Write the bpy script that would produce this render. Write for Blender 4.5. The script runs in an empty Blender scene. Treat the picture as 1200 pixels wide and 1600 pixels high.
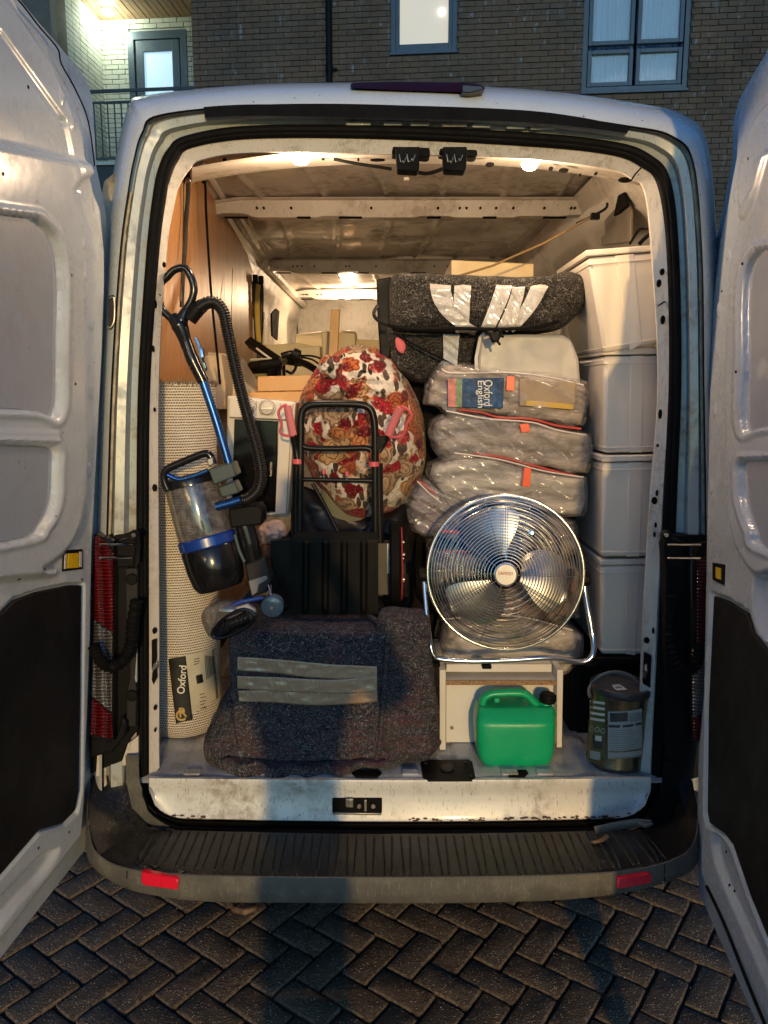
import bpy, bmesh, math, random
import numpy as np
from mathutils import Vector, Matrix, noise

random.seed(7)
rad = math.radians
sc = bpy.context.scene
COL = sc.collection

# ------------------------------------------------------------------ camera
CAMZ = 1.81
PITCH = rad(9.02)
cP, sP = math.cos(PITCH), math.sin(PITCH)
cam_d = bpy.data.cameras.new('camera')
cam_d.sensor_fit = 'VERTICAL'
cam_d.sensor_height = 24
cam_d.lens = 18.0
cam_d.clip_start = 0.02
cam_d.clip_end = 500
cam = bpy.data.objects.new('camera', cam_d)
COL.objects.link(cam)
cam.location = (0, 0, CAMZ)
cam.rotation_euler = (rad(90) - PITCH, 0, 0)
sc.camera = cam

# ------------------------------------------------------------------ world, sun, exposure
KEY_EL, KEY_AZ = rad(10.0), math.atan2(0.105, 1.0)
world = bpy.data.worlds.new('World')
sc.world = world
world.use_nodes = True
wn = world.node_tree
wn.nodes.clear()
w_out = wn.nodes.new('ShaderNodeOutputWorld')
w_bg = wn.nodes.new('ShaderNodeBackground')
w_sky = wn.nodes.new('ShaderNodeTexSky')
w_sky.sky_type = 'NISHITA'
w_sky.sun_disc = False
w_sky.sun_elevation = KEY_EL
w_sky.sun_rotation = math.pi - KEY_AZ
w_sky.ozone_density = 3.0
w_mul = wn.nodes.new('ShaderNodeMix')
w_mul.data_type = 'RGBA'
w_mul.blend_type = 'MULTIPLY'
w_mul.inputs[0].default_value = 1.0
w_mul.inputs[7].default_value = (0.34, 0.66, 1.0, 1)
wn.links.new(w_sky.outputs[0], w_mul.inputs[6])
wn.links.new(w_mul.outputs[2], w_bg.inputs[0])
w_bg.inputs[1].default_value = 0.108
wn.links.new(w_bg.outputs[0], w_out.inputs[0])

sun_d = bpy.data.lights.new('sun', 'SUN')        # last of the dusk light, faint and broad
sun_d.energy = 0.05
sun_d.angle = rad(20)
sun_d.color = (1.0, 0.90, 0.80)
sun = bpy.data.objects.new('sun', sun_d)
COL.objects.link(sun)
sd = Vector((math.sin(KEY_AZ) * math.cos(KEY_EL), -math.cos(KEY_AZ) * math.cos(KEY_EL), math.sin(KEY_EL)))
sun.rotation_euler = sd.to_track_quat('Z', 'Y').to_euler()
sun.location = sd * 10

# the lantern behind the photographer, which lights the van and throws the photographer's shadow
LAMP = Vector((1.30, -11.0, 3.36))
key_d = bpy.data.lights.new('lantern_light', 'SPOT')
key_d.energy = 2750
key_d.color = (1.0, 0.62, 0.22)
key_d.shadow_soft_size = 0.10
key_d.spot_size = rad(46)
key_d.spot_blend = 0.35
key = bpy.data.objects.new('lantern_light', key_d)
COL.objects.link(key)
key.location = LAMP
key.rotation_euler = (LAMP - Vector((0, 2.2, -1.2))).to_track_quat('Z', 'Y').to_euler()

sc.view_settings.view_transform = 'Standard'
sc.view_settings.look = 'None'
sc.view_settings.exposure = 0.88
sc.view_settings.gamma = 1.0
sc.view_settings.use_curve_mapping = False
sc.render.engine = 'CYCLES'
sc.cycles.use_denoising = True
sc.cycles.max_bounces = 8
sc.cycles.transparent_max_bounces = 12
sc.cycles.sample_clamp_indirect = 4.0

# ------------------------------------------------------------------ unprojection helpers (used to find where things stand)
CAMP = Vector((0, 0, CAMZ))
def ray(px, py):
    X = px - 600.0
    v = 800.0 - py
    return Vector((X, 1200 * cP + v * sP, v * cP - 1200 * sP))
def at(px, py, Y):
    d = ray(px, py)
    return CAMP + d * (Y / d.y)
def atz(px, py, z):
    d = ray(px, py)
    return CAMP + d * ((z - CAMZ) / d.z)
def hit(px, py, P, n):
    d = ray(px, py)
    n = Vector(n)
    return CAMP + d * ((Vector(P) - CAMP).dot(n) / d.dot(n))
def rear(px, py, off=0.0):
    return hit(px, py, (0, 2.2 + off, .62), (0, 1, -.05))
def k_at(Y, py=800):                      # metres per pixel there
    d = ray(600, py)
    return Y / d.y

# ------------------------------------------------------------------ mesh builder
def cr(pts, n=8, closed=False):
    """Catmull-Rom through pts"""
    P = [Vector(p) for p in pts]
    N = len(P)
    out = []
    rng = range(N) if closed else range(N - 1)
    for i in rng:
        if closed:
            a, b, c, d = P[(i - 1) % N], P[i], P[(i + 1) % N], P[(i + 2) % N]
        else:
            a, b, c, d = P[max(i - 1, 0)], P[i], P[i + 1], P[min(i + 2, N - 1)]
        for j in range(n):
            t = j / n
            out.append(0.5 * ((2 * b) + (c - a) * t + (2 * a - 5 * b + 4 * c - d) * t * t + (3 * b - a - 3 * c + d) * t ** 3))
    if not closed:
        out.append(P[-1].copy())
    return out

class MB:
    def __init__(s):
        s.v = []; s.f = []; s.uv = None
    def add(s, verts, faces):
        o = len(s.v)
        s.v.extend([tuple(p) for p in verts])
        s.f.extend([tuple(i + o for i in f) for f in faces])
        return s
    def box(s, c, size, rot=None):
        hx, hy, hz = size[0] / 2, size[1] / 2, size[2] / 2
        vs = [Vector((x, y, z)) for x in (-hx, hx) for y in (-hy, hy) for z in (-hz, hz)]
        if rot is not None:
            vs = [rot @ p for p in vs]
        c = Vector(c)
        return s.add([p + c for p in vs], [(0, 1, 3, 2), (4, 6, 7, 5), (0, 4, 5, 1), (2, 3, 7, 6), (0, 2, 6, 4), (1, 5, 7, 3)])
    def prism(s, front, back):
        n = len(front)
        return s.add(list(front) + list(back), [tuple(range(n))[::-1], tuple(range(n, 2 * n))] + [(i, (i + 1) % n, n + (i + 1) % n, n + i) for i in range(n)])
    def pprism(s, poly, Y, depth, dx=0.0, dz=0.0):
        """polygon seen at pixels `poly` standing at distance Y, extruded `depth` metres away"""
        fr = [at(p[0], p[1], Y if len(p) < 3 else p[2]) for p in poly]
        bk = [p + Vector((dx, depth, dz)) for p in fr]
        return s.prism(fr, bk)
    def ngrid(s, rows, closed_u=False, closed_v=False):
        R = len(rows); C_ = len(rows[0])
        vs = [p for r in rows for p in r]
        fs = []
        for i in range(R if closed_v else R - 1):
            for j in range(C_ if closed_u else C_ - 1):
                a = i * C_ + j; b = i * C_ + (j + 1) % C_
                c = ((i + 1) % R) * C_ + (j + 1) % C_; d = ((i + 1) % R) * C_ + j
                fs.append((a, b, c, d))
        return s.add(vs, fs)
    def tube(s, pts, r, seg=10, closed=False, cap=True, flat=1.0, up=(0, 0, 1)):
        P = [Vector(p) for p in pts]
        n = len(P)
        rs = r if isinstance(r, (list, tuple)) else [r] * n
        rows = []
        nrm = None
        for i in range(n):
            if closed:
                t = P[(i + 1) % n] - P[i - 1]
            else:
                t = P[min(i + 1, n - 1)] - P[max(i - 1, 0)]
            if t.length < 1e-9: t = Vector((0, 0, 1))
            t.normalize()
            if nrm is None:
                u = Vector(up)
                if abs(u.dot(t)) > .95: u = Vector((1, 0, 0))
                nrm = (u - t * u.dot(t)).normalized()
            else:
                nrm = nrm - t * nrm.dot(t)
                if nrm.length < 1e-6: nrm = t.orthogonal()
                nrm.normalize()
            b = t.cross(nrm)
            rows.append([P[i] + (nrm * math.cos(2 * math.pi * k / seg) + b * math.sin(2 * math.pi * k / seg) * flat) * rs[i] for k in range(seg)])
        o = len(s.v)
        s.ngrid(rows, closed_u=True, closed_v=closed)
        if cap and not closed:
            s.f.append(tuple(range(o, o + seg))[::-1])
            s.f.append(tuple(range(o + (n - 1) * seg, o + n * seg)))
        return s
    def lathe(s, prof, org, axis=(0, 0, 1), seg=32, cap=True, sx=1.0, xdir=None):
        """prof: list of (radius, height along axis)"""
        a = Vector(axis).normalized()
        u = Vector(xdir).normalized() if xdir is not None else a.orthogonal().normalized()
        w = a.cross(u)
        org = Vector(org)
        rows = []
        for r, h in prof:
            rows.append([org + a * h + (u * math.cos(2 * math.pi * k / seg) * sx + w * math.sin(2 * math.pi * k / seg)) * r for k in range(seg)])
        o = len(s.v)
        s.ngrid(rows, closed_u=True)
        if cap:
            s.f.append(tuple(range(o, o + seg))[::-1])
            L = len(prof) - 1
            s.f.append(tuple(range(o + L * seg, o + (L + 1) * seg)))
        return s
    def sphere(s, c, r, seg=16, rings=10):
        prof = [(max(1e-4, math.sin(math.pi * i / rings)), -math.cos(math.pi * i / rings)) for i in range(rings + 1)]
        c = Vector(c)
        rr = (r, r, r) if not isinstance(r, (tuple, list)) else r
        m = MB().lathe(prof, (0, 0, 0), seg=seg, xdir=(1, 0, 0))
        return s.add([Vector((p[0] * rr[0], p[1] * rr[1], p[2] * rr[2])) + c for p in m.v], m.f)
    def cyl(s, c, axis, r, h, seg=20, r2=None):
        return s.lathe([(r, -h / 2), (r2 if r2 else r, h / 2)], c, axis, seg)

WPOS = {}
def ident(o, label=None, cat=None, group=None, kind=None):
    if label: o['label'] = label
    if cat: o['category'] = cat
    if group: o['group'] = group
    if kind: o['kind'] = kind
    return o
def thing(name, label, cat, base, group=None, kind=None):
    o = bpy.data.objects.new(name, None)
    o.empty_display_size = .05
    COL.objects.link(o)
    o.location = base
    WPOS[o] = Vector(base)
    return ident(o, label, cat, group, kind)
def build(name, mb, mat, parent=None, smooth=True, bevel=0.0, bseg=2, angle=38, label=None, sub=0, **kw):
    me = bpy.data.meshes.new(name)
    V = np.array(mb.v, dtype=float)
    if parent is not None:
        org = WPOS[parent]
    else:
        org = Vector(((V[:, 0].min() + V[:, 0].max()) / 2, (V[:, 1].min() + V[:, 1].max()) / 2, V[:, 2].min()))
    V = V - np.array(org)
    me.from_pydata(V.tolist(), [], mb.f)
    if mb.uv is not None:
        uvl = me.uv_layers.new(name='UVMap')
        li = np.zeros(len(me.loops), dtype=np.int64)
        me.loops.foreach_get('vertex_index', li)
        uvl.data.foreach_set('uv', np.array(mb.uv, dtype=np.float32)[li].ravel())
    bm = bmesh.new(); bm.from_mesh(me)
    bmesh.ops.recalc_face_normals(bm, faces=bm.faces)
    bm.to_mesh(me); bm.free()
    if smooth:
        me.polygons.foreach_set('use_smooth', [True] * len(me.polygons))
        me.set_sharp_from_angle(angle=rad(angle))
    mats = mat if isinstance(mat, (list, tuple)) else [mat]
    for m in mats: me.materials.append(m)
    o = bpy.data.objects.new(name, me)
    COL.objects.link(o)
    if parent is not None:
        o.parent = parent
        WPOS[o] = org.copy()
    else:
        o.location = org
        WPOS[o] = org.copy()
    if bevel > 0:
        b = o.modifiers.new('bevel', 'BEVEL')
        b.width = bevel; b.segments = bseg; b.limit_method = 'ANGLE'; b.angle_limit = rad(35)
        b.harden_normals = False
    if sub:
        b = o.modifiers.new('sub', 'SUBSURF'); b.levels = sub; b.render_levels = sub
    if label: o['label'] = label
    ident(o, None, kw.get('cat'), kw.get('group'), kw.get('kind'))
    return o

def fbm(p, octv=3):
    return noise.fractal(Vector(p), .5, 2.0, octv)

def pillow(mb, poly, Yc, T, px_c=None, p=2.0, rings=26, nth=110, wr=0.0, wscale=14, Tb=None, seed=0.0, smooth_poly=True, fold=None, q=None, ys=0.0):
    """closed soft body whose outline is the pixel polygon at distance Yc; T metres thick towards us, Tb behind"""
    Tb = T if Tb is None else Tb
    q = q or p
    if px_c is None:
        px_c = (sum(a[0] for a in poly) / len(poly), sum(a[1] for a in poly) / len(poly))
    B = [at(a[0], a[1], Yc) for a in poly]
    B = cr(B, 6, True) if smooth_poly else B
    # resample uniformly
    Ls = [0]
    for i in range(len(B)):
        Ls.append(Ls[-1] + (B[(i + 1) % len(B)] - B[i]).length)
    tot = Ls[-1]
    R = []
    j = 0
    for k in range(nth):
        L = tot * k / nth
        while Ls[j + 1] < L: j += 1
        t = (L - Ls[j]) / max(1e-9, Ls[j + 1] - Ls[j])
        R.append(B[j % len(B)].lerp(B[(j + 1) % len(B)], t))
    C0 = at(px_c[0], px_c[1], Yc)
    rows = []
    for side in (-1, 1):
        rr = []
        for i in range(rings + 1):
            a = i / rings
            r = math.sin(a * math.pi / 2) if side < 0 else math.sin((1 - a) * math.pi / 2)
            h = (max(0, 1 - r ** p)) ** (1 / q)
            row = []
            for k in range(nth):
                P = C0.lerp(R[k], r)
                th = (T if side < 0 else Tb) * h
                w = 0
                if wr:
                    f = Vector((P.x * wscale + seed, side * 3.0, P.z * wscale))
                    w = wr * (noise.noise(f) + .5 * noise.noise(f * 2.3)) * (.35 + .65 * h)
                if fold and side < 0:
                    w += fold(P, r)
                row.append(Vector((P.x, P.y + side * th + (w if side < 0 else -w) + ys * (P.z - C0.z), P.z + w * .5)))
            rr.append(row)
        rows += rr if side < 0 else rr[1:]
    mb.ngrid(rows, closed_u=True)
    o = len(mb.v)
    return mb

def link_copy(src, parent=None, name=None):
    c = src.copy()
    COL.objects.link(c)
    if parent is not None: c.parent = parent
    for ch in src.children:
        link_copy(ch, c)
    return c

# ------------------------------------------------------------------ materials
class NT:
    def __init__(s, name):
        s.m = bpy.data.materials.new(name)
        s.m.use_nodes = True
        s.t = s.m.node_tree
        s.t.nodes.clear()
        s.out = s.n('ShaderNodeOutputMaterial')
        s.b = s.n('ShaderNodeBsdfPrincipled')
        s.l(s.b.outputs[0], s.out.inputs[0])
        s.tc = s.n('ShaderNodeTexCoord')
        s.co = s.tc.outputs['Object']
    def n(s, t, **kw):
        nd = s.t.nodes.new(t)
        for k, v in kw.items(): setattr(nd, k, v)
        return nd
    def l(s, a, b): s.t.links.new(a, b)
    def set(s, k, v):
        i = s.b.inputs[k]
        if hasattr(v, 'is_output') or isinstance(v, bpy.types.NodeSocket): s.l(v, i)
        else: i.default_value = v if not (isinstance(v, tuple) and len(v) == 3 and i.type == 'RGBA') else (*v, 1)
    def map(s, scale=(1, 1, 1), rot=(0, 0, 0), src=None, loc=(0, 0, 0)):
        m = s.n('ShaderNodeMapping')
        m.inputs['Scale'].default_value = scale
        m.inputs['Rotation'].default_value = rot
        m.inputs['Location'].default_value = loc
        s.l(src or s.co, m.inputs[0])
        return m.outputs[0]
    def noise(s, scale, detail=4, rough=.55, src=None, dist=0):
        t = s.n('ShaderNodeTexNoise')
        t.inputs['Scale'].default_value = scale
        t.inputs['Detail'].default_value = detail
        t.inputs['Roughness'].default_value = rough
        t.inputs['Distortion'].default_value = dist
        s.l(src or s.co, t.inputs[0])
        return t.outputs[0]
    def vor(s, scale, src=None, feature='F1', rnd=1.0):
        t = s.n('ShaderNodeTexVoronoi', feature=feature)
        t.inputs['Scale'].default_value = scale
        t.inputs['Randomness'].default_value = rnd
        s.l(src or s.co, t.inputs['Vector'])
        return t
    def wave(s, scale, dist=2, src=None, direction='X', detail=2):
        t = s.n('ShaderNodeTexWave', bands_direction=direction)
        t.inputs['Scale'].default_value = scale
        t.inputs['Distortion'].default_value = dist
        t.inputs['Detail'].default_value = detail
        s.l(src or s.co, t.inputs[0])
        return t.outputs[1]
    def ramp(s, fac, stops, interp='LINEAR'):
        r = s.n('ShaderNodeValToRGB')
        r.color_ramp.interpolation = interp
        els = r.color_ramp.elements
        while len(els) < len(stops): els.new(.5)
        for e, (p, c) in zip(els, stops):
            e.position = p
            e.color = (*c, 1) if isinstance(c, tuple) else (c, c, c, 1)
        s.l(fac, r.inputs[0])
        return r.outputs[0]
    def mix(s, fac, a, b, blend='MIX'):
        m = s.n('ShaderNodeMix', data_type='RGBA', blend_type=blend)
        for v, i in ((fac, 0), (a, 6), (b, 7)):
            if isinstance(v, bpy.types.NodeSocket): s.l(v, m.inputs[i])
            elif i == 0: m.inputs[0].default_value = v
            else: m.inputs[i].default_value = (*v, 1) if len(v) == 3 else v
        return m.outputs[2]
    def math(s, op, a, b=0.0, c=0.0):
        m = s.n('ShaderNodeMath', operation=op)
        for v, i in ((a, 0), (b, 1), (c, 2)):
            if isinstance(v, bpy.types.NodeSocket): s.l(v, m.inputs[i])
            else: m.inputs[i].default_value = v
        return m.outputs[0]
    def bump(s, h, strength=.3, dist=.01, nrm=None):
        b = s.n('ShaderNodeBump')
        b.inputs['Strength'].default_value = strength
        b.inputs['Distance'].default_value = dist
        s.l(h, b.inputs['Height'])
        if nrm is not None: s.l(nrm, b.inputs['Normal'])
        s.set('Normal', b.outputs[0])
        return b.outputs[0]

def simple(name, col, rough=.5, metal=0.0, var=.12, vs=6, bump=0.0, bs=60, spec=.5, coat=0.0, **kw):
    t = NT(name)
    n = t.noise(vs, 5)
    d = tuple(max(0, c * (1 - var)) for c in col); b = tuple(min(1, c * (1 + var)) for c in col)
    t.set('Base Color', t.ramp(n, [(.3, d), (.7, b)]))
    r = t.noise(vs * 3.1, 4)
    t.set('Roughness', t.ramp(r, [(.3, max(.02, rough * .8)), (.75, min(1, rough * 1.25))]))
    t.set('Metallic', metal)
    t.set('Specular IOR Level', spec)
    if coat: t.set('Coat Weight', coat)
    if bump: t.bump(t.noise(bs, 4), bump, .004)
    for k, v in kw.items(): t.set(k.replace('_', ' '), v)
    return t.m

def paint(name, col, grime=.35, rough=.22, gs=2.2, warm=(.24, .20, .14), coat=.5, seed=0.0):
    """painted van steel: gloss, faint orange peel, dirt and scratches"""
    t = NT(name)
    src = t.map(loc=(seed, seed, seed))
    n1 = t.noise(gs, 8, .65, src)
    n2 = t.noise(gs * 9, 6, .7, src)
    g = t.math('MULTIPLY', t.ramp(n1, [(.46, 0.0), (.60, 1.0)]), t.ramp(n2, [(.40, .12), (.58, 1.0)]))
    g = t.math('MULTIPLY', g, grime)
    sc_ = t.map((3, 3, 60), src=src)
    scr = t.ramp(t.noise(5, 3, .5, t.map((40, 40, 4), (0.3, .9, .2), src=src)), [(.62, 0.0), (.66, .8)])
    base = t.mix(t.ramp(n1, [(.3, 0.0), (.7, 1.0)]), tuple(c * .92 for c in col), col)
    base = t.mix(g, base, warm)
    spk = t.vor(26, src)
    sp = t.math('MULTIPLY', t.ramp(spk.outputs['Distance'], [(.06, 1.0), (.10, 0.0)]), t.ramp(n2, [(.52, 0.0), (.55, .9)]))
    base = t.mix(sp, base, (.06, .05, .045))
    base = t.mix(t.math('MULTIPLY', scr, grime), base, (.2, .19, .18))
    t.set('Base Color', base)
    t.set('Roughness', t.math('ADD', t.math('MULTIPLY', g, .5), rough))
    t.set('Coat Weight', coat); t.set('Coat Roughness', .06)
    t.bump(t.noise(7, 3, .5, src), .12, .02)
    return t.m

M = {}
M['white'] = paint('van_white_paint', (.56, .62, .66), grime=.26, gs=3.2, coat=.30, rough=.24)
M['white_jamb'] = paint('van_jamb_paint', (.36, .40, .395), grime=.95, rough=.3, gs=4.5, seed=3.0)
M['white_sill'] = paint('van_sill_paint', (.62, .63, .61), grime=.8, rough=.35, gs=3.0, coat=.2, seed=7.0)
M['white_lip'] = paint('van_lip_paint', (.60, .56, .50), grime=.6, rough=.38, gs=7, coat=.1, seed=11.)
M['floor'] = paint('van_floor_paint', (.42, .46, .50), grime=.9, rough=.35, gs=6, coat=.2, seed=1.0)
M['inner'] = paint('van_inner_paint', (.62, .585, .52), grime=.5, rough=.42, gs=2.5, warm=(.2, .15, .09), coat=0, seed=5.)
M['ceil'] = paint('roof_skin_primer', (.46, .42, .365), grime=.6, rough=.30, gs=3.0, warm=(.10, .07, .045), coat=.3, seed=9.)
M['black'] = simple('black_plastic', (.006, .006, .0065), .5, spec=.12, bump=.2, bs=300)
M['black_gloss'] = simple('black_gloss_plastic', (.008, .008, .010), .16, spec=.4, var=.3)
M['rubber'] = simple('black_rubber', (.005, .005, .0055), .65, spec=.08, bump=.3, bs=120)
M['black_tube'] = simple('black_powder_coat', (.007, .007, .0075), .34, spec=.25, var=.3)
M['hole'] = simple('dark_recess', (.006, .0055, .005), .95, spec=.1)
M['card'] = simple('black_door_card', (.010, .010, .011), .6, spec=.15, var=.5, vs=3, bump=.35, bs=220)
M['grey_dark'] = simple('dark_grey_plastic', (.016, .016, .018), .5, spec=.25, bump=.2, bs=200)
M['chrome'] = simple('chrome', (.75, .75, .76), .12, 1.0, var=.05)
M['steel'] = simple('dull_steel', (.35, .34, .32), .38, 1.0, var=.25, vs=20)
M['glass_clear'] = simple('clear_glass', (.9, .95, 1), .05, **{'Transmission_Weight': .9})
# ================================================================== GROUND
def paver_mat():
    t = NT('wet_concrete_paver')
    geo = t.n('ShaderNodeNewGeometry')
    rnd = geo.outputs['Random Per Island']
    src = geo.outputs['Position']
    fine = t.noise(150, 4, .75, src); mid = t.noise(34, 6, .68, src); big = t.noise(2.2, 3, .5, src)
    c = t.mix(mid, (.022, .0145, .008), (.165, .112, .062))
    c = t.mix(rnd, c, t.mix(mid, (.030, .023, .015), (.18, .138, .09)))
    c = t.mix(t.ramp(big, [(.38, 0.0), (.62, .5)]), c, (.085, .056, .030))
    sp = t.vor(110, src)
    c = t.mix(t.math('MULTIPLY', t.ramp(sp.outputs['Distance'], [(.20, 1.0), (.34, 0.0)]), t.ramp(sp.outputs['Color'], [(.46, 0.0), (.66, .8)])), c, (.62, .50, .34))  # pale specks: grit, and wet glints put into the colour
    moss = t.math('MULTIPLY', t.ramp(t.noise(9, 5, .7, src), [(.58, 0.0), (.68, .5)]), mid)
    c = t.mix(moss, c, (.035, .045, .012))
    t.set('Base Color', c)
    t.set('Roughness', t.ramp(t.noise(60, 4, .6, src), [(.35, .20), (.65, .62)]))
    t.set('Specular IOR Level', .5)
    h = t.math('ADD', t.math('MULTIPLY', fine, .6), t.math('MULTIPLY', mid, .9))
    h = t.math('ADD', h, t.math('MULTIPLY', t.ramp(sp.outputs['Distance'], [(.1, 1.0), (.35, 0.0)]), .5))
    t.bump(h, 1.0, .010)
    return t.m
M['paver'] = paver_mat()
M['paver_edge'] = simple('gritty_lit_edge', (.115, .085, .052), .8, var=.8, vs=60, bump=.8, bs=220)  # sandy grit rim; lighter tone also stands in for edges catching lantern light
M['sand'] = simple('joint_grit', (.016, .013, .010), .9, bump=.8, bs=200, var=.5, vs=80)
M['brick_edge'] = M['sand']

U = .101
e2 = Vector((math.sin(rad(36)), math.cos(rad(36)), 0)); e1 = Vector((e2.y, -e2.x, 0))
LO = atz(641.5, 1532, 0)
g = MB(); g.box((0, 20, -.06), (80, 80, .09))
ground = build('ground', g, M['sand'], smooth=False, kind='structure')
WPOS[ground] = Vector((0, 20, -.105)); 
def paver_mesh(seed, along):
    rr = random.Random(seed)
    L = U * (2 if along == 'A' else 1) - .0085; W = U * (1 if along == 'A' else 2) - .0085
    m = MB(); rows = []
    for z, ins in ((-.03, 0), (-.008, 0), (-.0022, .0020), (0, .0062)):
        ring = []
        a, b = L / 2 - ins, W / 2 - ins
        n = 5
        for (x0, y0, x1, y1) in ((-a, -b, a, -b), (a, -b, a, b), (a, b, -a, b), (-a, b, -a, -b)):
            for k in range(n):
                t = k / n
                x = x0 + (x1 - x0) * t; y = y0 + (y1 - y0) * t
                if k == 0: x *= .975; y *= .975
                x += rr.uniform(-1, 1) * .0011; y += rr.uniform(-1, 1) * .0011
                ring.append(e1 * x + e2 * y + Vector((0, 0, z + (rr.uniform(-1, 1) * .0008 if z > -.02 else 0))))
        rows.append(ring)
    m.ngrid(rows, closed_u=True)
    o = len(m.v) - 20
    m.f.append(tuple(range(o, o + 20)))
    return m          # ring faces: 0-19 sides, 20-59 gritty lit edge, 60 top
PM = {}
for al in 'AB':
    for s_ in range(6):
        m = paver_mesh(s_ * 7 + ord(al), al)
        me = bpy.data.meshes.new('paver')
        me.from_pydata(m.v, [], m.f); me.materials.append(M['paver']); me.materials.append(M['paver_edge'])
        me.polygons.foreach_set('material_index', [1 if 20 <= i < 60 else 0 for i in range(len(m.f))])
        me.polygons.foreach_set('use_smooth', [True] * len(me.polygons)); me.set_sharp_from_angle(angle=rad(50))
        PM[al, s_] = (me, m)
lst = []
for k in range(-60, 60):
    for mm in range(-20, 20):
        for al, (a0, b0) in (('A', (k + 4 * mm, k)), ('B', (k, k + 1 + 4 * mm))):
            c = (a0 + (1 if al == 'A' else .5), b0 + (.5 if al == 'A' else 1))
            P = LO + e1 * (c[0] * U) + e2 * (c[1] * U)
            if not (-3.2 < P.x < 3.2 and -.9 < P.y < 4.6): continue
            d = P - CAMP
            dep = d.y * cP - d.z * sP
            vis = False
            if dep > .3:
                px = 600 + 1200 * d.x / dep; py = 800 - 1200 * (d.y * sP + d.z * cP) / dep
                vis = -60 < px < 1260 and 1330 < py < 1680
            lst.append((0 if vis else 1, d.length, al, P))
lst.sort(key=lambda q: (q[0], q[1]))
rest = MB(); rp = random.Random(3)
for i, (v_, dl, al, P) in enumerate(lst):
    me, m = PM[al, rp.randrange(6)]
    dz = rp.uniform(-.0035, .0015)
    tx, ty = rp.uniform(-.012, .012), rp.uniform(-.012, .012)
    if v_ == 0 and i < 298:
        o = bpy.data.objects.new('paver', me); COL.objects.link(o); o.parent = ground
        o.location = P + Vector((0, 0, dz)) - WPOS[ground]
        o.rotation_euler = (tx, ty, rp.uniform(-.012, .012))
    else:
        rest.add([(p[0] + P.x, p[1] + P.y, p[2] + P.z + dz + p[0] * ty) for p in m.v], m.f)
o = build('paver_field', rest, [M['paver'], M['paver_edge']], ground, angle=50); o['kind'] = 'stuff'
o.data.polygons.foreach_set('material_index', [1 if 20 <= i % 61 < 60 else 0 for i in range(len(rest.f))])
# grit and moss in the joints
mo = MB()
for i in range(500):
    q = lst[rp.randrange(260)][3]
    c = q + e1 * rp.uniform(-.1, .1) + e2 * rp.uniform(-.1, .1) + Vector((0, 0, .001))
    r = rp.uniform(.0008, .0024)
    mo.sphere(c, (r, r, r * .6), 5, 3)
o = build('grit', mo, simple('pale_grit', (.40, .36, .28), .6, var=.4, vs=90), ground); o['kind'] = 'stuff'
mo = MB()
for (px, py) in ((802, 1486), (475, 1440), (700, 1470), (560, 1442), (1050, 1460), (880, 1500)):
    c = atz(px, py, -.004)
    for k in range(7):
        a = rp.uniform(0, 6.28); l = rp.uniform(.006, .016)
        d = Vector((math.cos(a), math.sin(a), .9)).normalized() * l
        w = Vector((-math.sin(a), math.cos(a), 0)) * .0012
        mo.add([c - w, c + w, c + d], [(0, 1, 2)])
o = build('moss_sprig', mo, simple('moss_green', (.10, .18, .03), .7), ground); o['kind'] = 'stuff'

# ================================================================== VAN BODY
van = thing('van', 'white panel van with both rear doors open and its load bay packed with household goods', 'van', (0.08, 4.8, 0))
SO = [(216,1180),(216,1000),(215,820),(218,600),(230,400),(241,300),(251,257),(265,232),(290,215),(390,199),(600,199),(830,209),(960,224),(1015,243),(1046,283),(1058,400),(1062,600),(1055,800),(1048,1000),(1036,1180)]
SI = [(231,1180),(231,1000),(231,820),(233,600),(247,400),(258,310),(263,283),(276,251),(300,228),(400,214),(600,215),(830,227),(950,239),(1000,258),(1030,290),(1045,400),(1047,600),(1037,800),(1028,1000),(1020,1180)]
LI = [(250,1180),(250,1000),(249,820),(249,600),(260,400),(275,310),(281,290),(296,266),(320,250),(400,240),(600,243),(820,250),(950,266),(985,280),(1006,300),(1017,400),(1027,600),(1013,800),(1002,1000),(996,1180)]
GR = [(160,1180),(162,1000),(167,820),(174,600),(187,400),(200,300),(209,250),(222,208),(250,180),(400,165),(600,165),(830,178),(980,197),(1050,213),(1084,256),(1097,400),(1100,600),(1103,800),(1104,1000),(1104,1180)]
SL = [(140,1180),(142,1000),(147,820),(155,600),(168,380),(175,290),(184,230),(201,167),(228,149),(400,132),(600,130),(830,140),(1000,162),(1070,181),(1106,226),(1122,400),(1130,600),(1135,800),(1135,1000),(1135,1180)]
# lower continuation of the frame down to the bumper
for L_, a, b in ((SO, (217,1235), (1030,1235)), (SI, (233,1222), (1016,1222)), (LI, (251,1196), (992,1196)), (GR, (160,1235), (1104,1235)), (SL, (140,1235), (1135,1235))):
    L_.insert(0, a); L_.append(b)
def blend(A, B, t): return [(a[0] + (b[0] - a[0]) * t, a[1] + (b[1] - a[1]) * t) for a, b in zip(A, B)]
def ring(C, off, n=8): return [rear(p.x, p.y, off) for p in cr([(a[0], a[1], 0) for a in C], n)]
def loft(cs, n=8):
    m = MB()
    m.ngrid([ring(C, off, n) for C, off in cs])
    return m
# outer skin: from the sides and roof round to the rear gap line
sil = ring(SL, .26)
fwd = []
for p in sil:
    fwd.append(Vector((p.x * 1.02 + .0, 7.9, p.z + .02)))
mid_ = []
for p in sil: mid_.append(Vector((p.x * 1.005 + (.01 if p.x > 0 else -.01), 3.2, p.z + .012)))
m = MB()
m.ngrid([fwd, mid_, sil, ring(blend(SL, GR, .10), .14), ring(blend(SL, GR, .35), .05), ring(blend(SL, GR, .7), .012), ring(blend(SL, GR, .96), 0.0), ring(GR, .014)])
build('body_shell', m, M['white'], van, angle=60)
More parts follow.
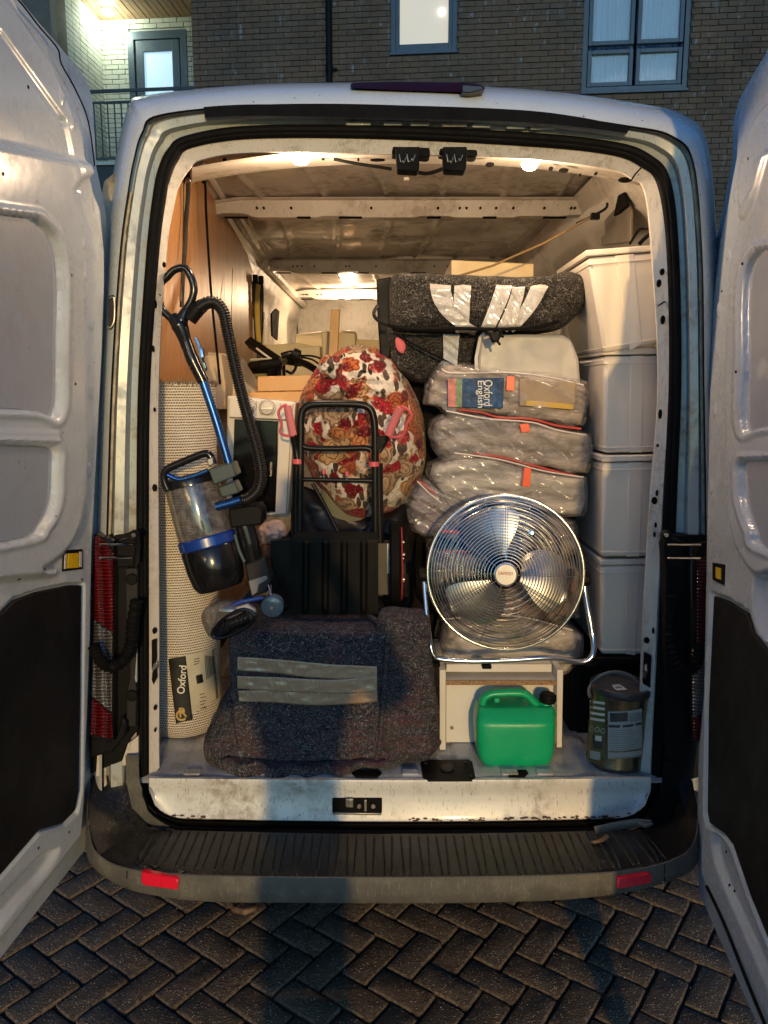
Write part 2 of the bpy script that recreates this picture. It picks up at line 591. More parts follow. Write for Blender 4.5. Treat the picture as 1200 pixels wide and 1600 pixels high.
# lower body sides down to the sill
for sx in (0, -1):
    a = fwd[sx]; b = mid_[sx]; c = sil[sx]
    m = MB(); m.ngrid([[a, b, c], [Vector((a.x, a.y, .32)), Vector((b.x, b.y, .32)), Vector((c.x, c.y, .40))]])
    build('lower_side', m, M['white'], van)
m = loft([(GR, .014), (blend(GR, SO, .03), .03), (blend(GR, SO, .16), .034), (blend(GR, SO, .24), .012), (blend(GR, SO, .55), .018), (blend(GR, SO, .72), .045), (blend(GR, SO, .95), .052), (SO, .06), (SI, .06)])
build('door_jamb', m, M['white_jamb'], van, angle=50)
# header pressed pads along the channel above the seal
for i in range(9):
    x = 560 + i * 48 + (i % 2) * 6
    if x > 930: break
    y = 190 + max(0, (x - 600)) ** 1.35 * .0042
    m = MB(); w = 15 if i % 3 else 20
    m.prism([rear(x - w, y - 1, .030), rear(x + w, y - 1, .030), rear(x + w, y + 6, .030), rear(x - w, y + 6, .030)], [rear(x - w, y - 1, .06), rear(x + w, y - 1, .06), rear(x + w, y + 6, .06), rear(x - w, y + 6, .06)])
    build('header_pad', m, M['white_jamb'], van, bevel=.004, bseg=3)
# dark gasket line down each side, old yellowed sealer beside it
m = MB(); pts = ring(GR, .006)
m.tube([p for p in pts], .0035, 6)
build('gap_line', m, M['rubber'], van)
M['sealer'] = simple('yellowed_sealer', (.42, .35, .24), .6, var=.35, vs=30, bump=.4, bs=90)
for (A_, B_) in ((0, 6), (15, 21)):
    C_ = [GR[i] for i in range(A_, B_ + 1)]
    off_ = 9 if A_ == 0 else -7
    pts = [rear(p.x + off_ * .4, p.y, .02) for p in cr([(a[0], a[1], 0) for a in C_], 10)]
    for k, p in enumerate(pts): p.x += noise.noise(Vector((k * .8, A_, 0))) * .003
    m = MB(); m.tube(pts, .0062, 8, flat=.6)
    build('sealer_bead', m, M['sealer'], van)
# black strip under the roof edge
m = MB()
tp = cr([(318,167,0),(400,163,0),(600,164,0),(800,171,0),(900,182,0),(984,199,0)], 10)
bt = cr([(320,184,0),(400,181,0),(600,185,0),(800,190,0),(900,198,0),(980,208,0)], 10)
m.ngrid([[rear(p.x, p.y, .03) for p in tp], [rear(p.x, p.y, -.006) for p in tp], [rear(p.x, p.y, -.010) for p in bt], [rear(p.x, p.y, .03) for p in bt]])
build('header_gasket', m, M['rubber'], van)
# high brake light
m = MB()
tp = cr([(548,133,0),(560,130,0),(650,129,0),(735,131,0),(757,137,0)], 8); bt = cr([(548,135,0),(562,138,0),(650,142,0),(735,144,0),(757,140,0)], 8)
m.ngrid([[rear(p.x, p.y, .16) for p in tp], [rear(p.x, p.y - 1, .07) for p in tp], [rear(p.x, p.y, .035) for p in bt], [rear(p.x, p.y, .16) for p in bt]])
build('brake_light', m, simple('dark_red_lens', (.020, .003, .008), .45, spec=.12), van)
m = MB(); m.pprism([(722,132),(752,134),(757,139),(735,145),(722,144)], 2.30, .05); build('brake_light_cap', m, M['black_gloss'], van, bevel=.002)
# rubber door seal, doubled bead
for t_, r_, of in ((.30, .0095, .045), (.72, .0085, .050)):
    m = MB(); C_ = blend(SO, SI, t_)
    C_ = [(246,1262), (228,1245)] + C_[1:-1] + [(1022,1240), (1004,1262)]
    m.tube(ring(C_, of, 9), r_ * 1.35, 10)
    build('door_seal', m, M['rubber'], van)
# painted lip inside the seal
mLI = blend(SI, LI, .5)
# inner reveal
m = loft([(SI, .06), (blend(SI, LI, .12), .056), (mLI, .066), (blend(SI, LI, .92), .075), (LI, .085), (blend(SI, LI, .97), .13), (blend(SI, LI, .75), .26)])
build('opening_lip', m, M['white_lip'], van, angle=45)
# panel joints and slots in the lip
for (x0, y0, x1, y1) in ((231,445,251,462),(1028,478,1046,470),(1002,262,985,284)) :
    m = MB(); m.tube([rear(x0, y0, .055), rear((x0 + x1) / 2, (y0 + y1) / 2 - 2, .060), rear(x1, y1, .070)], .0022, 6); build('lip_joint', m, M['hole'], van)
for (x, y, w, h) in ((243,475,3,8),(257,414,3,5),(1029,443,4,7),(1035,500,4,8),(1031,647,3,9),(1027,696,2,3),(1022,782,5,7),(1026,770,2,6),(240,545,2,6),(242,640,2,4),(242,762,4,7),(242,985,4,6),(243,1022,3,4),(1010,1000,5,6),(1020,985,2,6),(1024,820,2,5),(1022,835,2,5),(243,1105,3,5),(243,1140,2,4),(1034,425,4,6)):
    m = MB(); c = rear(x, y, .058)
    k = .0018
    m.lathe([(w * k * .9, 0), (w * k * .9, .006)], c + Vector((0, -.006, 0)), (0, 1, 0), 14, sx=1.0, xdir=(1, 0, 0))
    m.v = [(p[0], p[1], c.z + (p[2] - c.z) * h / max(w, 1)) for p in m.v]
    build('lip_slot', m, M['hole'], van)
# latch pocket plates low on the side pillars
for (poly) in ([(237,1000),(245,998),(245,1032),(240,1038),(237,1045)], [(238,1050),(245,1042),(246,1058),(240,1070),(237,1062)], [(1006,1018),(1018,1024),(1016,1075),(1004,1068)]):
    m = MB(); m.prism([rear(p[0], p[1], .055) for p in poly], [rear(p[0], p[1], .075) for p in poly])
    build('latch_pocket', m, M['hole'], van, bevel=.002)
m = MB(); m.pprism([(237,1038),(246,1034),(247,1044),(241,1049),(237,1049)], 2.275, .01); build('latch_striker', m, M['steel'], van, bevel=.002)
m = MB(); m.tube([at(1006,1062,2.28), at(1010,1048,2.26), at(1009,1036,2.28)], .006, 8); build('latch_striker', m, M['steel'], van)

# ---------------- floor and rear sill
def zf(x, y): return .62
fl = MB(); rows = []
def floor_h(X, Y):
    h = 0
    for k in range(-6, 9):
        xc = .08 + k * .125
        d = abs(X - xc)
        if Y > 2.30: h -= .007 * max(0, min(1, (.028 - d) / .008)) * min(1, (Y - 2.30) / .02)
    return h
for j in range(60):
    Y = 2.215 + (j / 59) ** 1.6 * 5.2
    rows.append([Vector((X, Y, .62 + floor_h(X, Y) - (.010 * max(0, (2.235 - Y) / .02)) + .0012 * noise.noise(Vector((X * 9, Y * 9, 0))))) for X in np.linspace(-.76, .92, 180)])
fl.ngrid(rows)
build('load_floor', fl, M['floor'], van, angle=60)
sill = MB()
tx = np.linspace(0, 1, 90)
def sill_row(y_of, off, inset=0):
    r = []
    for t in tx:
        xl, xr = 233 + inset, 1017 - inset
        px = xl + (xr - xl) * t
        r.append((px, t))
    return [rear(px, y_of(px, t), off) for px, t in r]
def corner(t, w=.07):                # lift of the lower edge at both ends
    e = min(t, 1 - t) / w
    return 0 if e >= 1 else 1 - math.sqrt(max(0, 1 - (1 - e) ** 2))
rows = [sill_row(lambda px, t: 1213 + 3 * math.sin(t * 3.14) + noise.noise(Vector((px * .02, 0, 0))) * 2, .022),
        sill_row(lambda px, t: 1216 + 3 * math.sin(t * 3.14), .006),
        sill_row(lambda px, t: 1224 + 3 * math.sin(t * 3.14), .002),
        sill_row(lambda px, t: 1233 + 3 * math.sin(t * 3.14), .012),
        sill_row(lambda px, t: 1242 + 3 * math.sin(t * 3.14) - 2 * corner(t), .010),
        sill_row(lambda px, t: 1272 + 6 * math.sin(t * 3.14) - 42 * corner(t) + (4 if .0 else 0), -.002),
        sill_row(lambda px, t: 1277 + 6 * math.sin(t * 3.14) - 44 * corner(t), -.006),
        sill_row(lambda px, t: 1279 + 6 * math.sin(t * 3.14) - 45 * corner(t) + noise.noise(Vector((px * .03, 3, 0))) * 2, .02)]
sill.ngrid(rows)
build('rear_sill', sill, M['white_sill'], van, angle=50)
# flaking rust along the lower edge
M['rust'] = simple('rust_flake', (.10, .055, .03), .85, bump=.7, bs=90, var=.6, vs=40)
r_ = random.Random(5)
m = MB()
for (xa, xb, n_) in ((270,320,12), (640,760,26), (770,950,46), (930,985,16)):
    for i in range(n_):
        x = r_.uniform(xa, xb); t = (x - 233) / 784
        y = 1277 + 6 * math.sin(t * 3.14) - 44 * corner(t) - r_.uniform(-1, 4)
        c = rear(x, y, -.0075)
        r1 = r_.uniform(.002, .009)
        m.sphere(c, (r1, .0018, r1 * .35), 7, 4)
build('rust_patch', m, M['rust'], van)['kind'] = 'stuff'
m = MB(); m.pprism([(519,1249),(597,1249),(597,1274),(519,1273)], 2.195, .012); build('latch_recess', m, M['hole'], van, bevel=.003)
m = MB(); m.pprism([(521,1270),(596,1271),(596,1274),(521,1273)], 2.188, .01); m.pprism([(540,1249),(552,1249),(552,1262),(540,1261)], 2.188, .006); m.pprism([(569,1251),(573,1251),(573,1268),(569,1268)], 2.188, .006)
build('latch_plate', m, M['steel'], van, bevel=.001)
for x in (547, 561, 583):
    m = MB(); m.cyl(at(x, 1260 if x > 550 else 1254, 2.186), (0, 1, 0), .007, .006, 14); build('bolt', m, M['steel'], van, bevel=.001)
# floor pockets on the sill top
def floor_patch(name, poly, mat, z=.6245, th=.006, bev=.002):
    m = MB(); tp = [atz(p[0], p[1], z) for p in poly]
    m.prism([p for p in tp], [p + Vector((0, 0, -th)) for p in tp]); return build(name, m, mat, van, bevel=bev)
floor_patch('tie_slot', [(549,1207),(556,1202),(590,1202),(597,1207),(590,1213),(556,1213)], M['hole'])
floor_patch('tie_slot', [(790,1207),(800,1202),(822,1202),(826,1207),(820,1212),(796,1212)], M['hole'])
floor_patch('step_cover', [(657,1192),(660,1187),(732,1186),(738,1190),(743,1214),(738,1219),(668,1219),(661,1215)], M['black'], th=.008)
m = MB(); c = atz(699, 1200, .627); m.cyl(c, (0, 0, 1), .022, .006, 24); build('step_cover_boss', m, M['grey_dark'], van, bevel=.002)
for (x, y) in ((665,1192),(728,1191),(735,1212)):
    m = MB(); m.cyl(atz(x, y, .626), (0, 0, 1), .006, .004, 12); build('rivet', m, M['grey_dark'], van, bevel=.001)
for x in (300, 420, 640, 795, 850):
    m = MB(); p0 = atz(x - 12, 1207, .623); p1 = atz(x + 14, 1207, .623); m.box(((p0.x + p1.x) / 2, p0.y, .6235), (p1.x - p0.x, .035, .008)); build('floor_pad', m, M['floor'], van, bevel=.004, bseg=3)
# seal and channel below the sill
m = MB()
def chan(y_of, off): return [rear(px, y_of(t), off) for px, t in [(222 + 808 * t, t) for t in tx]]
m.ngrid([chan(lambda t: 1279 + 6 * math.sin(t * 3.14) - 50 * corner(t, .09), .02), chan(lambda t: 1283 + 6 * math.sin(t * 3.14) - 52 * corner(t, .09), -.02),
         chan(lambda t: 1287 + 6 * math.sin(t * 3.14) - 54 * corner(t, .09), -.005), chan(lambda t: 1291 + 6 * math.sin(t * 3.14) - 56 * corner(t, .10), -.022),
         chan(lambda t: 1296 + 6 * math.sin(t * 3.14) - 58 * corner(t, .11), -.03), chan(lambda t: 1300 + 6 * math.sin(t * 3.14) - 50 * corner(t, .11), .02)])
build('lower_seal', m, M['rubber'], van)
# grey panel between the seal curve and the bumper ends
M['trim_grey'] = paint('scuffed_grey_plastic', (.085, .085, .078), grime=.6, rough=.5, gs=9, warm=(.17, .16, .13), coat=0, seed=2.)
M['trim_dark'] = paint('scuffed_dark_plastic', (.008, .008, .008), grime=.4, rough=.36, gs=12, warm=(.055, .050, .040), coat=0, seed=4.)
m = MB()
rows = [[rear(a, b, .0) for a, b in ((196,1180),(197,1220),(206,1262),(228,1288),(252,1297))], [rear(a, b, -.012) for a, b in ((216,1180),(218,1222),(232,1258),(252,1280),(270,1288))]]
m.ngrid(rows); build('corner_trim', m, M['trim_grey'], van)
m = MB()
rows = [[rear(a, b, -.01) for a, b in ((1036,1190),(1034,1225),(1026,1262),(1005,1290),(985,1298))], [rear(a, b, .0) for a, b in ((1058,1190),(1060,1230),(1060,1270),(1050,1300),(1010,1306))]]
m.ngrid(rows); build('corner_trim', m, M['black'], van)
# torn strip end of the lower seal
m = MB(); m.tube([at(930,1297,2.12), at(970,1289,2.10), at(996,1286,2.09), at(1018,1284,2.08)], [.012, .013, .014, .006], 8, flat=.35); m.tube([at(996,1287,2.085), at(1008,1290,2.08), at(1020,1287,2.08)], [.006,.008,.004], 6)
build('torn_strip', m, M['trim_grey'], van)

# ---------------- bumper
bump_ = thing  # (bumper is a part of the van: mesh with its own sub-parts)
zb = .494
top = [(140,1222,2.20),(136,1262,2.12),(139,1300,2.05),(152,1335,2.0),(200,1358,None),(300,1368,None),(450,1371,None),(600,1372,None),(750,1371,None),(900,1367,None),(1000,1358,None),(1064,1338,1.99),(1086,1312,2.05),(1092,1270,2.12)]
bot = [(138,1290,2.20),(134,1325,2.10),(142,1352,2.03),(172,1377,1.98),(222,1396,1.95),(320,1409,1.93),(450,1411,1.92),(600,1412,1.92),(750,1411,1.92),(900,1405,1.93),(1000,1391,1.95),(1065,1370,2.0),(1088,1352,2.05),(1094,1320,2.12)]
def bp(q):
    return atz(q[0], q[1], zb) if q[2] is None else at(q[0], q[1], q[2])
T_ = cr([bp(q) for q in top], 10); B_ = cr([at(*q) for q in bot], 10)
m = MB()
m.ngrid([[p + Vector((0, .006, -.008)) for p in T_], [p + Vector((0, .0045, .0005)) for p in T_], [p + Vector((0, .0005, -.001)) for p in T_], [a.lerp(b, .5) + Vector((0, -.006, 0)) for a, b in zip(T_, B_)], [b + Vector((0, -.001, .004)) for b in B_], [b + Vector((0, .004, -.002)) for b in B_], [b + Vector((0, .12, -.03)) for b in B_]])
bumper = build('bumper', m, M['trim_grey'], van, angle=32)
# step plate with moulded ribs
sp_ = MB(); rows = []
NX, NY = 1120, 44
def rib_h(s, t):
    # s across 0..1, t back 0 -> front 1
    a = s * 28.0
    k = a - math.floor(a) - .5
    half = .27 - .10 * t
    d = abs(abs(k) - half)
    on = 1 if .05 < t < .90 else 0
    h = .0070 * max(0, 1 - d / .065) * on
    if .84 < t < .93:
        rr = math.hypot(k, (t - .84) * 1.6)
        h = max(h, .0070 * max(0, 1 - abs(rr - half) / .060))
    return h
for j in range(NY + 1):
    t = j / NY
    r = []
    for i in range(NX + 1):
        s = i / NX
        pb = atz(236 + (1003 - 236) * s, 1294 + 7 * math.sin(3.14 * s), zb)
        xf = 203 + (1043 - 203) * s
        yf = 1372 - 28 * abs(2 * s - 1) ** 3.2
        pf = atz(xf, yf, zb)
        p = pb.lerp(pf, t)
        p.z = zb - .004 + rib_h(s, t) + .0008 * noise.noise(Vector((p.x * 12, p.y * 12, 0)))
        r.append(p)
    rows.append(r)
sp_.ngrid(rows); WPOS[bumper] = WPOS[van]
build('step_plate', sp_, M['trim_dark'], bumper, angle=70)
# dark bumper corner wells
m = MB(); m.ngrid([[at(141,1216,2.24), at(138,1262,2.13), at(141,1302,2.06), at(154,1337,2.02), atz(203,1358,zb-.004)], [at(170,1196,2.25), at(172,1240,2.2), at(180,1280,2.14), at(190,1312,2.1), atz(212,1335,zb-.006)], [at(197,1190,2.23), at(198,1225,2.22), at(208,1262,2.2), at(226,1286,2.18), atz(236,1296,zb-.004)]])
build('corner_well', m, M['trim_dark'], bumper)
m = MB(); m.ngrid([[at(1092,1272,2.12), at(1086,1313,2.06), at(1064,1339,2.0), atz(1043,1345,zb-.004)], [at(1082,1220,2.2), at(1072,1270,2.15), at(1052,1300,2.1), atz(1022,1318,zb-.006)], [at(1060,1190,2.22), at(1060,1235,2.2), at(1040,1285,2.18), atz(1003,1298,zb-.004)]])
build('corner_well', m, M['black'], bumper)
M['reflector'] = simple('red_reflector', (.75, .006, .03), .15, coat=1.0, var=.05, Emission_Color=(1, .02, .05), Emission_Strength=0.0)
def on_bumper(px, py):
    # nearest point of the face along the ray
    best = None
    r0 = ray(px, py).normalized()
    for a, b in zip(T_, B_):
        for q in (0, .25, .5, .75, 1):
            p = a.lerp(b, q); d = (p - CAMP); e = (d - r0 * d.dot(r0)).length
            if best is None or e < best[0]: best = (e, d.dot(r0))
    return CAMP + r0 * best[1]
for poly in ([(221,1363),(276,1373),(279,1378),(277,1391),(225,1384),(220,1378)], [(966,1374),(1014,1365),(1019,1369),(1019,1377),(1014,1381),(966,1390),(964,1386)]):
    c = on_bumper(sum(p[0] for p in poly) / len(poly), sum(p[1] for p in poly) / len(poly))
    sl = .22 if poly[0][0] < 600 else -.22
    fr = [hit(p[0], p[1], c + Vector((0, -.012, 0)), (sl, 1, -.15)) for p in poly]
    m = MB(); m.prism(fr, [p + Vector((0, .02, 0)) for p in fr])
    build('reflector', m, M['reflector'], bumper, bevel=.003)
for (x, y) in ((187,1372),(204,1372),(1035,1376)):
    m = MB(); c = on_bumper(x, y); m.cyl(c + Vector((0, -.003, 0)), (0, 1, 0), .004, .006, 12); build('screw', m, M['steel'], bumper)
for (x, yt, yb) in ((199,1360,1386),(1038,1350,1380)):
    m = MB(); a = on_bumper(x, yt); b = on_bumper(x, yb); m.tube([a + Vector((0, -.004, 0)), b + Vector((0, -.004, 0))], .0012, 5); build('seam', m, M['hole'], bumper)
m = MB(); m.tube([at(362,1408,2.06), at(366,1421,2.0), at(382,1425,1.98), at(398,1420,2.0), at(402,1408,2.06)], .009, 10); build('towing_eye', m, simple('rusty_steel', (.25, .16, .10), .6, .6, var=.5, vs=60), van)
# dead leaf
m = MB(); q = [atz(x, y, zb + .004) for x, y in ((922,1316),(938,1311),(948,1306),(952,1309),(944,1315),(930,1318))]; q[2].z += .008
m.prism(q, [p + Vector((0, 0, .0012)) for p in q])
leaf = build('fallen_leaf', m, simple('dead_leaf', (.22, .13, .06), .7)); ident(leaf, 'small dead brown leaf lying on the black ribbed step of the rear bumper', 'leaf')
# underbody, wheels
m = MB(); m.box((.08, 5.1, .46), (1.7, 5.6, .10)); build('underbody', m, M['hole'], van)
for sx in (-1, 1):
    for yy in (3.6, 7.0):
        m = MB(); c = Vector((.08 + sx * .83, yy, .30)); m.lathe([(.21, -.10), (.28, -.105), (.298, -.08), (.30, 0), (.298, .08), (.28, .105), (.21, .10)], c, (1, 0, 0), 40, cap=False)
        w = build('wheel', m, M['rubber'], van); WPOS[w] = WPOS[van]
        m = MB(); m.lathe([(.03, -.07), (.19, -.085), (.212, -.10), (.212, .10), (.19, .085), (.03, .07)], c, (1, 0, 0), 32); build('rim', m, M['steel'], w)

# ---------------- interior shell
XL, XR, ZC = -.765, .955, 2.60
def ceil_h(X, Y):
    h = 0
    for xc in (-.55, -.28, -.02, .22, .48, .72):
        d = abs(X - xc - .05 * math.sin(Y * 2))
        h += .012 * max(0, 1 - d / .018)
    h += .018 * noise.noise(Vector((X * 1.8, Y * 2.2, 1.3))) + .006 * noise.noise(Vector((X * 6, Y * 5, 4)))
    e = min((X - XL), (XR - X))
    h += .06 * max(0, 1 - e / .10) ** 2
    return h
m = MB()
m.ngrid([[Vector((X, Y, ZC + .03 - ceil_h(X, Y))) for X in np.linspace(XL - .02, XR + .02, 150)] for Y in np.linspace(2.55, 7.6, 170)])
build('roof_skin', m, M['ceil'], van, angle=180)
def bow(Y, zt=ZC + .02, drop=.075, wid=.10, x0=XL, x1=XR, name='roof_bow', sag=.012):
    m = MB(); rows = []
    xs = np.linspace(x0, x1, 70)
    def prof(X):
        e = min(X - x0, x1 - X)
        k = 1 if e > .22 else .55 + .45 * (e / .22)
        nd = .012 * (1 if (int((X + 5) * 7) % 3 == 0) else 0)
        return k, nd
    for dy, dz in ((-wid * .7, .0), (-wid * .62, -.006), (-wid * .45, -.008), (-wid * .32, -drop), (wid * .32, -drop), (wid * .45, -.008), (wid * .7, .0)):
        r = []
        for X in xs:
            k, nd = prof(X)
            z = zt + (dz * k if dz < -.01 else dz) - sag * math.sin((X - x0) / (x1 - x0) * math.pi) * 0
            if dz < -.01: z += nd * .5
            r.append(Vector((X, Y + dy, z - .02 * max(0, 1 - min(X - x0, x1 - X) / .15))))
        rows.append(r)
    m.ngrid(rows)
    b = build(name, m, M['inner'], van, angle=40); WPOS[b] = WPOS[van]
    rr = random.Random(int(Y * 100))
    # holes on the rear face and slots on the underside
    for X in [x0 + .22, x0 + .25] + [x0 + .1 + rr.random() * (x1 - x0 - .2) for _ in range(11)]:
        q = MB(); q.cyl((X, Y - wid * .40, zt - drop * .52), (0, 1, -.15), .005, .012, 10); build('bow_hole', q, M['hole'], b)
    for X in (x0 + .13, x0 + .42, x0 + .62, x0 + .98, x0 + 1.22, x0 + 1.5):
        q = MB(); q.box((X, Y - wid * .33, zt - drop - .001), (.10 if rr.random() > .4 else .06, .022, .006)); build('bow_slot', q, M['hole'], b, bevel=.002)
    return b
bow(3.50); bow(5.05, drop=.08); bow(6.55, drop=.07)
# rear header inner rail, with lamps
m = MB(); rows = []
yt = lambda px: 236 + (abs(px - 640) / 360) ** 2.4 * 34
for (dy, off) in ((-4, .085), (1, .12), (3, .20), (9, .30), (17, .40), (20, .42), (14, .56)):
    rows.append([rear(px, yt(px) + dy, off) for px in np.linspace(300, 1000, 90)])
m.ngrid(rows); hdr = build('header_rail', m, M['inner'], van, angle=45); WPOS[hdr] = WPOS[van]
for (x, y, w, h) in ((352,249,4,3),(382,248,6,3),(400,247,2,2),(418,247,3,2),(436,247,2,2),(560,248,2,2),(590,249,14,3),(620,250,2,2),(765,256,8,4),(905,272,2,2),(880,265,9,4),(930,270,3,2),(975,280,12,5),(860,262,4,3),(505,247,3,2)):
    q = MB(); c = rear(x, y + 2, .285); q.lathe([(w * .0017, 0), (w * .0017, .01)], c + Vector((0, -.012, 0)), (0, 1, -.2), 12, sx=1, xdir=(1, 0, 0))
    q.v = [(p[0], p[1], c.z + (p[2] - c.z) * h / w) for p in q.v]; build('header_hole', q, M['hole'], hdr)
for (x, y, w) in ((576,225,6),(400,226,3),(838,240,5),(405,222,5),(898,241,9)):
    q = MB(); c = rear(x, y, .078); q.cyl(c, (0, 1, 0), w * .0017, .008, 14); q.v = [(p[0], p[1], c.z + (p[2] - c.z) * .55) for p in q.v]; build('header_hole', q, M['hole'] if x in (576, 400) else M['steel'], hdr)
M['lamp_glow'] = simple('lit_dome_lens', (1, .8, .5), .3, var=0.0, Emission_Color=(1.0, .66, .32), Emission_Strength=8.0)
LAMPW = (1.0, .70, .43)
def dome(px, py, Y, e, r=.036):
    c = at(px, py, Y)
    q = MB(); q.lathe([(r * 1.2, .012), (r * 1.22, .002), (r * 1.05, -.001)], c, (0, 0, 1), 28, sx=1, xdir=(1, 0, 0)); d = build('dome_lamp', q, M['inner'], van); WPOS[d] = WPOS[van]
    q = MB(); q.lathe([(r, .004), (r * .98, -.006), (r * .7, -.014), (r * .2, -.017)], c, (0, 0, 1), 28, xdir=(1, 0, 0)); build('lens', q, M['lamp_glow'], d)
    L = bpy.data.lights.new('dome_light', 'POINT'); L.shadow_soft_size = .025; L.energy = e; L.color = LAMPW
    lo = bpy.data.objects.new('dome_light', L); COL.objects.link(lo); lo.location = c + Vector((0, 0, -.055)); lo.parent = d; lo.location -= WPOS[d]
    return d
dome(470, 248, 2.46, 5.5, .028); dome(828, 257, 2.46, 5.0, .024); dome(548, 462, 6.35, 13.0, .035)
# wires to the lamps
m = MB(); m.tube(cr([at(488,239,2.60), at(520,248,2.59), at(560,256,2.58), at(612,264,2.57)], 8), .005, 8); m.tube(cr([at(648,268,2.56), at(668,271,2.56), at(692,264,2.56)], 6), .006, 8)
build('lamp_cable', m, M['rubber'], van)
m = MB(); m.tube(cr([at(488,239,2.60), at(505,243,2.595), at(522,248,2.59)], 6), .007, 8); build('cable_tape', m, simple('masking_tape', (.45, .36, .22), .6), van)
for x0 in (612, 686):
    q = MB(); q.pprism([(x0 + 2,221),(x0 + 60,224),(x0 + 60,244),(x0 + 54,246),(x0,241)], 2.36, .05); d = build('work_light', q, M['rubber'], van, bevel=.004); WPOS[d] = WPOS[van]
    q = MB(); q.pprism([(x0 + 6,229),(x0 + 44,229),(x0 + 43,264),(x0 + 40,268),(x0 + 8,266)], 2.33, .05); build('lamp_housing', q, M['rubber'], d, bevel=.003)
    q = MB(); 
    for k, (a, b) in enumerate(((12, 241), (17, 243), (24, 241), (31, 240))):
        q.tube([at(x0 + a, b + (8 if k % 2 else 0), 2.327), at(x0 + a + 2, b + 12, 2.327), at(x0 + a + 6, b + (2 if k % 2 else 10), 2.327)], .0015, 5)
    build('led_reflector', q, M['steel'], d)
# clips on the roof skin
for (x, y, Y) in ((635,280,3.0),(623,384,4.6)):
    q = MB(); q.cyl(at(x, y, Y), (0, 0, 1), .012, .012, 12); build('clip', q, M['white_lip'], van, bevel=.002)
# side walls: structure with pillars and panel openings
def wall(side):
    X = XL - .08 if side < 0 else XR + .03
    m = MB(); rows = []
    for z in np.linspace(.62, ZC + .03, 60):
        r = []
        for Y in np.linspace(2.42, 7.6, 150):
            h = .012 * noise.noise(Vector((Y * 2, z * 2, side)))
            for yp in (2.55, 3.5, 4.3, 5.05, 5.8, 6.55, 7.3):
                h += .035 * max(0, min(1, (.085 - abs(Y - yp)) / .02))
            if z > ZC - .16 or z < .80 or abs(z - 1.75) < .06: h = max(h, .035)
            r.append(Vector((X - side * (h + max(0, z - 2.38) * (.55 if side > 0 else .25)), Y, z)))
        rows.append(r)
    m.ngrid(rows)
    return build('side_panel', m, M['inner'], van, angle=50)
wall(-1); wall(1)
# openings in the upper right wall: dark plates with the shade in their colour
def wallpoly(poly, X, name, mat, th=.012):
    fr = [hit(p[0], p[1], (X, 0, 0), (1, 0, 0)) for p in poly]
    m = MB(); m.prism(fr, [p + Vector((.0 + th, 0, 0)) for p in fr]); return build(name, m, mat, van, bevel=.004)
M['shade_steel'] = simple('shaded_panel_back', (.16, .135, .10), .5, var=.3)
wallpoly([(978,308),(985,330),(984,378),(940,384),(938,372),(945,365),(944,345),(950,337)], XR - .075, 'panel_opening', M['shade_steel'])
wallpoly([(965,305),(974,300),(980,320),(966,332),(958,338)], XR - .09, 'panel_opening', M['hole'])
m = MB(); m.tube(cr([at(984,381,2.75), at(992,368,2.72), at(1000,358,2.7), at(1012,358,2.68)], 6), .004, 8); m.tube(cr([at(998,382,2.7), at(1008,372,2.69), at(1016,366,2.68)], 5), .007, 8); build('wall_cable', m, M['rubber'], van)
# dark slot, left far pillar
def lw(poly, name, mat, X=XL + .01):
    fr = [hit(p[0], p[1], (X, 0, 0), (1, 0, 0)) for p in poly]
    m = MB(); m.prism(fr, [p + Vector((-.012, 0, 0)) for p in fr]); return build(name, m, mat, van, bevel=.003)
lw([(425,490),(432,482),(437,486),(436,500),(434,532),(426,525)], 'pillar_opening', M['hole'])
# bulkhead at the front of the load bay
m = MB(); m.ngrid([[Vector((X, 7.55 - .25 * math.sin((z - .6) / 2 * 1.5) + .03 * noise.noise(Vector((X * 2, z * 2, 3))), z)) for X in np.linspace(-.80, 1.0, 50)] for z in np.linspace(.62, 2.66, 50)])
build('bulkhead', m, M['inner'], van, angle=60)
# ply lining on the left wall
def ply_mat(name='plywood_lining', base=((.36, .16, .055), (.52, .26, .10))):
    t = NT(name); src = t.map((1, 9, .55))
    n1 = t.noise(2.2, 8, .6, src, 1.2); n2 = t.noise(14, 4, .6, t.map((1, 6, .35)))
    c = t.ramp(n1, [(.25, base[0]), (.75, base[1])])
    c = t.mix(t.math('MULTIPLY', n2, .5), c, base[0])
    t.set('Base Color', c); t.set('Roughness', t.ramp(n2, [(.3, .30), (.7, .5)])); t.set('Specular IOR Level', .5)
    t.bump(n1, .25, .01)
    return t.m
M['ply'] = ply_mat()
ya = [(2.50, 258), (3.0, 262), (4.80, 404)]
m = MB()
tops = [hit(303, 254, (0, 2.98, 0), (0, 1, 0)), hit(397, 402, (0, 4.85, 0), (0, 1, 0))]
tops[0] = Vector((-.700, 2.98, tops[0].z)); tops[1] = Vector((-.782, 4.85, tops[1].z))
nearT = Vector((-.66, 2.45, 2.56)); 
fr = [nearT, tops[0], tops[1], Vector((-.81, 4.85, .66)), Vector((-.805, 2.45, .66))]
m.prism(fr, [p + Vector((-.012, 0, 0)) for p in fr])
build('ply_lining', m, M['ply'], van)
# joints between ply sheets and a dark speaker hole
def on_ply(px, py):
    a, b = Vector((-.66, 2.45, 2.56)), Vector((-.79, 4.85, 2.5)); n = Vector((1, .045, .045)).normalized()
    return hit(px, py, (-.655, 2.45, 2.5), (1, .054, .042))
m = MB()
m.tube([on_ply(362, 420) + Vector((.004, 0, 0)), on_ply(358, 600) + Vector((.004, 0, 0))], .0015, 5)
build('ply_joint', m, M['hole'], van)
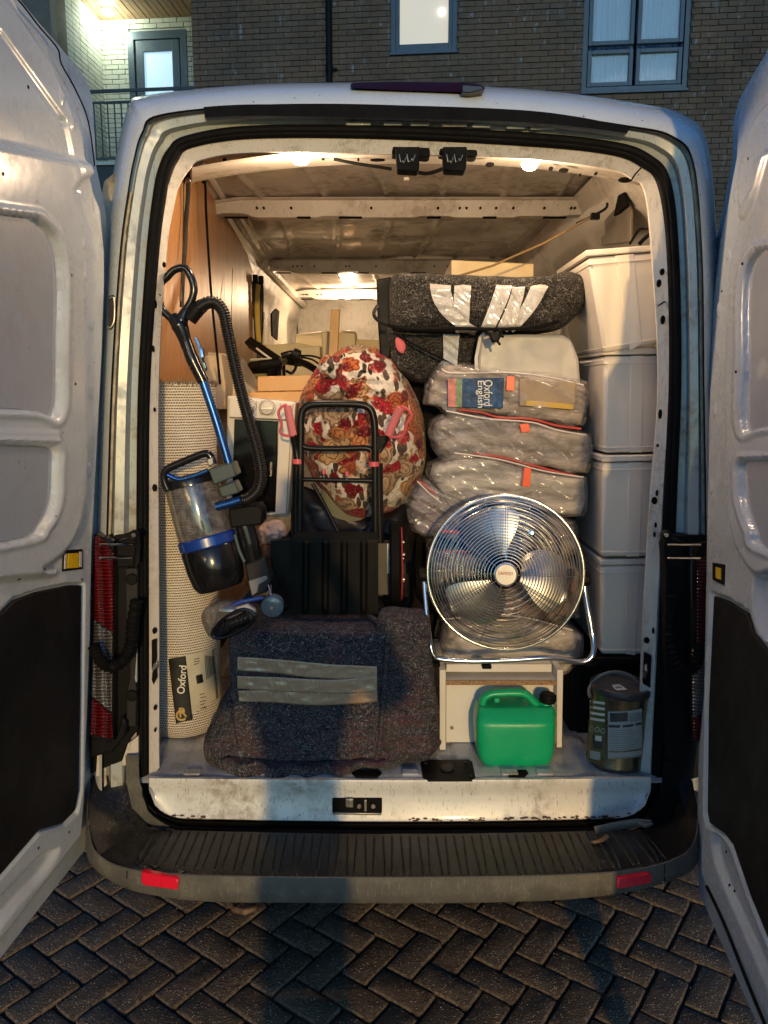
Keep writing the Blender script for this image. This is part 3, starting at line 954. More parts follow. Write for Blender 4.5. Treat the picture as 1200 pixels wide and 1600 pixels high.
# roof edge angle (left)
m = MB(); m.tube([tops[0] + Vector((.03, -.02, .0)), tops[1] + Vector((.03, 0, .0))], .016, 8); m.tube([tops[0] + Vector((.07, -.02, .03)), tops[1] + Vector((.07, 0, .03))], .02, 8)
build('cant_rail', m, M['inner'], van)
m = MB(); m.tube([Vector((XR - .03, 2.6, ZC - .02)), Vector((XR - .03, 7.4, ZC - .02))], .03, 8); m.tube([Vector((XR - .10, 2.9, ZC + .0)), Vector((XR - .10, 7.4, ZC))], .015, 8); build('cant_rail', m, M['inner'], van)
m = MB(); m.tube([Vector((XL + .03, 4.9, ZC - .02)), Vector((XL + .03, 7.4, ZC - .02))], .03, 8); build('cant_rail', m, M['inner'], van)

# ---------------- rear lights, hinges, cable boots
def facepoly(poly, off, depth=.05):
    fr = [rear(p[0], p[1], off) for p in poly]; m = MB(); m.prism(fr, [p + Vector((0, depth, 0)) for p in fr]); return m
def lens_mat(name, col, sp=170):
    t = NT(name); v = t.wave(30, 1.5, None, 'Z', 1); v2 = t.wave(9, 1.0, None, 'X', 0)
    st_ = t.math('MULTIPLY', t.math('ADD', v, t.math('MULTIPLY', v2, .6)), t.noise(14, 3)); t.set('Base Color', t.mix(t.ramp(st_, [(.15, 0.0), (.75, 1.0)]), tuple(c * .45 for c in col), tuple(min(1, c * 1.5) for c in col))); t.set('Roughness', .18); t.set('Specular IOR Level', .4)
    t.bump(t.math('ADD', v, v2), .9, .006)
    return t.m
M['lens_red'] = lens_mat('red_lamp_lens', (.085, .003, .004)); M['lens_clear'] = lens_mat('clear_lamp_lens', (.26, .25, .24)); M['lens_clear'].node_tree.nodes['Principled BSDF'].inputs['Metallic'].default_value = .75
m = facepoly([(150,836),(215,834),(216,1140),(200,1160),(190,1190),(140,1210),(141,1150)], .012); build('lamp_carrier', m, M['black'], van, bevel=.004)
tl = build('tail_light', facepoly([(146,834),(178,846),(177,1158),(172,1163),(140,1152)], -.03), M['black_gloss'], van, bevel=.004); WPOS[tl] = WPOS[van]
build('red_lens', facepoly([(147,838),(156,839),(177,862),(176,988),(146,968)], -.036, .02), M['lens_red'], tl, bevel=.003)
build('clear_lens', facepoly([(146,970),(175,990),(174,1114),(142,1088)], -.035, .02), M['lens_clear'], tl, bevel=.003)
build('red_lens', facepoly([(142,1091),(174,1117),(176,1155),(140,1148)], -.036, .02), M['lens_red'], tl, bevel=.003)
build('cover_bracket', facepoly([(196,888),(214,888),(214,1005),(210,1060),(213,1075),(212,1135),(197,1135),(199,1080),(203,1060),(203,1000),(197,960)], -.006, .02), M['grey_dark'], van, bevel=.002)
build('jamb_cover', facepoly([(204,1070),(204,975),(214,965),(214,1066)], -.002, .01), M['white_jamb'], van, bevel=.002)
for y in (905, 1087):
    m = MB(); m.cyl(rear(206, y, -.012), (0, 1, 0), .017, .014, 20); build('rubber_bung', m, M['black'], van, bevel=.003)
build('lamp_shroud', facepoly([(138,1152),(180,1156),(190,1120),(199,1130),(196,1150),(176,1176),(140,1185)], -.025, .05), M['black'], van, bevel=.006)
build('rear_corner', facepoly([(138,1150),(217,1140),(217,1215),(180,1240),(138,1250)], .06, .02), M['white_jamb'], van)
build('white_bracket', facepoly([(168,1186),(216,1150),(216,1196),(168,1196)], .02, .01), M['white_lip'], van)
build('white_bracket', facepoly([(152,1180),(157,1180),(156,1212),(150,1213)], .01, .01), M['white_lip'], van)
def hinge(px, side):
    q = MB(); q.pprism([(px, 846),(px + side * 26, 840),(px + side * 30, 852),(px + side * 28, 886),(px, 888)], 2.165, .05); h = build('hinge', q, M['black'], van, bevel=.005); WPOS[h] = WPOS[van]
    q = MB(); q.cyl(at(px + side * 27, 836, 2.15), (0, 1, 0), .014, .03, 18); build('hinge_pin', q, M['black'], h, bevel=.003)
    q = MB(); q.cyl(at(px + side * 27, 836, 2.133), (0, 1, 0), .006, .006, 12); build('hinge_bolt', q, M['chrome'], h)
    q = MB()
    for y in (851, 872): q.tube([at(px + side * 24, y, 2.14), at(px - side * 26, y, 2.02)], .0028, 8)
    build('check_rod', q, M['chrome'], h)
hinge(182, 1); hinge(1068, -1)
def boot(pts, Y, seed):
    q = MB(); P = cr([at(p[0], p[1], Y + dy) for p, dy in zip(pts, (0, -.01, -.03, -.05, -.05, -.05, -.04))][:len(pts)], 12)
    rs = [.017 + .0025 * math.sin(i * 1.9) for i in range(len(P))]; q.tube(P, rs, 12); return build('cable_boot', q, M['rubber'], van)
boot([(213,938),(207,975),(204,1008),(192,1032),(172,1042),(156,1030),(146,1008)], 2.17, 1)
boot([(1050,930),(1048,985),(1052,1020),(1066,1045),(1080,1046),(1090,1030),(1096,1005)], 2.17, 2)
build('lamp_carrier', facepoly([(1040,836),(1104,836),(1110,1210),(1040,1230)], .005), M['black'], van, bevel=.004)
tr = build('tail_light', facepoly([(1078,850),(1108,846),(1110,1160),(1082,1160)], -.03), M['black_gloss'], van, bevel=.004); WPOS[tr] = WPOS[van]
build('red_lens', facepoly([(1089,872),(1107,868),(1107,1000),(1089,1010)], -.036, .02), M['lens_red'], tr, bevel=.003)
build('clear_lens', facepoly([(1082,1014),(1107,1002),(1108,1112),(1083,1122)], -.035, .02), M['lens_clear'], tr, bevel=.003)
build('red_lens', facepoly([(1083,1124),(1108,1114),(1109,1157),(1084,1157)], -.036, .02), M['lens_red'], tr, bevel=.003)
# door latch socket on the left jamb
m = facepoly([(169,462),(177,460),(180,470),(180,500),(176,513),(168,515)], .0, .02); build('latch_socket', m, M['grey_dark'], van, bevel=.004)
m = MB(); m.tube(cr([rear(x, y, -.006) for x, y in ((171,466),(177,465),(179,480),(178,502),(172,512),(168,510))], 6), .0025, 8); build('latch_ring', m, M['steel'], van)

# ---------------- the open rear doors
def sd_poly(P, poly):
    """signed distance (px), negative inside; P (n,2)"""
    d = np.full(len(P), 1e18); inside = np.zeros(len(P), bool)
    n = len(poly)
    for i in range(n):
        a = np.array(poly[i], float); b = np.array(poly[(i + 1) % n], float)
        e = b - a; w = P - a
        t = np.clip((w @ e) / max(1e-9, e @ e), 0, 1)
        q = w - t[:, None] * e
        d = np.minimum(d, (q * q).sum(1))
        c1 = (a[1] <= P[:, 1]) & (b[1] > P[:, 1]); c2 = (b[1] <= P[:, 1]) & (a[1] > P[:, 1])
        cr_ = e[0] * w[:, 1] - e[1] * w[:, 0]
        inside ^= (c1 & (cr_ > 0)) | (c2 & (cr_ < 0))
    d = np.sqrt(d)
    return np.where(inside, -d, d)
def sstep(x, a, b):
    t = np.clip((x - a) / (b - a), 0, 1); return t * t * (3 - 2 * t)
def rnd_poly(poly, n=6):
    return [(p.x, p.y) for p in cr([(a[0], a[1], 0) for a in poly], n, True)]
from mathutils.bvhtree import BVHTree
o_bvh = {}
def door(name, P0, u, w, edge, feats, n_front, a_max=.80, label=None, b_top=None, N=(150, 460)):
    P0 = Vector(P0); u = Vector(u).normalized(); w = Vector(w)
    nn = u.cross(w).normalized()
    if nn.dot(Vector(n_front)) < 0: nn = -nn
    E = []
    for (px, py) in edge:
        h = hit(px, py, P0, nn) - P0
        # solve h = a u + b w
        A_ = np.array([[u.x, w.x], [u.y, w.y], [u.z, w.z]]); ab = np.linalg.lstsq(A_, np.array(h), rcond=None)[0]
        E.append(ab)
    E = np.array(E); o_ = np.argsort(E[:, 1]); eb = E[o_, 1]; ea = E[o_, 0]
    b0, b1 = eb[0], b_top if b_top else eb[-1]
    nb, na = N[1], N[0]
    bs = np.linspace(b0, b1, nb)
    a0 = np.interp(bs, eb, ea)
    aa = np.linspace(0, 1, na) ** 1.15
    A = a0[:, None] + (a_max - a0[:, None]) * aa[None, :]
    Bm = np.repeat(bs[:, None], na, 1)
    U_ = np.array(u); W_ = np.array(w); NN = np.array(nn); PP = np.array(P0)
    pts = PP + A[..., None] * U_ + Bm[..., None] * W_
    flat = pts.reshape(-1, 3)
    d = flat - np.array(CAMP)
    dep = d[:, 1] * cP - d[:, 2] * sP
    pxs = 600 + 1200 * d[:, 0] / dep; pys = 800 - 1200 * (d[:, 1] * sP + d[:, 2] * cP) / dep
    PX = np.stack([pxs, pys], 1)
    dist_edge = np.minimum((A - a0[:, None]), np.minimum(Bm - b0, 9)).reshape(-1)
    H = feats(PX, dist_edge)
    pts2 = flat + H[:, None] * NN
    pts2 = pts2.reshape(nb, na, 3)
    th = .055
    rows = []
    for i in range(nb):
        r = [Vector(pts[i, 0] - NN * th), Vector(pts[i, 0] - NN * (th * .45))] + [Vector(q) for q in pts2[i]] + [Vector(pts[i, -1] - NN * th)]
        rows.append(r)
    m = MB(); m.ngrid(rows, closed_u=True)
    L = len(rows[0]); m.f.append(tuple(range(L))); m.f.append(tuple(range((nb - 1) * L, nb * L)))
    o = build(name, m, M['white'], van, angle=50, label=label); WPOS[o] = WPOS[van]
    o_bvh[o.name] = BVHTree.FromPolygons([Vector(p) for p in m.v], m.f)
    return o, P0, nn
def on_skin(o, px, py):
    d = ray(px, py).normalized(); r = o_bvh[o.name].ray_cast(CAMP, d)
    return r[0], r[1] if r[1] is None or r[1].dot(d) < 0 else -r[1]
# left door
edgeL = [(128,1318),(134,1295),(138,1240),(141,1150),(147,1000),(150,850),(158,700),(165,560),(169,450),(169,400),(163,333),(147,283),(133,217),(117,173),(90,110),(50,43),(27,0),(0,-45)]
cardL = [(131,912),(108,912),(60,922),(22,935),(0,958),(-60,1010),(-700,1250),(-700,2600),(-300,1700),(0,1372),(62,1300),(100,1290),(121,1270),(127,1235),(129,1100)]
recL1 = rnd_poly([(-900,300),(-200,318),(15,335),(52,345),(78,378),(87,440),(85,540),(80,650),(30,642),(-200,640),(-900,640)], 5)
recL2 = rnd_poly([(-900,680),(-200,690),(40,695),(77,700),(79,735),(76,785),(58,822),(20,845),(-200,868),(-900,880)], 5)
stripL = [(-900,655),(80,672),(80,690),(-900,672)]
pockL = rnd_poly([(93,1330),(86,1325),(60,1340),(0,1400),(-120,1520),(-100,1600),(10,1440),(75,1365)], 5)
def featL(PX, de):
    h = -.028 * sstep(-de, -.030, -.010)
    h = h + .0
    s = sd_poly(PX, recL1); h -= .015 * sstep(-s, 0, 3); h += .006 * (sstep(-s, -16, -5) - sstep(-s, -5, 0))
    s = sd_poly(PX, recL2); h -= .015 * sstep(-s, 0, 3); h += .005 * (sstep(-s, -14, -5) - sstep(-s, -5, 0))
    s = sd_poly(PX, stripL); h += .005 * sstep(-s, -1, 3)
    # big soft fold running below the windows towards the hinge
    fold_ = [(-900,960),(0,905),(60,888),(105,850),(125,790),(130,700),(128,500),(125,380),(108,300),(60,240),(-900,150)]
    s = sd_poly(PX, rnd_poly(fold_, 4)); h += .022 * sstep(-s, -8, 9)
    s = sd_poly(PX, cardL); h -= .010 * sstep(-s, -3, 1)
    s = sd_poly(PX, pockL); h -= .016 * sstep(-s, -2, 10)
    # diagonal grooves up the frame
    for (x0, y0, x1, y1, wd, am) in ((0,50,100,190,4,-.006),(100,190,122,300,4,-.006),(10,-10,140,180,3,-.004),(140,180,150,330,3,-.003)):
        a = np.array([x0, y0]); e = np.array([x1 - x0, y1 - y0]); w_ = PX - a
        t = np.clip((w_ @ e) / (e @ e), 0, 1); dd = np.hypot(*(w_ - t[:, None] * e).T); h += am * (1 - sstep(dd, 0, wd * 1.8))
    for (x, y, l) in ((143,505,12),(142,612,13),(139,735,12),(120,380,11),(122,430,9),(97,152,12),(113,193,10),(118,345,14)):
        dd = np.hypot((PX[:, 0] - x) / 3.2, (PX[:, 1] - y) / l); h += .004 * (1 - sstep(dd, .6, 1.1))
    return h
dL, PL0, nL = door('rear_door', (-.883, 2.10, .50), (-.05, -1, 0), (.05, 0, 1), edgeL, featL, (1, 0, 0), label='left rear door, opened out, its inner face towards the load')
uL = Vector((-.05, -1, 0)).normalized()
def on_door(poly, P0, nn, off, th):
    fr = [hit(p[0], p[1], Vector(P0) + nn * off, nn) for p in poly]
    m = MB(); m.prism(fr, [p - nn * th for p in fr]); return m
build('door_card', on_door([(128,915),(108,915),(60,925),(24,938),(2,960),(-60,1012),(-600,1230),(-600,2200),(-300,1690),(0,1369),(62,1297),(98,1287),(118,1267),(124,1235),(126,1100)], PL0, nL, -.001, .014), M['card'], dL, bevel=.004)
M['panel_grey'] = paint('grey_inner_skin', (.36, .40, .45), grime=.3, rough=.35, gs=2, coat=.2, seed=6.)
def inset(poly, c, k): return [(c[0] + (p[0] - c[0]) * k, p[1] if abs(p[0]) > 300 else c[1] + (p[1] - c[1]) * k) for p in poly]
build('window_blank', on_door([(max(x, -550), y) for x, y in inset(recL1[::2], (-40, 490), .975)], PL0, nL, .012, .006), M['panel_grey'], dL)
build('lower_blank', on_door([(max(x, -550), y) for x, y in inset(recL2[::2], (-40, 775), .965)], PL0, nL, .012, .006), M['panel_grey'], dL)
M['yellow_refl'] = simple('yellow_reflector', (.72, .46, .01), .35, var=.15, vs=60)
q = build('warning_tag', on_door([(100,860),(129,858),(130,889),(99,893)], PL0, nL, .004, .008), M['black'], dL, bevel=.001); WPOS[q] = WPOS[van]
build('tag_face', on_door([(107,865),(123,864),(123,887),(106,888)], PL0, nL, .006, .003), M['yellow_refl'], q)
build('tag_edge', on_door([(102,865),(105,865),(104,889),(101,889)], PL0, nL, .006, .003), M['white_lip'], q); build('tag_edge', on_door([(125,862),(128,862),(128,886),(125,886)], PL0, nL, .006, .003), M['white_lip'], q)
skinL = [(132,1330),(140,1300),(144,1180),(150,1000),(153,850),(160,700),(167,560),(172,450),(172,400),(164,322),(151,260),(147,187),(144,150),(133,120),(90,67),(60,33),(33,0),(0,-60),(-60,-120),(-700,-120),(-700,2400),(-200,1756)]
build('outer_skin', on_door(skinL, PL0, nL, -.050, .012), M['white'], dL, bevel=.003)
m = MB(); m.tube(cr([hit(x, y, PL0 + nL * -.03, nL) for x, y in ((0,-30),(33,5),(60,40),(90,76),(96,100),(118,140),(138,190),(148,260))], 6), .002, 6); build('door_seam', m, M['rubber'], dL)
for (x, y) in ((44,136),(97,96),(5,272),(128,905),(119,160),(112,430),(30,905),(70,890),(118,600),(60,1325),(108,1300)):
    p_, n_ = on_skin(dL, x, y)
    if p_ is None: continue
    m = MB(); m.cyl(p_, n_, .0038, .002, 10); build('door_plug', m, M['hole'], dL)

# right door
edgeR = [(1096,1385),(1092,1368),(1091,1330),(1092,1300),(1094,1150),(1097,1000),(1100,850),(1104,650),(1109,480),(1120,383),(1133,320),(1146,250),(1148,187),(1157,157),(1183,113),(1197,93),(1225,30),(1240,0),(1262,-45)]
recR1 = rnd_poly([(2200,330),(1400,372),(1215,388),(1192,395),(1178,420),(1173,470),(1173,560),(1173,672),(1215,668),(1400,655),(2200,600)], 5)
recR2 = rnd_poly([(2200,700),(1400,712),(1200,718),(1169,722),(1167,750),(1170,785),(1186,830),(1212,862),(1400,900),(2200,1000)], 5)
cardR = [(1111,926),(1135,934),(1168,955),(1177,985),(1195,1008),(1230,1040),(1800,1240),(1800,2800),(1400,1900),(1200,1473),(1170,1400),(1143,1320),(1132,1306),(1105,1290),(1101,1270),(1104,1100)]
pockR = rnd_poly([(1112,1303),(1128,1310),(1150,1360),(1190,1470),(1260,1620),(1240,1640),(1180,1500),(1120,1360)], 5)
def featR(PX, de):
    h = -.024 * sstep(-de, -.030, -.010)
    s = sd_poly(PX, recR1); h -= .015 * sstep(-s, 0, 3); h += .006 * (sstep(-s, -15, -5) - sstep(-s, -5, 0))
    s = sd_poly(PX, recR2); h -= .015 * sstep(-s, 0, 3); h += .005 * (sstep(-s, -13, -5) - sstep(-s, -5, 0))
    fold_ = [(2200,1060),(1300,940),(1200,905),(1165,870),(1150,830),(1143,760),(1140,600),(1146,440),(1160,360),(1190,290),(1300,200),(2200,0)]
    s = sd_poly(PX, rnd_poly(fold_, 4)); h += .022 * sstep(-s, -7, 8)
    sc_ = rnd_poly([(1178,905),(1200,895),(1240,900),(1240,1040),(1200,1015),(1180,960)], 4)
    s = sd_poly(PX, sc_); h -= .020 * sstep(-s, -2, 10)
    s = sd_poly(PX, cardR); h -= .010 * sstep(-s, -3, 1)
    s = sd_poly(PX, pockR); h -= .014 * sstep(-s, -2, 8)
    pp = rnd_poly([(1180,190),(1160,250),(1155,310),(1168,338),(1186,330),(1215,240),(1240,150),(1215,150)], 4)
    s = sd_poly(PX, pp); h += .009 * sstep(-s, -4, 4)
    for (x, y, l) in ((1124,485,13),(1122,545,13),(1117,640,12),(1112,760,13),(1150,305,10),(1168,250,3),(1138,398,8)):
        dd = np.hypot((PX[:, 0] - x) / 3.2, (PX[:, 1] - y) / l); h += .004 * (1 - sstep(dd, .6, 1.1))
    return h
dR, PR0, nR = door('rear_door', (.880, 2.10, .50), (-.125, -1, 0), (.036, 0, 1), edgeR, featR, (-1, 0, 0), label='right rear door, opened out, its inner face towards the load')
build('door_card', on_door([(1115,931),(1135,938),(1166,958),(1175,988),(1194,1012),(1230,1044),(1700,1220),(1700,2400),(1400,1890),(1200,1468),(1172,1400),(1145,1320),(1132,1303),(1108,1286),(1105,1268),(1107,1100)], PR0, nR, -.001, .014), M['card'], dR, bevel=.004)
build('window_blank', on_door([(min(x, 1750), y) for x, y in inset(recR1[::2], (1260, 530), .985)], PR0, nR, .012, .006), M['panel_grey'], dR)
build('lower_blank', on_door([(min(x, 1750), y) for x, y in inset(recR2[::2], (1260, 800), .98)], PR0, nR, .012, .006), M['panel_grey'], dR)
q = build('warning_tag', on_door([(1113,879),(1131,882),(1130,914),(1113,906)], PR0, nR, .004, .008), M['black'], dR, bevel=.001); WPOS[q] = WPOS[van]
build('tag_face', on_door([(1118,886),(1126,888),(1126,906),(1118,903)], PR0, nR, .006, .003), M['yellow_refl'], q)
skinR = [(1094,1400),(1090,1370),(1089,1300),(1092,1150),(1095,1000),(1098,850),(1102,650),(1107,480),(1117,383),(1131,320),(1144,250),(1146,187),(1155,154),(1181,108),(1195,86),(1223,20),(1260,-60),(1320,-120),(1800,-120),(1800,3200),(1200,1640)]
build('outer_skin', on_door(skinR, PR0, nR, -.050, .012), M['white'], dR, bevel=.003)
m = MB(); m.tube(cr([hit(x, y, PR0 + nR * .004, nR) for x, y in ((1104,1385),(1130,1440),(1160,1515),(1195,1600),(1240,1700))], 6), .004, 6); build('door_seam', m, M['rubber'], dR)
for (x, y) in ((1169,248),(1150,581),(1135,1331),(1140,1383),(1148,1392),(1128,455),(1160,412)):
    p_, n_ = on_skin(dR, x, y)
    if p_ is None: continue
    m = MB(); m.cyl(p_, n_, .0038, .002, 10); build('door_plug', m, M['hole'], dR)
# ================================================================== BUILDING BEHIND
def brick_mat(name, cols, mortar=None, eff=.25):
    t = NT(name); geo = t.n('ShaderNodeNewGeometry'); src = geo.outputs['Position']
    r = geo.outputs['Random Per Island']
    c = t.mix(.45, t.ramp(r, [(0, cols[0]), (.35, cols[1]), (.7, cols[2]), (1, cols[3])]), t.ramp(t.noise(1.7, 4, .6, src), [(.35, tuple(x * .5 for x in cols[0])), (.5, cols[1]), (.62, cols[2])]))
    n = t.noise(18, 5, .6, src); c = t.mix(t.math('MULTIPLY', n, .6), c, tuple(x * .45 for x in cols[0]))
    big = t.noise(.9, 3, .5, src); c = t.mix(t.ramp(big, [(.4, 0.0), (.7, .45)]), c, cols[3])
    ef = t.math('MAXIMUM', t.ramp(t.noise(3.2, 6, .7, t.map((2.2, 2.2, .7), src=src)), [(.58, 0.0), (.68, eff)]), t.math('MULTIPLY', t.ramp(t.noise(9, 2, .5, t.map((1.6, 1.6, .5), src=src)), [(.64, 0.0), (.70, .6)]), t.ramp(n, [(.45, 0.0), (.55, 1.0)])))
    c = t.mix(ef, c, (.30, .31, .33))
    t.set('Base Color', c); t.set('Roughness', .85); t.bump(t.noise(60, 4, .6, src), .5, .006)
    return t.m
M['brick'] = brick_mat('dark_stock_brick', [(.115,.066,.042),(.175,.098,.058),(.23,.115,.062),(.135,.092,.064)])
M['brick_pale'] = brick_mat('pale_brick', [(.50,.50,.44),(.58,.56,.48),(.46,.46,.40),(.62,.60,.52)], eff=.1)
M['mortar'] = simple('dark_mortar', (.062, .050, .040), .95, var=.3, vs=9)
M['mortar_pale'] = simple('pale_mortar', (.34, .33, .30), .95)
BA = rad(-5.5)
bx = Vector((math.cos(BA), math.sin(BA) * -1, 0))      # along the facade (towards the right, slightly nearer)
bx = Vector((math.cos(rad(5.5)), -math.sin(rad(5.5)), 0))
bn = Vector((-math.sin(rad(5.5)), -math.cos(rad(5.5)), 0))
BP = Vector((0, 11.7, 0))
def fac(px, py, off=0.0):
    return hit(px, py, BP + bn * off, bn)
def fuv(px, py):
    h = fac(px, py) - BP
    return h.dot(bx), h.z
def fp(u, z, off=0.0): return BP + bx * u + Vector((0, 0, z)) + bn * off
bld = thing('apartment_building', 'dark brick apartment block with one lit window, a curtained window and a lit recessed balcony', 'building', BP)
def fslab(m, u0, u1, z0, z1, o0, o1):
    m.prism([fp(u0, z0, o1), fp(u1, z0, o1), fp(u1, z1, o1), fp(u0, z1, o1)], [fp(u0, z0, o0), fp(u1, z0, o0), fp(u1, z1, o0), fp(u0, z1, o0)])
# pixel landmarks -> facade coordinates
uW0, zW0 = fuv(610, 83); uW1, _ = fuv(714, 80)
uC0, zC0 = fuv(908, 144); uC1, _ = fuv(1074, 140)
zWt = zW0 + 1.45; zCt = zC0 + 2.2
uL, _ = fuv(301, 80); uPipe, _ = fuv(515, 60)
_, zslab = fuv(300, 250)
zsoff = (hit(200, 37, BP - bn * 1.5, bn) - BP).z
uB0, _ = fuv(92, 100)
ZTOP = 11.2
# backing wall with openings
walls = [(uL, uW0, 0, ZTOP), (uW1, uC0, 0, ZTOP), (uC1, 9.0, 0, ZTOP), (uW0, uW1, 0, zW0), (uW0, uW1, zWt, ZTOP), (uC0, uC1, 0, zC0), (uC0, uC1, zCt, ZTOP), (-12, uL, 0, zslab - .35), (-12, uL, zsoff + .45, ZTOP), (-12, uB0, zslab - .35, zsoff + .45)]
m = MB()
for a in walls: fslab(m, *a, -.30, -.012)
wall_o = build('wall', m, M['mortar'], bld, smooth=False); WPOS[wall_o] = WPOS[bld]
# real bricks: course 75 mm, pitch 225 mm
bw, bh = .215, .065
me_b = bpy.data.meshes.new('brick')
q = MB(); q.box((0, 0, 0), (bw, .04, bh), Matrix.Rotation(-rad(5.5), 3, 'Z'))
me_b.from_pydata(q.v, [], q.f); me_b.materials.append(M['brick'])
cand = []
rr = random.Random(11)
z = 0.0; row = 0
cutb = MB()
while z < ZTOP:
    u = -12 + (row % 2) * .1125
    while u < 9.0:
        c0, c1 = u, u + bw
        zc = z + bh / 2
        ok = True
        if c1 > uW0 and c0 < uW1 and zW0 - .03 < zc < zWt: ok = False
        if c1 > uC0 and c0 < uC1 and zC0 - .03 < zc < zCt: ok = False
        if c0 < uL and c1 > uB0 and zslab - .36 < zc < zsoff + .46: ok = False
        if not ok:
            spans = [(c0, c1)]
            for (o0, o1, z0_, z1_) in ((uW0, uW1, zW0 - .03, zWt), (uC0, uC1, zC0 - .03, zCt), (uB0, uL, zslab - .36, zsoff + .46)):
                if z0_ < zc < z1_:
                    spans = [s_ for a_, b_ in spans for s_ in ((a_, min(b_, o0)), (max(a_, o1), b_)) if s_[1] - s_[0] > .025]
            for a_, b_ in spans:
                if z > 2.5: fslab(cutb, a_, b_, z, z + bh, -.03, .008)
        if ok:
            P = fp(u + bw / 2, zc, -.012)
            d = P - CAMP; dep = d.y * cP - d.z * sP
            px = 600 + 1200 * d.x / dep; py = 800 - 1200 * (d.y * sP + d.z * cP) / dep
            vis = 300 < px < 1150 and -4 < py < 175 + 100 * (px > 1080)
            if vis or (z > 2.5 and -5.2 < u < 7): cand.append((0 if vis else 1, rr.random(), P))
        u += .225
    z += .075; row += 1
cand.sort(key=lambda c: (c[0], c[2].y * 0 + (c[2] - CAMP).length))
rest = MB()
for i, (v_, _, P) in enumerate(cand):
    dn = rr.uniform(-.004, .005)
    if v_ == 0 and i < 298:
        o = bpy.data.objects.new('brick', me_b); COL.objects.link(o); o.parent = bld; o.location = P + bn * dn - WPOS[bld]
    else:
        rest.add([(p[0] + P.x + bn.x * dn, p[1] + P.y + bn.y * dn, p[2] + P.z) for p in q.v], q.f)
rest.add(cutb.v, cutb.f)
o = build('brickwork', rest, M['brick'], bld, smooth=False); o['kind'] = 'stuff'
# recessed balcony: back wall, returns, soffit boards, slab
DEP = 1.5
m = MB()
fslab(m, uB0 - .3, uL + .3, zslab - .2, zsoff + .3, -DEP - .3, -DEP - .04)
fslab(m, uB0 - .28, uB0 - .03, zslab, zsoff + .3, -DEP, -.30)
fslab(m, uL + .03, uL + .28, zslab, zsoff + .3, -DEP, -.30)
w2 = build('balcony_wall', m, M['mortar_pale'], bld, smooth=False); WPOS[w2] = WPOS[bld]
m = MB(); row = 0; z = zslab
uD0, _ = fuv(188, 100); uD1, _ = fuv(294, 100)
k2 = (11.7 + DEP) / 11.7
def buv(px, py):
    h = hit(px, py, BP - bn * DEP, bn) - BP
    return h.dot(bx), h.z
uD0, zDt = buv(200, 52); uD1, _ = buv(292, 60)
while z < zsoff + .25:
    u = uB0 - .3 + (row % 2) * .1125
    while u < uL + .2:
        for a_, b_ in ([(u, u + bw)] if z >= zDt else [(u, min(u + bw, uD0)), (max(u, uD1), u + bw)]):
            if b_ - a_ < .02: continue
            dn = rr.uniform(-.004, .005)
            fslab(m, a_, b_, z, z + bh, -DEP - .04, -DEP + dn)
        u += .225
    # side return (left)
    yy = .30
    while yy < DEP:
        a = -yy - bw; 
        fslab(m, uB0 - .04, uB0 - .01 + rr.uniform(0, .004), z, z + bh, a, -yy); fslab(m, uL + .01 + rr.uniform(0, .004), uL + .04, z, z + bh, a, -yy)
        yy += .225
    z += .075; row += 1
o = build('pale_brickwork', m, M['brick_pale'], bld, smooth=False); o['kind'] = 'stuff'
M['soffit'] = ply_mat('cedar_soffit', ((.22, .11, .05), (.42, .24, .12)))
u = uB0 - .05; i = 0
while u < uL + .05:
    m = MB(); fslab(m, u, u + .088, zsoff + .06 + (i % 2) * .004, zsoff + .085, -DEP, .02); build('soffit_board', m, M['soffit'], bld, smooth=False, bevel=.004, bseg=1); u += .094; i += 1
m = MB(); fslab(m, uB0 - .05, uL + .05, zsoff + .09, zsoff + .4, -.02, .03); build('fascia', m, M['soffit'], bld, smooth=False)
m = MB(); fslab(m, uB0 - .05, uL + .06, zslab - .05, zslab, -DEP, .06); build('balcony_slab', m, simple('pale_concrete', (.42, .42, .38), .8), bld, smooth=False)
m = MB(); fslab(m, uB0 - .05, uL + .04, zslab - .35, zslab - .055, -DEP, .02); build('slab_fascia', m, simple('dark_fascia', (.02, .02, .022), .5), bld, smooth=False)
# balcony door
M['frame_blue'] = simple('grey_blue_frame', (.055, .075, .105), .4, var=.1)
dd = bpy.data.objects.new
m = MB()
for a in ((uD0, uD0 + .10, zslab, zDt), (uD1 - .10, uD1, zslab, zDt), (uD0 + .10, uD1 - .10, zDt - .12, zDt)): fslab(m, *a, -DEP - .02, -DEP + .05)
fr_ = build('balcony_door', m, M['frame_blue'], bld, smooth=False); WPOS[fr_] = WPOS[bld]
m = MB()
for a in ((uD0 + .13, uD0 + .25, zslab, zDt - .13), (uD1 - .25, uD1 - .13, zslab, zDt - .13), (uD0 + .25, uD1 - .25, zDt - .30, zDt - .13), (uD0 + .25, uD1 - .25, zslab, zslab + .15)): fslab(m, *a, -DEP - .02, -DEP + .03)
build('leaf', m, M['frame_blue'], fr_, smooth=False, bevel=.004)
def lit(name, col, st, top=None):
    t = NT(name); t.set('Base Color', (.6, .6, .6)); t.set('Roughness', .25)
    n = t.noise(1.2, 2); c = t.mix(n, tuple(x * .9 for x in col), col)
    t.set('Emission Color', c); t.set('Emission Strength', st); return t.m
m = MB(); fslab(m, uD0 + .25, uD1 - .25, zslab + .15, zDt - .30, -DEP - .015, -DEP); build('pane', m, lit('lit_door_pane', (.42, .72, .95), .42), fr_, smooth=False)
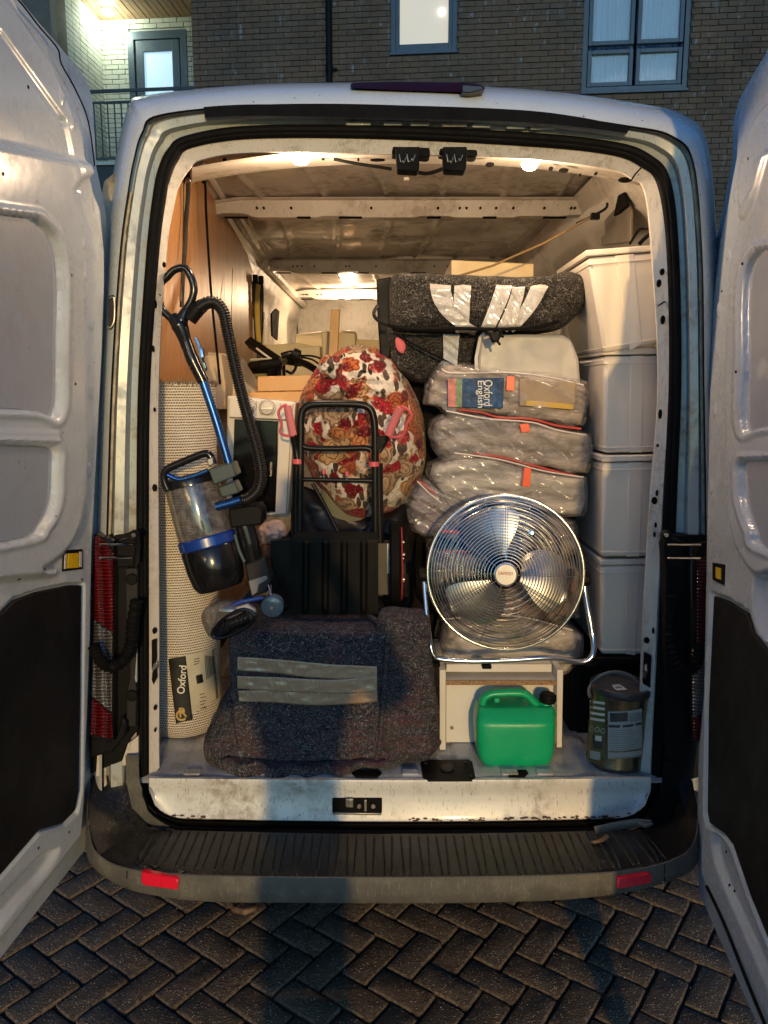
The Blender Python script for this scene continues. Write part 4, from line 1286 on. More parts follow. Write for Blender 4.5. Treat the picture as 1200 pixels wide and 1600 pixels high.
# balcony railing
m = MB(); fslab(m, uB0, uL, zslab + .98, zslab + 1.02, -.06, -.02); fslab(m, uB0, uL, zslab + .83, zslab + .86, -.05, -.03); fslab(m, uB0, uL, zslab + .05, zslab + .08, -.05, -.03)
rl = build('balcony_railing', m, simple('dark_railing', (.03, .035, .035), .45), bld, smooth=False); WPOS[rl] = WPOS[bld]
u = uB0 + .05
while u < uL:
    m = MB(); fslab(m, u, u + .016, zslab + .075, zslab + .835, -.048, -.032); build('baluster', m, M['frame_blue'] if False else rl.data.materials[0], rl, smooth=False); u += .105
# light under the balcony soffit (its glow is on the pale wall)
uu, zz = fuv(128, 60)
q = MB(); cl = fp(uu - .1, zsoff + .03, -DEP + .35); q.cyl(cl, (0, 0, 1), .09, .04, 24); bl = build('bulkhead_lamp', q, simple('lit_opal', (1, 1, 1), .4, var=0, Emission_Color=(.86, 1, .82), Emission_Strength=2.0), bld)
L = bpy.data.lights.new('balcony_light', 'POINT'); L.energy = 20; L.color = (.82, 1.0, .80); L.shadow_soft_size = .09
lo = bpy.data.objects.new('balcony_light', L); COL.objects.link(lo); lo.location = cl + Vector((0, 0, -.12))
# near grey wall block at the far left
m = MB(); fslab(m, -12, uB0 - .0, 3.0, ZTOP, -.01, .16); build('render_panel', m, simple('grey_brown_render', (.12, .10, .085), .9, bump=.3, bs=30), bld, smooth=False)
# windows
def window(name, u0, u1, z0, z1, cells, pane_mat, label, sill=True):
    m = MB(); fw = .07
    for a in ((u0, u0 + fw, z0, z1), (u1 - fw, u1, z0, z1), (u0 + fw, u1 - fw, z0, z0 + fw), (u0 + fw, u1 - fw, z1 - fw, z1)): fslab(m, *a, -.14, -.03)
    wdw = build(name, m, M['frame_blue'], bld, smooth=False, label=label, bevel=.004); WPOS[wdw] = WPOS[bld]
    m = MB(); fslab(m, u0 - .01, u1 + .01, z0 - .035, z0 - .002, -.14, .03); build('sill', m, M['frame_blue'], wdw, smooth=False, bevel=.004)
    for (a0, a1, b0, b1) in cells:
        m = MB(); f = .055
        for a in ((a0, a0 + f, b0, b1), (a1 - f, a1, b0, b1), (a0 + f, a1 - f, b0, b0 + f), (a0 + f, a1 - f, b1 - f, b1)): fslab(m, *a, -.12, -.045)
        build('sash', m, M['frame_blue'], wdw, smooth=False, bevel=.005)
        m = MB(); fslab(m, a0 + f, a1 - f, b0 + f, b1 - f, -.095, -.085); build('pane', m, pane_mat, wdw, smooth=False)
    return wdw
wl = window('window', uW0, uW1, zW0, zWt, [(uW0 + .07, uW1 - .07, zW0 + .07, zWt - .07)], lit('lit_window_pane', (.80, .60, .33), .34), 'small lit window glowing pale yellow')
# ceiling bulb inside the lit window
uu, zz = fuv(690, 14); m = MB(); m.sphere(fp(uu, zz, -.078), .045, 14, 8); build('bulb', m, lit('bulb_glow', (1, .9, .7), 3.0), wl)
wM = (uC0 + uC1) / 2; zM = fuv(990, 70)[1]
gp = NT('window_glass'); gp.set('Base Color', (.8, .9, 1)); gp.set('Roughness', .03); gp.set('Alpha', .28); gp.set('Specular IOR Level', 1.0); gp.set('Coat Weight', 1.0)
wc = window('window', uC0, uC1, zC0, zCt, [(uC0 + .08, wM - .02, zC0 + .08, zM - .03), (wM + .02, uC1 - .08, zC0 + .08, zM - .03), (uC0 + .08, wM - .02, zM + .03, zCt - .08), (wM + .02, uC1 - .08, zM + .03, zCt - .08)], gp.m, 'four-light window with closed white curtains')
m = MB(); fslab(m, uC0, uC1, zC0, zCt, -1.2, -1.15); build('room_back', m, M['hole'], wc, smooth=False)
def curtain(u0, u1, z0, z1, seed, gather=0.0):
    m = MB(); rows = []
    for z in np.linspace(z0, z1, 40):
        r = []
        t = (z - z0) / (z1 - z0)
        for u in np.linspace(u0, u1, 140):
            s = (u - u0) / (u1 - u0)
            ph = s * 60 + 2.5 * math.sin(s * 9 + seed) + gather * math.sin(t * 3 + s * 5)
            o_ = -.22 + .018 * math.sin(ph) + .010 * math.sin(ph * .47 + seed) + .03 * gather * noise.noise(Vector((s * 6, t * 5, seed)))
            r.append(fp(u, z, o_))
        rows.append(r)
    m.ngrid(rows)
    return build('curtain', m, M['curtain'], wc, angle=180)
M['curtain'] = simple('net_curtain', (.26, .35, .44), .8, var=.05)
curtain(uC0 + .05, wM - .0, zC0 + .02, zCt, 1.0); curtain(wM + .04, uC1 - .05, zC0 + .02, zCt, 2.3, 1.2)
# downpipe
m = MB(); m.tube([fp(uPipe, 0, .06), fp(uPipe, ZTOP, .06)], .045, 12); dp = build('downpipe', m, M['black'], bld); WPOS[dp] = WPOS[bld]
for z in (zW0 - .2, zW0 - 2.0, zW0 + 1.6):
    m = MB(); m.cyl(fp(uPipe, z, .06), (0, 0, 1), .055, .08, 14); m.box(fp(uPipe + .06, z, .04), (.10, .05, .03)); build('pipe_bracket', m, M['black'], dp)

# ================================================================== PHOTOGRAPHER (stands behind the camera; throws the shadow)
def skinned(name, verts, edges, radii, mat, parent, root=0, sub=2):
    me = bpy.data.meshes.new(name); org = WPOS[parent]
    me.from_pydata([Vector(v) - org for v in verts], edges, [])
    o = bpy.data.objects.new(name, me); COL.objects.link(o); o.parent = parent
    me.materials.append(mat)
    md = o.modifiers.new('skin', 'SKIN'); md.use_smooth_shade = True
    for i, r in enumerate(radii):
        me.skin_vertices[0].data[i].radius = (r, r) if not isinstance(r, tuple) else r
        me.skin_vertices[0].data[i].use_root = (i == root)
    s_ = o.modifiers.new('sub', 'SUBSURF'); s_.levels = sub; s_.render_levels = sub
    return o
bxp, byp = .055, -.42
pr = thing('person', 'person in a dark jacket and trousers holding up a phone with both hands', 'person', (bxp, byp, 0))
M['cloth_dark'] = simple('dark_jacket', (.03, .032, .04), .85, bump=.4, bs=80)
M['jeans'] = simple('dark_trousers', (.025, .03, .05), .85, bump=.4, bs=120)
M['skin'] = simple('skin', (.48, .30, .22), .5, Subsurface_Weight=.1)
def PV(*a): return [(bxp + x, byp + y, z) for x, y, z in a]
v = PV((0,0,.98),(0,0,1.14),(0,.0,1.32),(0,-.01,1.50),(0,0,1.60), (-.17,0,1.50),(-.22,.13,1.34),(-.13,.30,1.48),(.17,0,1.50),(.22,.13,1.34),(.13,.30,1.48), (-.055,0,.93),(-.055,.02,.52),(-.055,-.01,.10),(-.065,.14,.045),(.055,0,.93),(.055,.02,.52),(.055,-.01,.10),(.065,.14,.045))
e = [(0,1),(1,2),(2,3),(3,4),(3,5),(5,6),(6,7),(3,8),(8,9),(9,10),(0,11),(11,12),(12,13),(13,14),(0,15),(15,16),(16,17),(17,18)]
R_ = [(.085,.09),(.085,.09),(.13,.11),(.13,.10),.06,.08,.062,.042,.08,.062,.042,.070,.058,.045,.040,.070,.058,.045,.040]
skinned('body', v, e, R_, M['cloth_dark'], pr)
# head with face
m = MB(); hc = Vector((bxp, byp + .03, 1.755)); m.sphere(hc, (.077, .098, .118), 28, 20)
for i, p in enumerate(m.v):
    p = Vector(p); d = p - hc
    if d.z < -.02: d.x *= 1 - .28 * min(1, (-d.z - .02) / .09); d.y *= 1 - .12 * min(1, (-d.z - .02) / .09)
    if d.y > .07 and abs(d.x) < .018 and -.045 < d.z < .02: d.y += .02 * (1 - abs(d.x) / .018) * (1 - (d.z + .045) / .08)
    for sx in (-1, 1):
        q = math.hypot(d.x - sx * .03, d.z - .008)
        if d.y > 0 and q < .018: d.y -= .008 * (1 - q / .018)
    m.v[i] = tuple(hc + d)
hd = build('head', m, M['skin'], pr, angle=180); WPOS[hd] = WPOS[pr]
for sx in (-1, 1):
    m = MB(); m.sphere(hc + Vector((sx * .03, .082, .008)), .011, 12, 8); build('eye', m, simple('eye_white', (.7, .68, .65), .2), hd)
    m = MB(); m.sphere(hc + Vector((sx * .08, -.005, -.005)), (.012, .022, .034), 12, 8); build('ear', m, M['skin'], hd)
m = MB(); m.sphere(hc + Vector((0, .083, -.058)), (.024, .010, .007), 12, 6); build('mouth', m, simple('lips', (.38, .14, .12), .5), hd)
m = MB(); m.tube([Vector((bxp, byp + .0, 1.56)), Vector((bxp, byp + .015, 1.68))], .055, 14); build('neck', m, M['skin'], pr)
m = MB(); m.sphere(hc + Vector((0, -.018, .022)), (.086, .098, .112), 24, 16)
m.v = [(p[0], min(p[1], hc.y + .055 + max(0, p[2] - hc.z - .06)), max(p[2], hc.z - .05 if p[1] < hc.y else hc.z + .05)) for p in m.v]
build('hair', m, simple('dark_hair', (.03, .02, .012), .6, bump=.6, bs=150), pr)
m = MB(); m.box((0.0, -.045, 1.80), (.074, .009, .155)); ph = build('phone', m, M['black_gloss'], None, bevel=.004)
ident(ph, 'black phone held upright at eye level in both hands of the person', 'phone')
for sx in (-1, 1):
    base = Vector((bxp + sx * .115, byp + .30, 1.50)); palm = Vector((sx * .055, -.075, 1.755))
    vs = [base, base.lerp(palm, .5), palm + Vector((sx * .004, -.012, -.045)), palm]; ed = [(0, 1), (1, 2), (2, 3)]; rd_ = [.032, .028, (.026, .020), (.030, .015)]
    skinned('hand', vs, ed, rd_, M['skin'], pr)
    for k, ln in enumerate((.92, 1.0, .95, .78)):
        b = palm + Vector((0, .012, .030 - k * .021)); q = MB()
        q.tube(cr([b, b + Vector((sx * -.004, .026 * ln, 0)), b + Vector((sx * -.022, .030 * ln, 0)), b + Vector((sx * -.034 * ln, .020, 0))], 4), [.009] * 9 + [.009, .0085, .008, .006], 8); build('finger', q, M['skin'], pr)
    q = MB(); b = palm + Vector((sx * .004, -.006, -.02)); q.tube(cr([b, b + Vector((sx * -.010, -.014, .02)), b + Vector((sx * -.026, -.006, .042))], 5), [.012] * 6 + [.011, .010, .009, .008, .007], 8); build('thumb', q, M['skin'], pr)
for sx in (-1, 1):
    m = MB(); m.sphere((bxp + sx * .065, byp + .05, .045), (.05, .15, .045), 18, 10); build('shoe', m, M['black'], pr)

# the lantern itself
lt = thing('street_lamp', 'black post lantern with a lit opal head, standing behind the person with the phone', 'street lamp', (LAMP.x, LAMP.y, 0))
m = MB(); m.lathe([(.09, 0), (.09, .10), (.055, .16), (.045, 1.2), (.038, 2.75), (.06, 2.78)], (LAMP.x, LAMP.y, 0), seg=24); build('post', m, M['black'], lt)
m = MB(); m.lathe([(.20, 3.08), (.19, 3.10), (.06, 3.16), (.01, 3.18)], (LAMP.x, LAMP.y, 0), seg=28); build('hood', m, M['black'], lt)
for k in range(4):
    a = k * math.pi / 2 + .7; m = MB(); m.tube([Vector((LAMP.x + .06 * math.cos(a), LAMP.y + .06 * math.sin(a), 2.78)), Vector((LAMP.x + .17 * math.cos(a), LAMP.y + .17 * math.sin(a), 3.09))], .006, 6); build('strut', m, M['black'], lt)
m = MB(); m.lathe([(.03, 2.79), (.04, 2.80), (.04, 2.84), (.02, 2.85)], (LAMP.x, LAMP.y, 0), seg=20); build('lamp_glass', m, simple('lit_lantern_glass', (1, .8, .5), .4, var=0, Emission_Color=(1, .66, .3), Emission_Strength=8.0), lt)

# ================================================================== LOAD
def copy_tree(o, loc, label):
    c = o.copy(); COL.objects.link(c); c.location = loc; c['label'] = label
    for ch in o.children:
        d = ch.copy(); COL.objects.link(d); d.parent = c
    return c
def setw(o, p): WPOS[o] = WPOS[p]; return o

# ---- blanket-wrapped box, bottom
def blanket_mat(name, c0, c1, c2, c3, sc_=1.0, top_tint=None):
    t = NT(name)
    fib = t.noise(92 * sc_, 4, .7, dist=3.5)
    fib2 = t.noise(30 * sc_, 6, .8, t.map((1, 1, 1.5), loc=(3, 3, 3)), 3.0)
    big = t.noise(5, 3, .5)
    c = t.ramp(fib2, [(.38, c0), (.50, c1), (.58, c2), (.66, c3)], 'LINEAR')
    c = t.mix(t.ramp(fib, [(.57, 0.0), (.63, .85)]), c, c3)
    c = t.mix(t.ramp(fib, [(.38, .9), (.46, 0.0)]), c, tuple(x * .35 for x in c0))
    if top_tint:
        c = t.mix(t.math('MULTIPLY', t.ramp(t.noise(34, 4, .7, t.map((.5, 1, 2))), [(.45, 0.0), (.62, 1.0)]), t.ramp(big, [(.35, .1), (.65, .55)])), c, top_tint)
    t.set('Base Color', c); t.set('Roughness', .95); t.set('Sheen Weight', .08); t.set('Specular IOR Level', .1)
    t.bump(t.math('ADD', fib, t.math('MULTIPLY', fib2, .8)), 1.0, .010)
    return t.m
M['blanket'] = blanket_mat('removal_blanket', (.005,.006,.011), (.022,.026,.042), (.075,.080,.105), (.42,.42,.43), .9, (.17, .05, .07))
M['blanket_g'] = blanket_mat('removal_blanket_grey', (.006,.005,.005), (.016,.014,.013), (.05,.045,.042), (.36,.33,.30), .9)
wb = thing('wrapped_box', 'box wrapped in blue-grey moving blanket and brown tape, beneath the black hand truck', 'wrapped box', at(470, 1195, 2.45))
def wpillow(name, poly, Yc, T, mat, parent, **kw):
    m = MB(); lab = kw.pop('label', None); pillow(m, poly, Yc, T, **kw); return build(name, m, mat, parent, angle=180, label=lab)
# core box covered by cloth: rounded box with sag and folds
def cloth_box(x0, x1, z0, z1, y0, y1, r, wr, seed, folds=None, n=90):
    m = MB(); rows = []
    # superellipsoid-like box via grid on 5 faces: use spherical map
    for i in range(n + 1):
        ph = -math.pi / 2 + math.pi * i / n
        r_ = []
        for j in range(int(n * 1.6)):
            th = 2 * math.pi * j / int(n * 1.6)
            def sg(c, e): return math.copysign(abs(c) ** e, c)
            e = r
            X = sg(math.cos(ph), e) * sg(math.cos(th), e); Y = sg(math.cos(ph), e) * sg(math.sin(th), e); Z = sg(math.sin(ph), e)
            p = Vector(((x0 + x1) / 2 + X * (x1 - x0) / 2, (y0 + y1) / 2 + Y * (y1 - y0) / 2, (z0 + z1) / 2 + Z * (z1 - z0) / 2))
            q = Vector((p.x * 7 + seed, p.y * 7, p.z * 7))
            d = wr * (noise.noise(q) + .6 * noise.noise(q * 2.1) + .3 * noise.noise(q * 5))
            nrm = Vector((X ** 3, Y ** 3, Z ** 3)); 
            if nrm.length > 1e-6: nrm.normalize()
            if folds: d += folds(p)
            r_.append(p + nrm * d)
        rows.append(r_)
    m.ngrid(rows, closed_u=True)
    return m
A0 = at(368, 1195, 2.30); A1 = at(592, 1195, 2.30); ztop = 1.075
def fbx(p):
    d = 0
    if p.y < 2.40:
        t = (p.z - .62) / .45
        d += .014 * math.exp(-((p.z - .735 - .10 * (p.x + .25)) / .018) ** 2) - .012 * math.exp(-((p.z - .700 - .14 * (p.x + .25)) / .02) ** 2)
        if t < .42: d += .026 * noise.noise(Vector((p.x * 6, 2, p.z * 13))) + .012 * (1 - t / .42) + .010 * math.sin(p.z * 60 + p.x * 14 + 4 * noise.noise(p * 5)) * (1 - t / .42)
    return d
build('blanket', cloth_box(A0.x - .012, A1.x + .02, .625, ztop, 2.285, 2.72, .11, .005, 1.0, fbx, 120), M['blanket'], wb, angle=180)
# side drape on the right and bunched corners
def drape(poly, Yc, T, seed, wr=.012, fold=None, p=3.2, ys=0): 
    m = MB(); pillow(m, poly, Yc, T, p=p, wr=wr, wscale=11, seed=seed, rings=40, nth=170, fold=fold, ys=ys); return m
build('blanket_flap', drape([(592,960),(640,955),(668,962),(672,1000),(678,1060),(686,1110),(684,1150),(670,1170),(640,1178),(600,1186),(586,1192),(588,1120),(590,1040)], 2.36, .075, 3.0, .012,
      lambda P, r: .006 * math.sin(P.x * 60 + P.z * 14 + 7 * noise.noise(Vector((P.x * 5, 0, P.z * 3)))) * (.3 + .7 * r) + .012 * noise.noise(Vector((P.x * 9, 3, P.z * 4))), 6), M['blanket'], wb, angle=180)
build('blanket_corner', drape([(372,1062),(350,1085),(336,1120),(322,1150),(326,1175),(346,1200),(372,1206),(392,1200),(386,1150),(384,1100)], 2.36, .085, 5.0, .016,
      lambda P, r: .014 * math.sin(P.x * 90 + P.z * 30) * r), M['blanket'], wb, angle=180)
build('blanket_hem', drape([(345,1192),(360,1184),(420,1190),(500,1192),(590,1186),(600,1192),(560,1202),(500,1208),(492,1215),(470,1210),(400,1212),(360,1210)], 2.265, .030, 6.0, .010,
      lambda P, r: .006 * math.sin(P.x * 60)), M['blanket'], wb, angle=180)
build('blanket_hem', drape([(610,1178),(650,1170),(676,1156),(690,1160),(672,1178),(662,1190),(640,1186),(618,1186)], 2.36, .03, 9.0, .012), M['blanket'], wb, angle=180)
# flap edge roll over the top, strap
m = MB(); P = cr([at(575,962,2.42), at(590,972,2.34), at(604,985,2.29), at(606,1010,2.28), at(600,1080,2.275), at(594,1150,2.275), at(588,1190,2.27)], 10)
m.tube(P, [.010 + .002 * noise.noise(Vector((i * .4, 0, 0))) for i in range(len(P))], 9, flat=.7); build('blanket_edge', m, M['blanket'], wb, angle=180)
def tape_mat(name, col, alpha, rough=.16):
    t = NT(name); t.set('Base Color', t.mix(t.noise(9, 3, .5, t.map((1, 1, 3))), tuple(c * .86 for c in col), col)); t.set('Roughness', t.ramp(t.noise(30, 3), [(.3, rough * .6), (.7, rough * 1.7)])); t.set('Alpha', alpha); t.set('Coat Weight', .6)
    w = t.noise(34, 4, .6, t.map((1.6, 1, 1)), 1.2); t.bump(w, .9, .006); return t.m
M['tape'] = tape_mat('brown_tape', (.40, .27, .17), .95)
M['tape_clear'] = tape_mat('clear_tape', (.52, .49, .46), .72, .22)
def band(poly_top, poly_bot, off, mat, parent, name, base_Y=2.283, n=90, th=.0015):
    m = MB(); tp = cr([(x, y, 0) for x, y in poly_top], 14); bt = cr([(x, y, 0) for x, y in poly_bot], 14)
    rows = []
    for k in range(9):
        s = k / 8; rows.append([at(a.x + (b.x - a.x) * s, a.y + (b.y - a.y) * s, base_Y - off + .004 * noise.noise(Vector((a.x * .07, (a.y + (b.y - a.y) * s) * .12, off * 100)))) for a, b in zip(tp, bt)])
    R2 = [[p + Vector((0, th, 0)) for p in r] for r in rows][::-1]
    m.ngrid(rows + R2, closed_v=True); return build(name, m, mat, parent, angle=180)
xa, xb = 372, 589
band([(371,1026),(430,1030),(520,1038),(589,1041)], [(371,1048),(430,1052),(500,1060),(589,1062)], .006, M['tape'], wb, 'brown_tape')
band([(371,1056),(430,1058),(520,1062),(589,1056)], [(371,1076),(430,1080),(520,1084),(589,1082)], .009, M['tape'], wb, 'brown_tape')
band([(372,1079),(430,1078),(520,1078),(589,1072)], [(374,1096),(430,1098),(500,1102),(590,1097)], .007, M['tape'], wb, 'brown_tape')
for y0, y1 in ((1026,1048),(1056,1096)):
    m = MB(); p = [at(371, y0, 2.28), at(371, y1, 2.28)]; m.prism([p[0], p[1], p[1] + Vector((-.006, .02, 0)), p[0] + Vector((-.006, .02, 0))], [q + Vector((-.012, .25, 0)) for q in [p[0], p[1], p[1] + Vector((-.004, .0, 0)), p[0] + Vector((-.004, .0, 0))]]); build('brown_tape', m, M['tape'], wb)
# black strap lying across the top
m = MB(); m.tube(cr([at(560,958,2.55), at(590,955,2.52), at(612,962,2.46), at(640,960,2.46), at(668,965,2.42)], 8), .009, 6, flat=.3); st = build('strap', m, M['rubber']); ident(st, 'loose black webbing strap lying across the top of the blue-grey wrapped box', 'strap')

# ---- rolled rug with paper label
rx, ry = at(291, 1170, 2.60).x, 2.60
z0r, z1r = .625, at(300, 598, 2.52).z
rug = thing('rolled_rug', 'rolled-up cream woven rug standing upright against the left wall of the van', 'rug', (rx, ry, z0r))
def rug_mat():
    t = NT('rug_backing'); uv = t.tc.outputs['UV']
    sp = t.n('ShaderNodeSeparateXYZ'); t.l(uv, sp.inputs[0])
    wob = t.math('MULTIPLY', t.noise(45, 2), .0035)
    v = t.math('DIVIDE', t.math('ADD', sp.outputs[1], wob), .0088); row = t.math('FLOOR', v); fv_ = t.math('FRACT', v)
    u = t.math('ADD', t.math('DIVIDE', sp.outputs[0], .0082), t.math('MULTIPLY', row, .5)); fu_ = t.math('FRACT', u)
    dash = t.math('MULTIPLY', t.ramp(fv_, [(.02, 0.0), (.10, 1.0), (.34, 1.0), (.44, 0.0)]), t.ramp(fu_, [(.10, 0.0), (.2, 1.0), (.80, 1.0), (.90, 0.0)]))
    base = t.mix(t.noise(140, 3), (.62, .56, .46), (.88, .83, .74)); base = t.mix(t.ramp(t.noise(5, 4), [(.4, 0.0), (.65, .35)]), base, (.42, .33, .23))
    c = t.mix(dash, base, (.085, .062, .045))
    t.set('Base Color', c); t.set('Roughness', .95); t.set('Specular IOR Level', .1)
    t.bump(t.math('SUBTRACT', t.noise(200, 2), t.math('MULTIPLY', dash, 1.5)), 1.0, .004); return t.m
M['rug'] = rug_mat()
m = MB(); rows = []; uvs = []; RR = .132; NTH, NZ = 160, 90
for i in range(NZ + 1):
    z = z0r + (z1r - z0r) * i / NZ; r = []
    for j in range(NTH + 1):
        th = j / NTH * 2 * math.pi * 1.0
        rad_ = RR * (1 + .02 * math.sin(z * 5)) * (1 - .18 * max(0, (.05 - (z - z0r)) / .05) ** 2) + .004 * noise.noise(Vector((math.cos(th) * 2, math.sin(th) * 2, z * 3)))
        if j > NTH * .5: pass
        r.append(Vector((rx + rad_ * math.cos(th) + (.012 * (z - z0r)), ry - rad_ * math.sin(th), z)))
        uvs.append((th * RR, z - z0r))
    rows.append(r)
m.ngrid(rows); m.uv = uvs
build('rug_backing', m, M['rug'], rug, angle=180)
m = MB(); P = []
for i in range(260):
    th = i / 260 * 2 * math.pi * 3.6; r = .018 + (RR - .02) * i / 260; P.append(Vector((rx + .012 * 1.2 + r * math.cos(th), ry - r * math.sin(th), z1r - .004)))
m.tube(P, .011, 6); build('pile_spiral', m, simple('brown_pile', (.16, .11, .07), 1.0, bump=1.0, bs=160, var=.5, vs=60), rug)
m = MB(); rr = random.Random(8)
for i in range(1500):
    th = rr.uniform(0, 6.283); r = RR + rr.uniform(-.022, .006); c = Vector((rx + .014 + r * math.cos(th), ry - r * math.sin(th), z1r - .002 - rr.uniform(0, .012)))
    d = Vector((rr.uniform(-.5, .5) + math.cos(th) * .5, rr.uniform(-.5, .5) - math.sin(th) * .5, rr.uniform(.3, 1.2))).normalized() * rr.uniform(.008, .022); w = Vector((rr.uniform(-1, 1), rr.uniform(-1, 1), 0)).normalized() * .0016
    m.add([c - w, c + w, c + d], [(0, 1, 2)])
o = build('fringe', m, simple('brown_fringe', (.20, .14, .09), 1.0, var=.6, vs=80), rug); o['kind'] = 'stuff'
# label sheet bent round the roll
def on_rug(px, py, off=.003):
    d = ray(px, py).normalized(); c = CAMP
    # cylinder intersection
    zz = 0
    lean = 0
    for _ in range(3):
        ax = rx + .012 * zz
        ox, oy = c.x - ax, c.y - ry; a = d.x ** 2 + d.y ** 2; b = 2 * (ox * d.x + oy * d.y); q = ox * ox + oy * oy - (RR + off) ** 2
        disc = max(0, b * b - 4 * a * q); t = (-b - math.sqrt(disc)) / (2 * a); p = c + d * t; zz = p.z - z0r
    return p
def rug_quad(name, c, mat, parent, off=.003, n=14):
    m = MB(); rows = []
    for i in range(n + 1):
        a = i / n; r = []
        for j in range(n + 1):
            b = j / n; x = (c[0][0] * (1 - a) + c[1][0] * a) * (1 - b) + (c[3][0] * (1 - a) + c[2][0] * a) * b; y = (c[0][1] * (1 - a) + c[1][1] * a) * (1 - b) + (c[3][1] * (1 - a) + c[2][1] * a) * b
            r.append(on_rug(x, y, off))
        rows.append(r)
    rows2 = [[on_rug_back(p, .0012) for p in r] for r in rows]
    m.ngrid(rows + rows2[::-1], closed_v=True); return build(name, m, mat, parent, angle=180)
def on_rug_back(p, t): 
    v = Vector((rx - p.x, ry - p.y, 0)).normalized(); return p + v * t
M['paper'] = simple('cream_label_paper', (.50, .47, .36), .45, var=.12, vs=14); M['ink'] = simple('black_ink', (.012, .011, .010), .4, var=.3); M['gold'] = simple('gold_print', (.45, .30, .10), .4, var=.1); M['offw'] = simple('white_print', (.70, .68, .60), .5, var=.05)
lb = rug_quad('paper_label', [(263,1030),(334,1015),(341,1090),(278,1130)], M['paper'], rug); WPOS[lb] = WPOS[rug]
rug_quad('label_band', [(263,1030),(290,1025),(301,1124),(275,1131)], M['ink'], lb, .0045)
def text_mesh(s, size, font=None, ext=.0006, bold=0.0, align='CENTER', shear=0.0):
    cu = bpy.data.curves.new('t', 'FONT'); cu.body = s; cu.size = size; cu.extrude = ext; cu.align_x = align; cu.align_y = 'CENTER'; cu.offset = bold; cu.shear = shear
    ob = bpy.data.objects.new('t', cu); COL.objects.link(ob); dg = bpy.context.evaluated_depsgraph_get()
    me = ob.evaluated_get(dg).to_mesh(); v = [tuple(x.co) for x in me.vertices]; f = [tuple(p.vertices) for p in me.polygons]; ob.evaluated_get(dg).to_mesh_clear()
    bpy.data.objects.remove(ob); bpy.data.curves.remove(cu)
    return v, f
def text_px(name, s, c, xdir, height_px, Yfn, mat, parent, bold=.0, shear=0.0, width_px=None):
    """lettering: c pixel centre, xdir pixel direction of reading, mapped on a surface by Yfn(px,py)->point"""
    v, f = text_mesh(s, 1.0, bold=bold, shear=shear, ext=.0)
    V = np.array(v); w = V[:, 0].max() - V[:, 0].min(); h = V[:, 1].max() - V[:, 1].min()
    xd = Vector((xdir[0], xdir[1])).normalized(); yd = Vector((xd.y, -xd.x))
    sc_ = height_px / h; sx = sc_ if width_px is None else width_px / w
    m = MB(); pts = []
    cy = (V[:, 1].max() + V[:, 1].min()) / 2; cx = (V[:, 0].max() + V[:, 0].min()) / 2
    for x, y, z in v:
        q = Vector(c) + xd * ((x - cx) * sx) + yd * ((y - cy) * sc_)
        pts.append(Yfn(q.x, q.y))
    m.add(pts, f); return build(name, m, mat, parent, smooth=False)
text_px('lettering', 'Oxford', (284,1062), (.08,-1), 12, lambda x, y: on_rug(x, y, .0055), M['offw'], lb, bold=.012, width_px=44)
text_px('lettering', 'R', (286,1113), (1,-.1), 15, lambda x, y: on_rug(x, y, .0055), M['gold'], lb, bold=.02)
text_px('lettering', 'C', (282,1118), (1,-.1), 17, lambda x, y: on_rug(x, y, .0055), M['gold'], lb, bold=.02)
rug_quad('print_block', [(306,1056),(316,1053),(318,1066),(308,1069)], M['ink'], lb, .0045, 3)
for k in range(7):
    x0 = 320 + k * 2.2; y0 = 1024 + k * .3
    rug_quad('print_line', [(x0,y0),(x0 + .7,y0),(x0 + 3.5,y0 + 38 - k * 2),(x0 + 2.8,y0 + 38 - k * 2)], M['ink'], lb, .0045, 3)
for (x0, y0, w, h) in ((303,1030,9,1),(303,1034,10,1),(303,1038,8,1),(312,1085,8,1),(313,1090,9,1),(312,1096,10,1),(313,1101,7,1),(313,1107,9,1)):
    rug_quad('print_line', [(x0,y0),(x0 + w,y0 - 2),(x0 + w,y0 - 1),(x0,y0 + 1)], M['ink'], lb, .0045, 3)

# ---- vacuum cleaner
M['hose'] = simple('black_hose', (.010, .009, .009), .34, spec=.35)
vc = thing('vacuum_cleaner', 'black and blue upright vacuum cleaner with ribbed hose leaning on the rolled rug', 'vacuum cleaner', at(395, 1000, 2.36))
VY = 2.36
def vt(name, pts, r, mat, seg=12, n=8, Y=VY, flat=1.0, parent=None):
    m = MB(); P = cr([at(p[0], p[1], p[2] if len(p) > 2 else Y) for p in pts], n)
    rs = r if not isinstance(r, (list, tuple)) else list(np.interp(np.linspace(0, 1, len(P)), np.linspace(0, 1, len(r)), r))
    m.tube(P, rs, seg, flat=flat); return build(name, m, mat, parent or vc, angle=60)
M['blue_metal'] = simple('blue_anodised', (.03, .10, .32), .28, .85, var=.08)
M['blue_plastic'] = simple('blue_plastic', (.008, .04, .26), .25, coat=.5)
M['grey_teal'] = simple('dark_teal_plastic', (.035, .06, .065), .4, coat=.2)
KP = .00197
vt('handle', [(262,432),(272,422),(288,419),(298,432),(303,452),(298,472),(286,490),(276,505)], .0115, M['black_gloss'], 14)
vt('handle', [(262,432),(250,444),(247,460),(254,484),(276,505)], .0115, M['black_gloss'], 14)
vt('neck', [(268,494),(280,508),(288,528),(292,545)], [.016, .026, .020, .015], M['black_gloss'])
vt('neck', [(292,482),(284,500),(284,515)], [.012, .020, .018], M['black_gloss'])
vt('wand', [(289,528),(300,560),(318,597)], [.017, .020, .018], M['black_gloss'])
vt('tube', [(317,595),(337,655),(358,726)], .0135, M['blue_metal'], 18)
m = MB(); m.tube(cr([at(305,528,2.33), at(313,545,2.33), at(316,560,2.33), at(322,580,2.335)], 6), [.006] * 6 + [.009] * 7 + [.006] * 5 + [.005], 8); build('trigger', m, M['chrome'], vc)
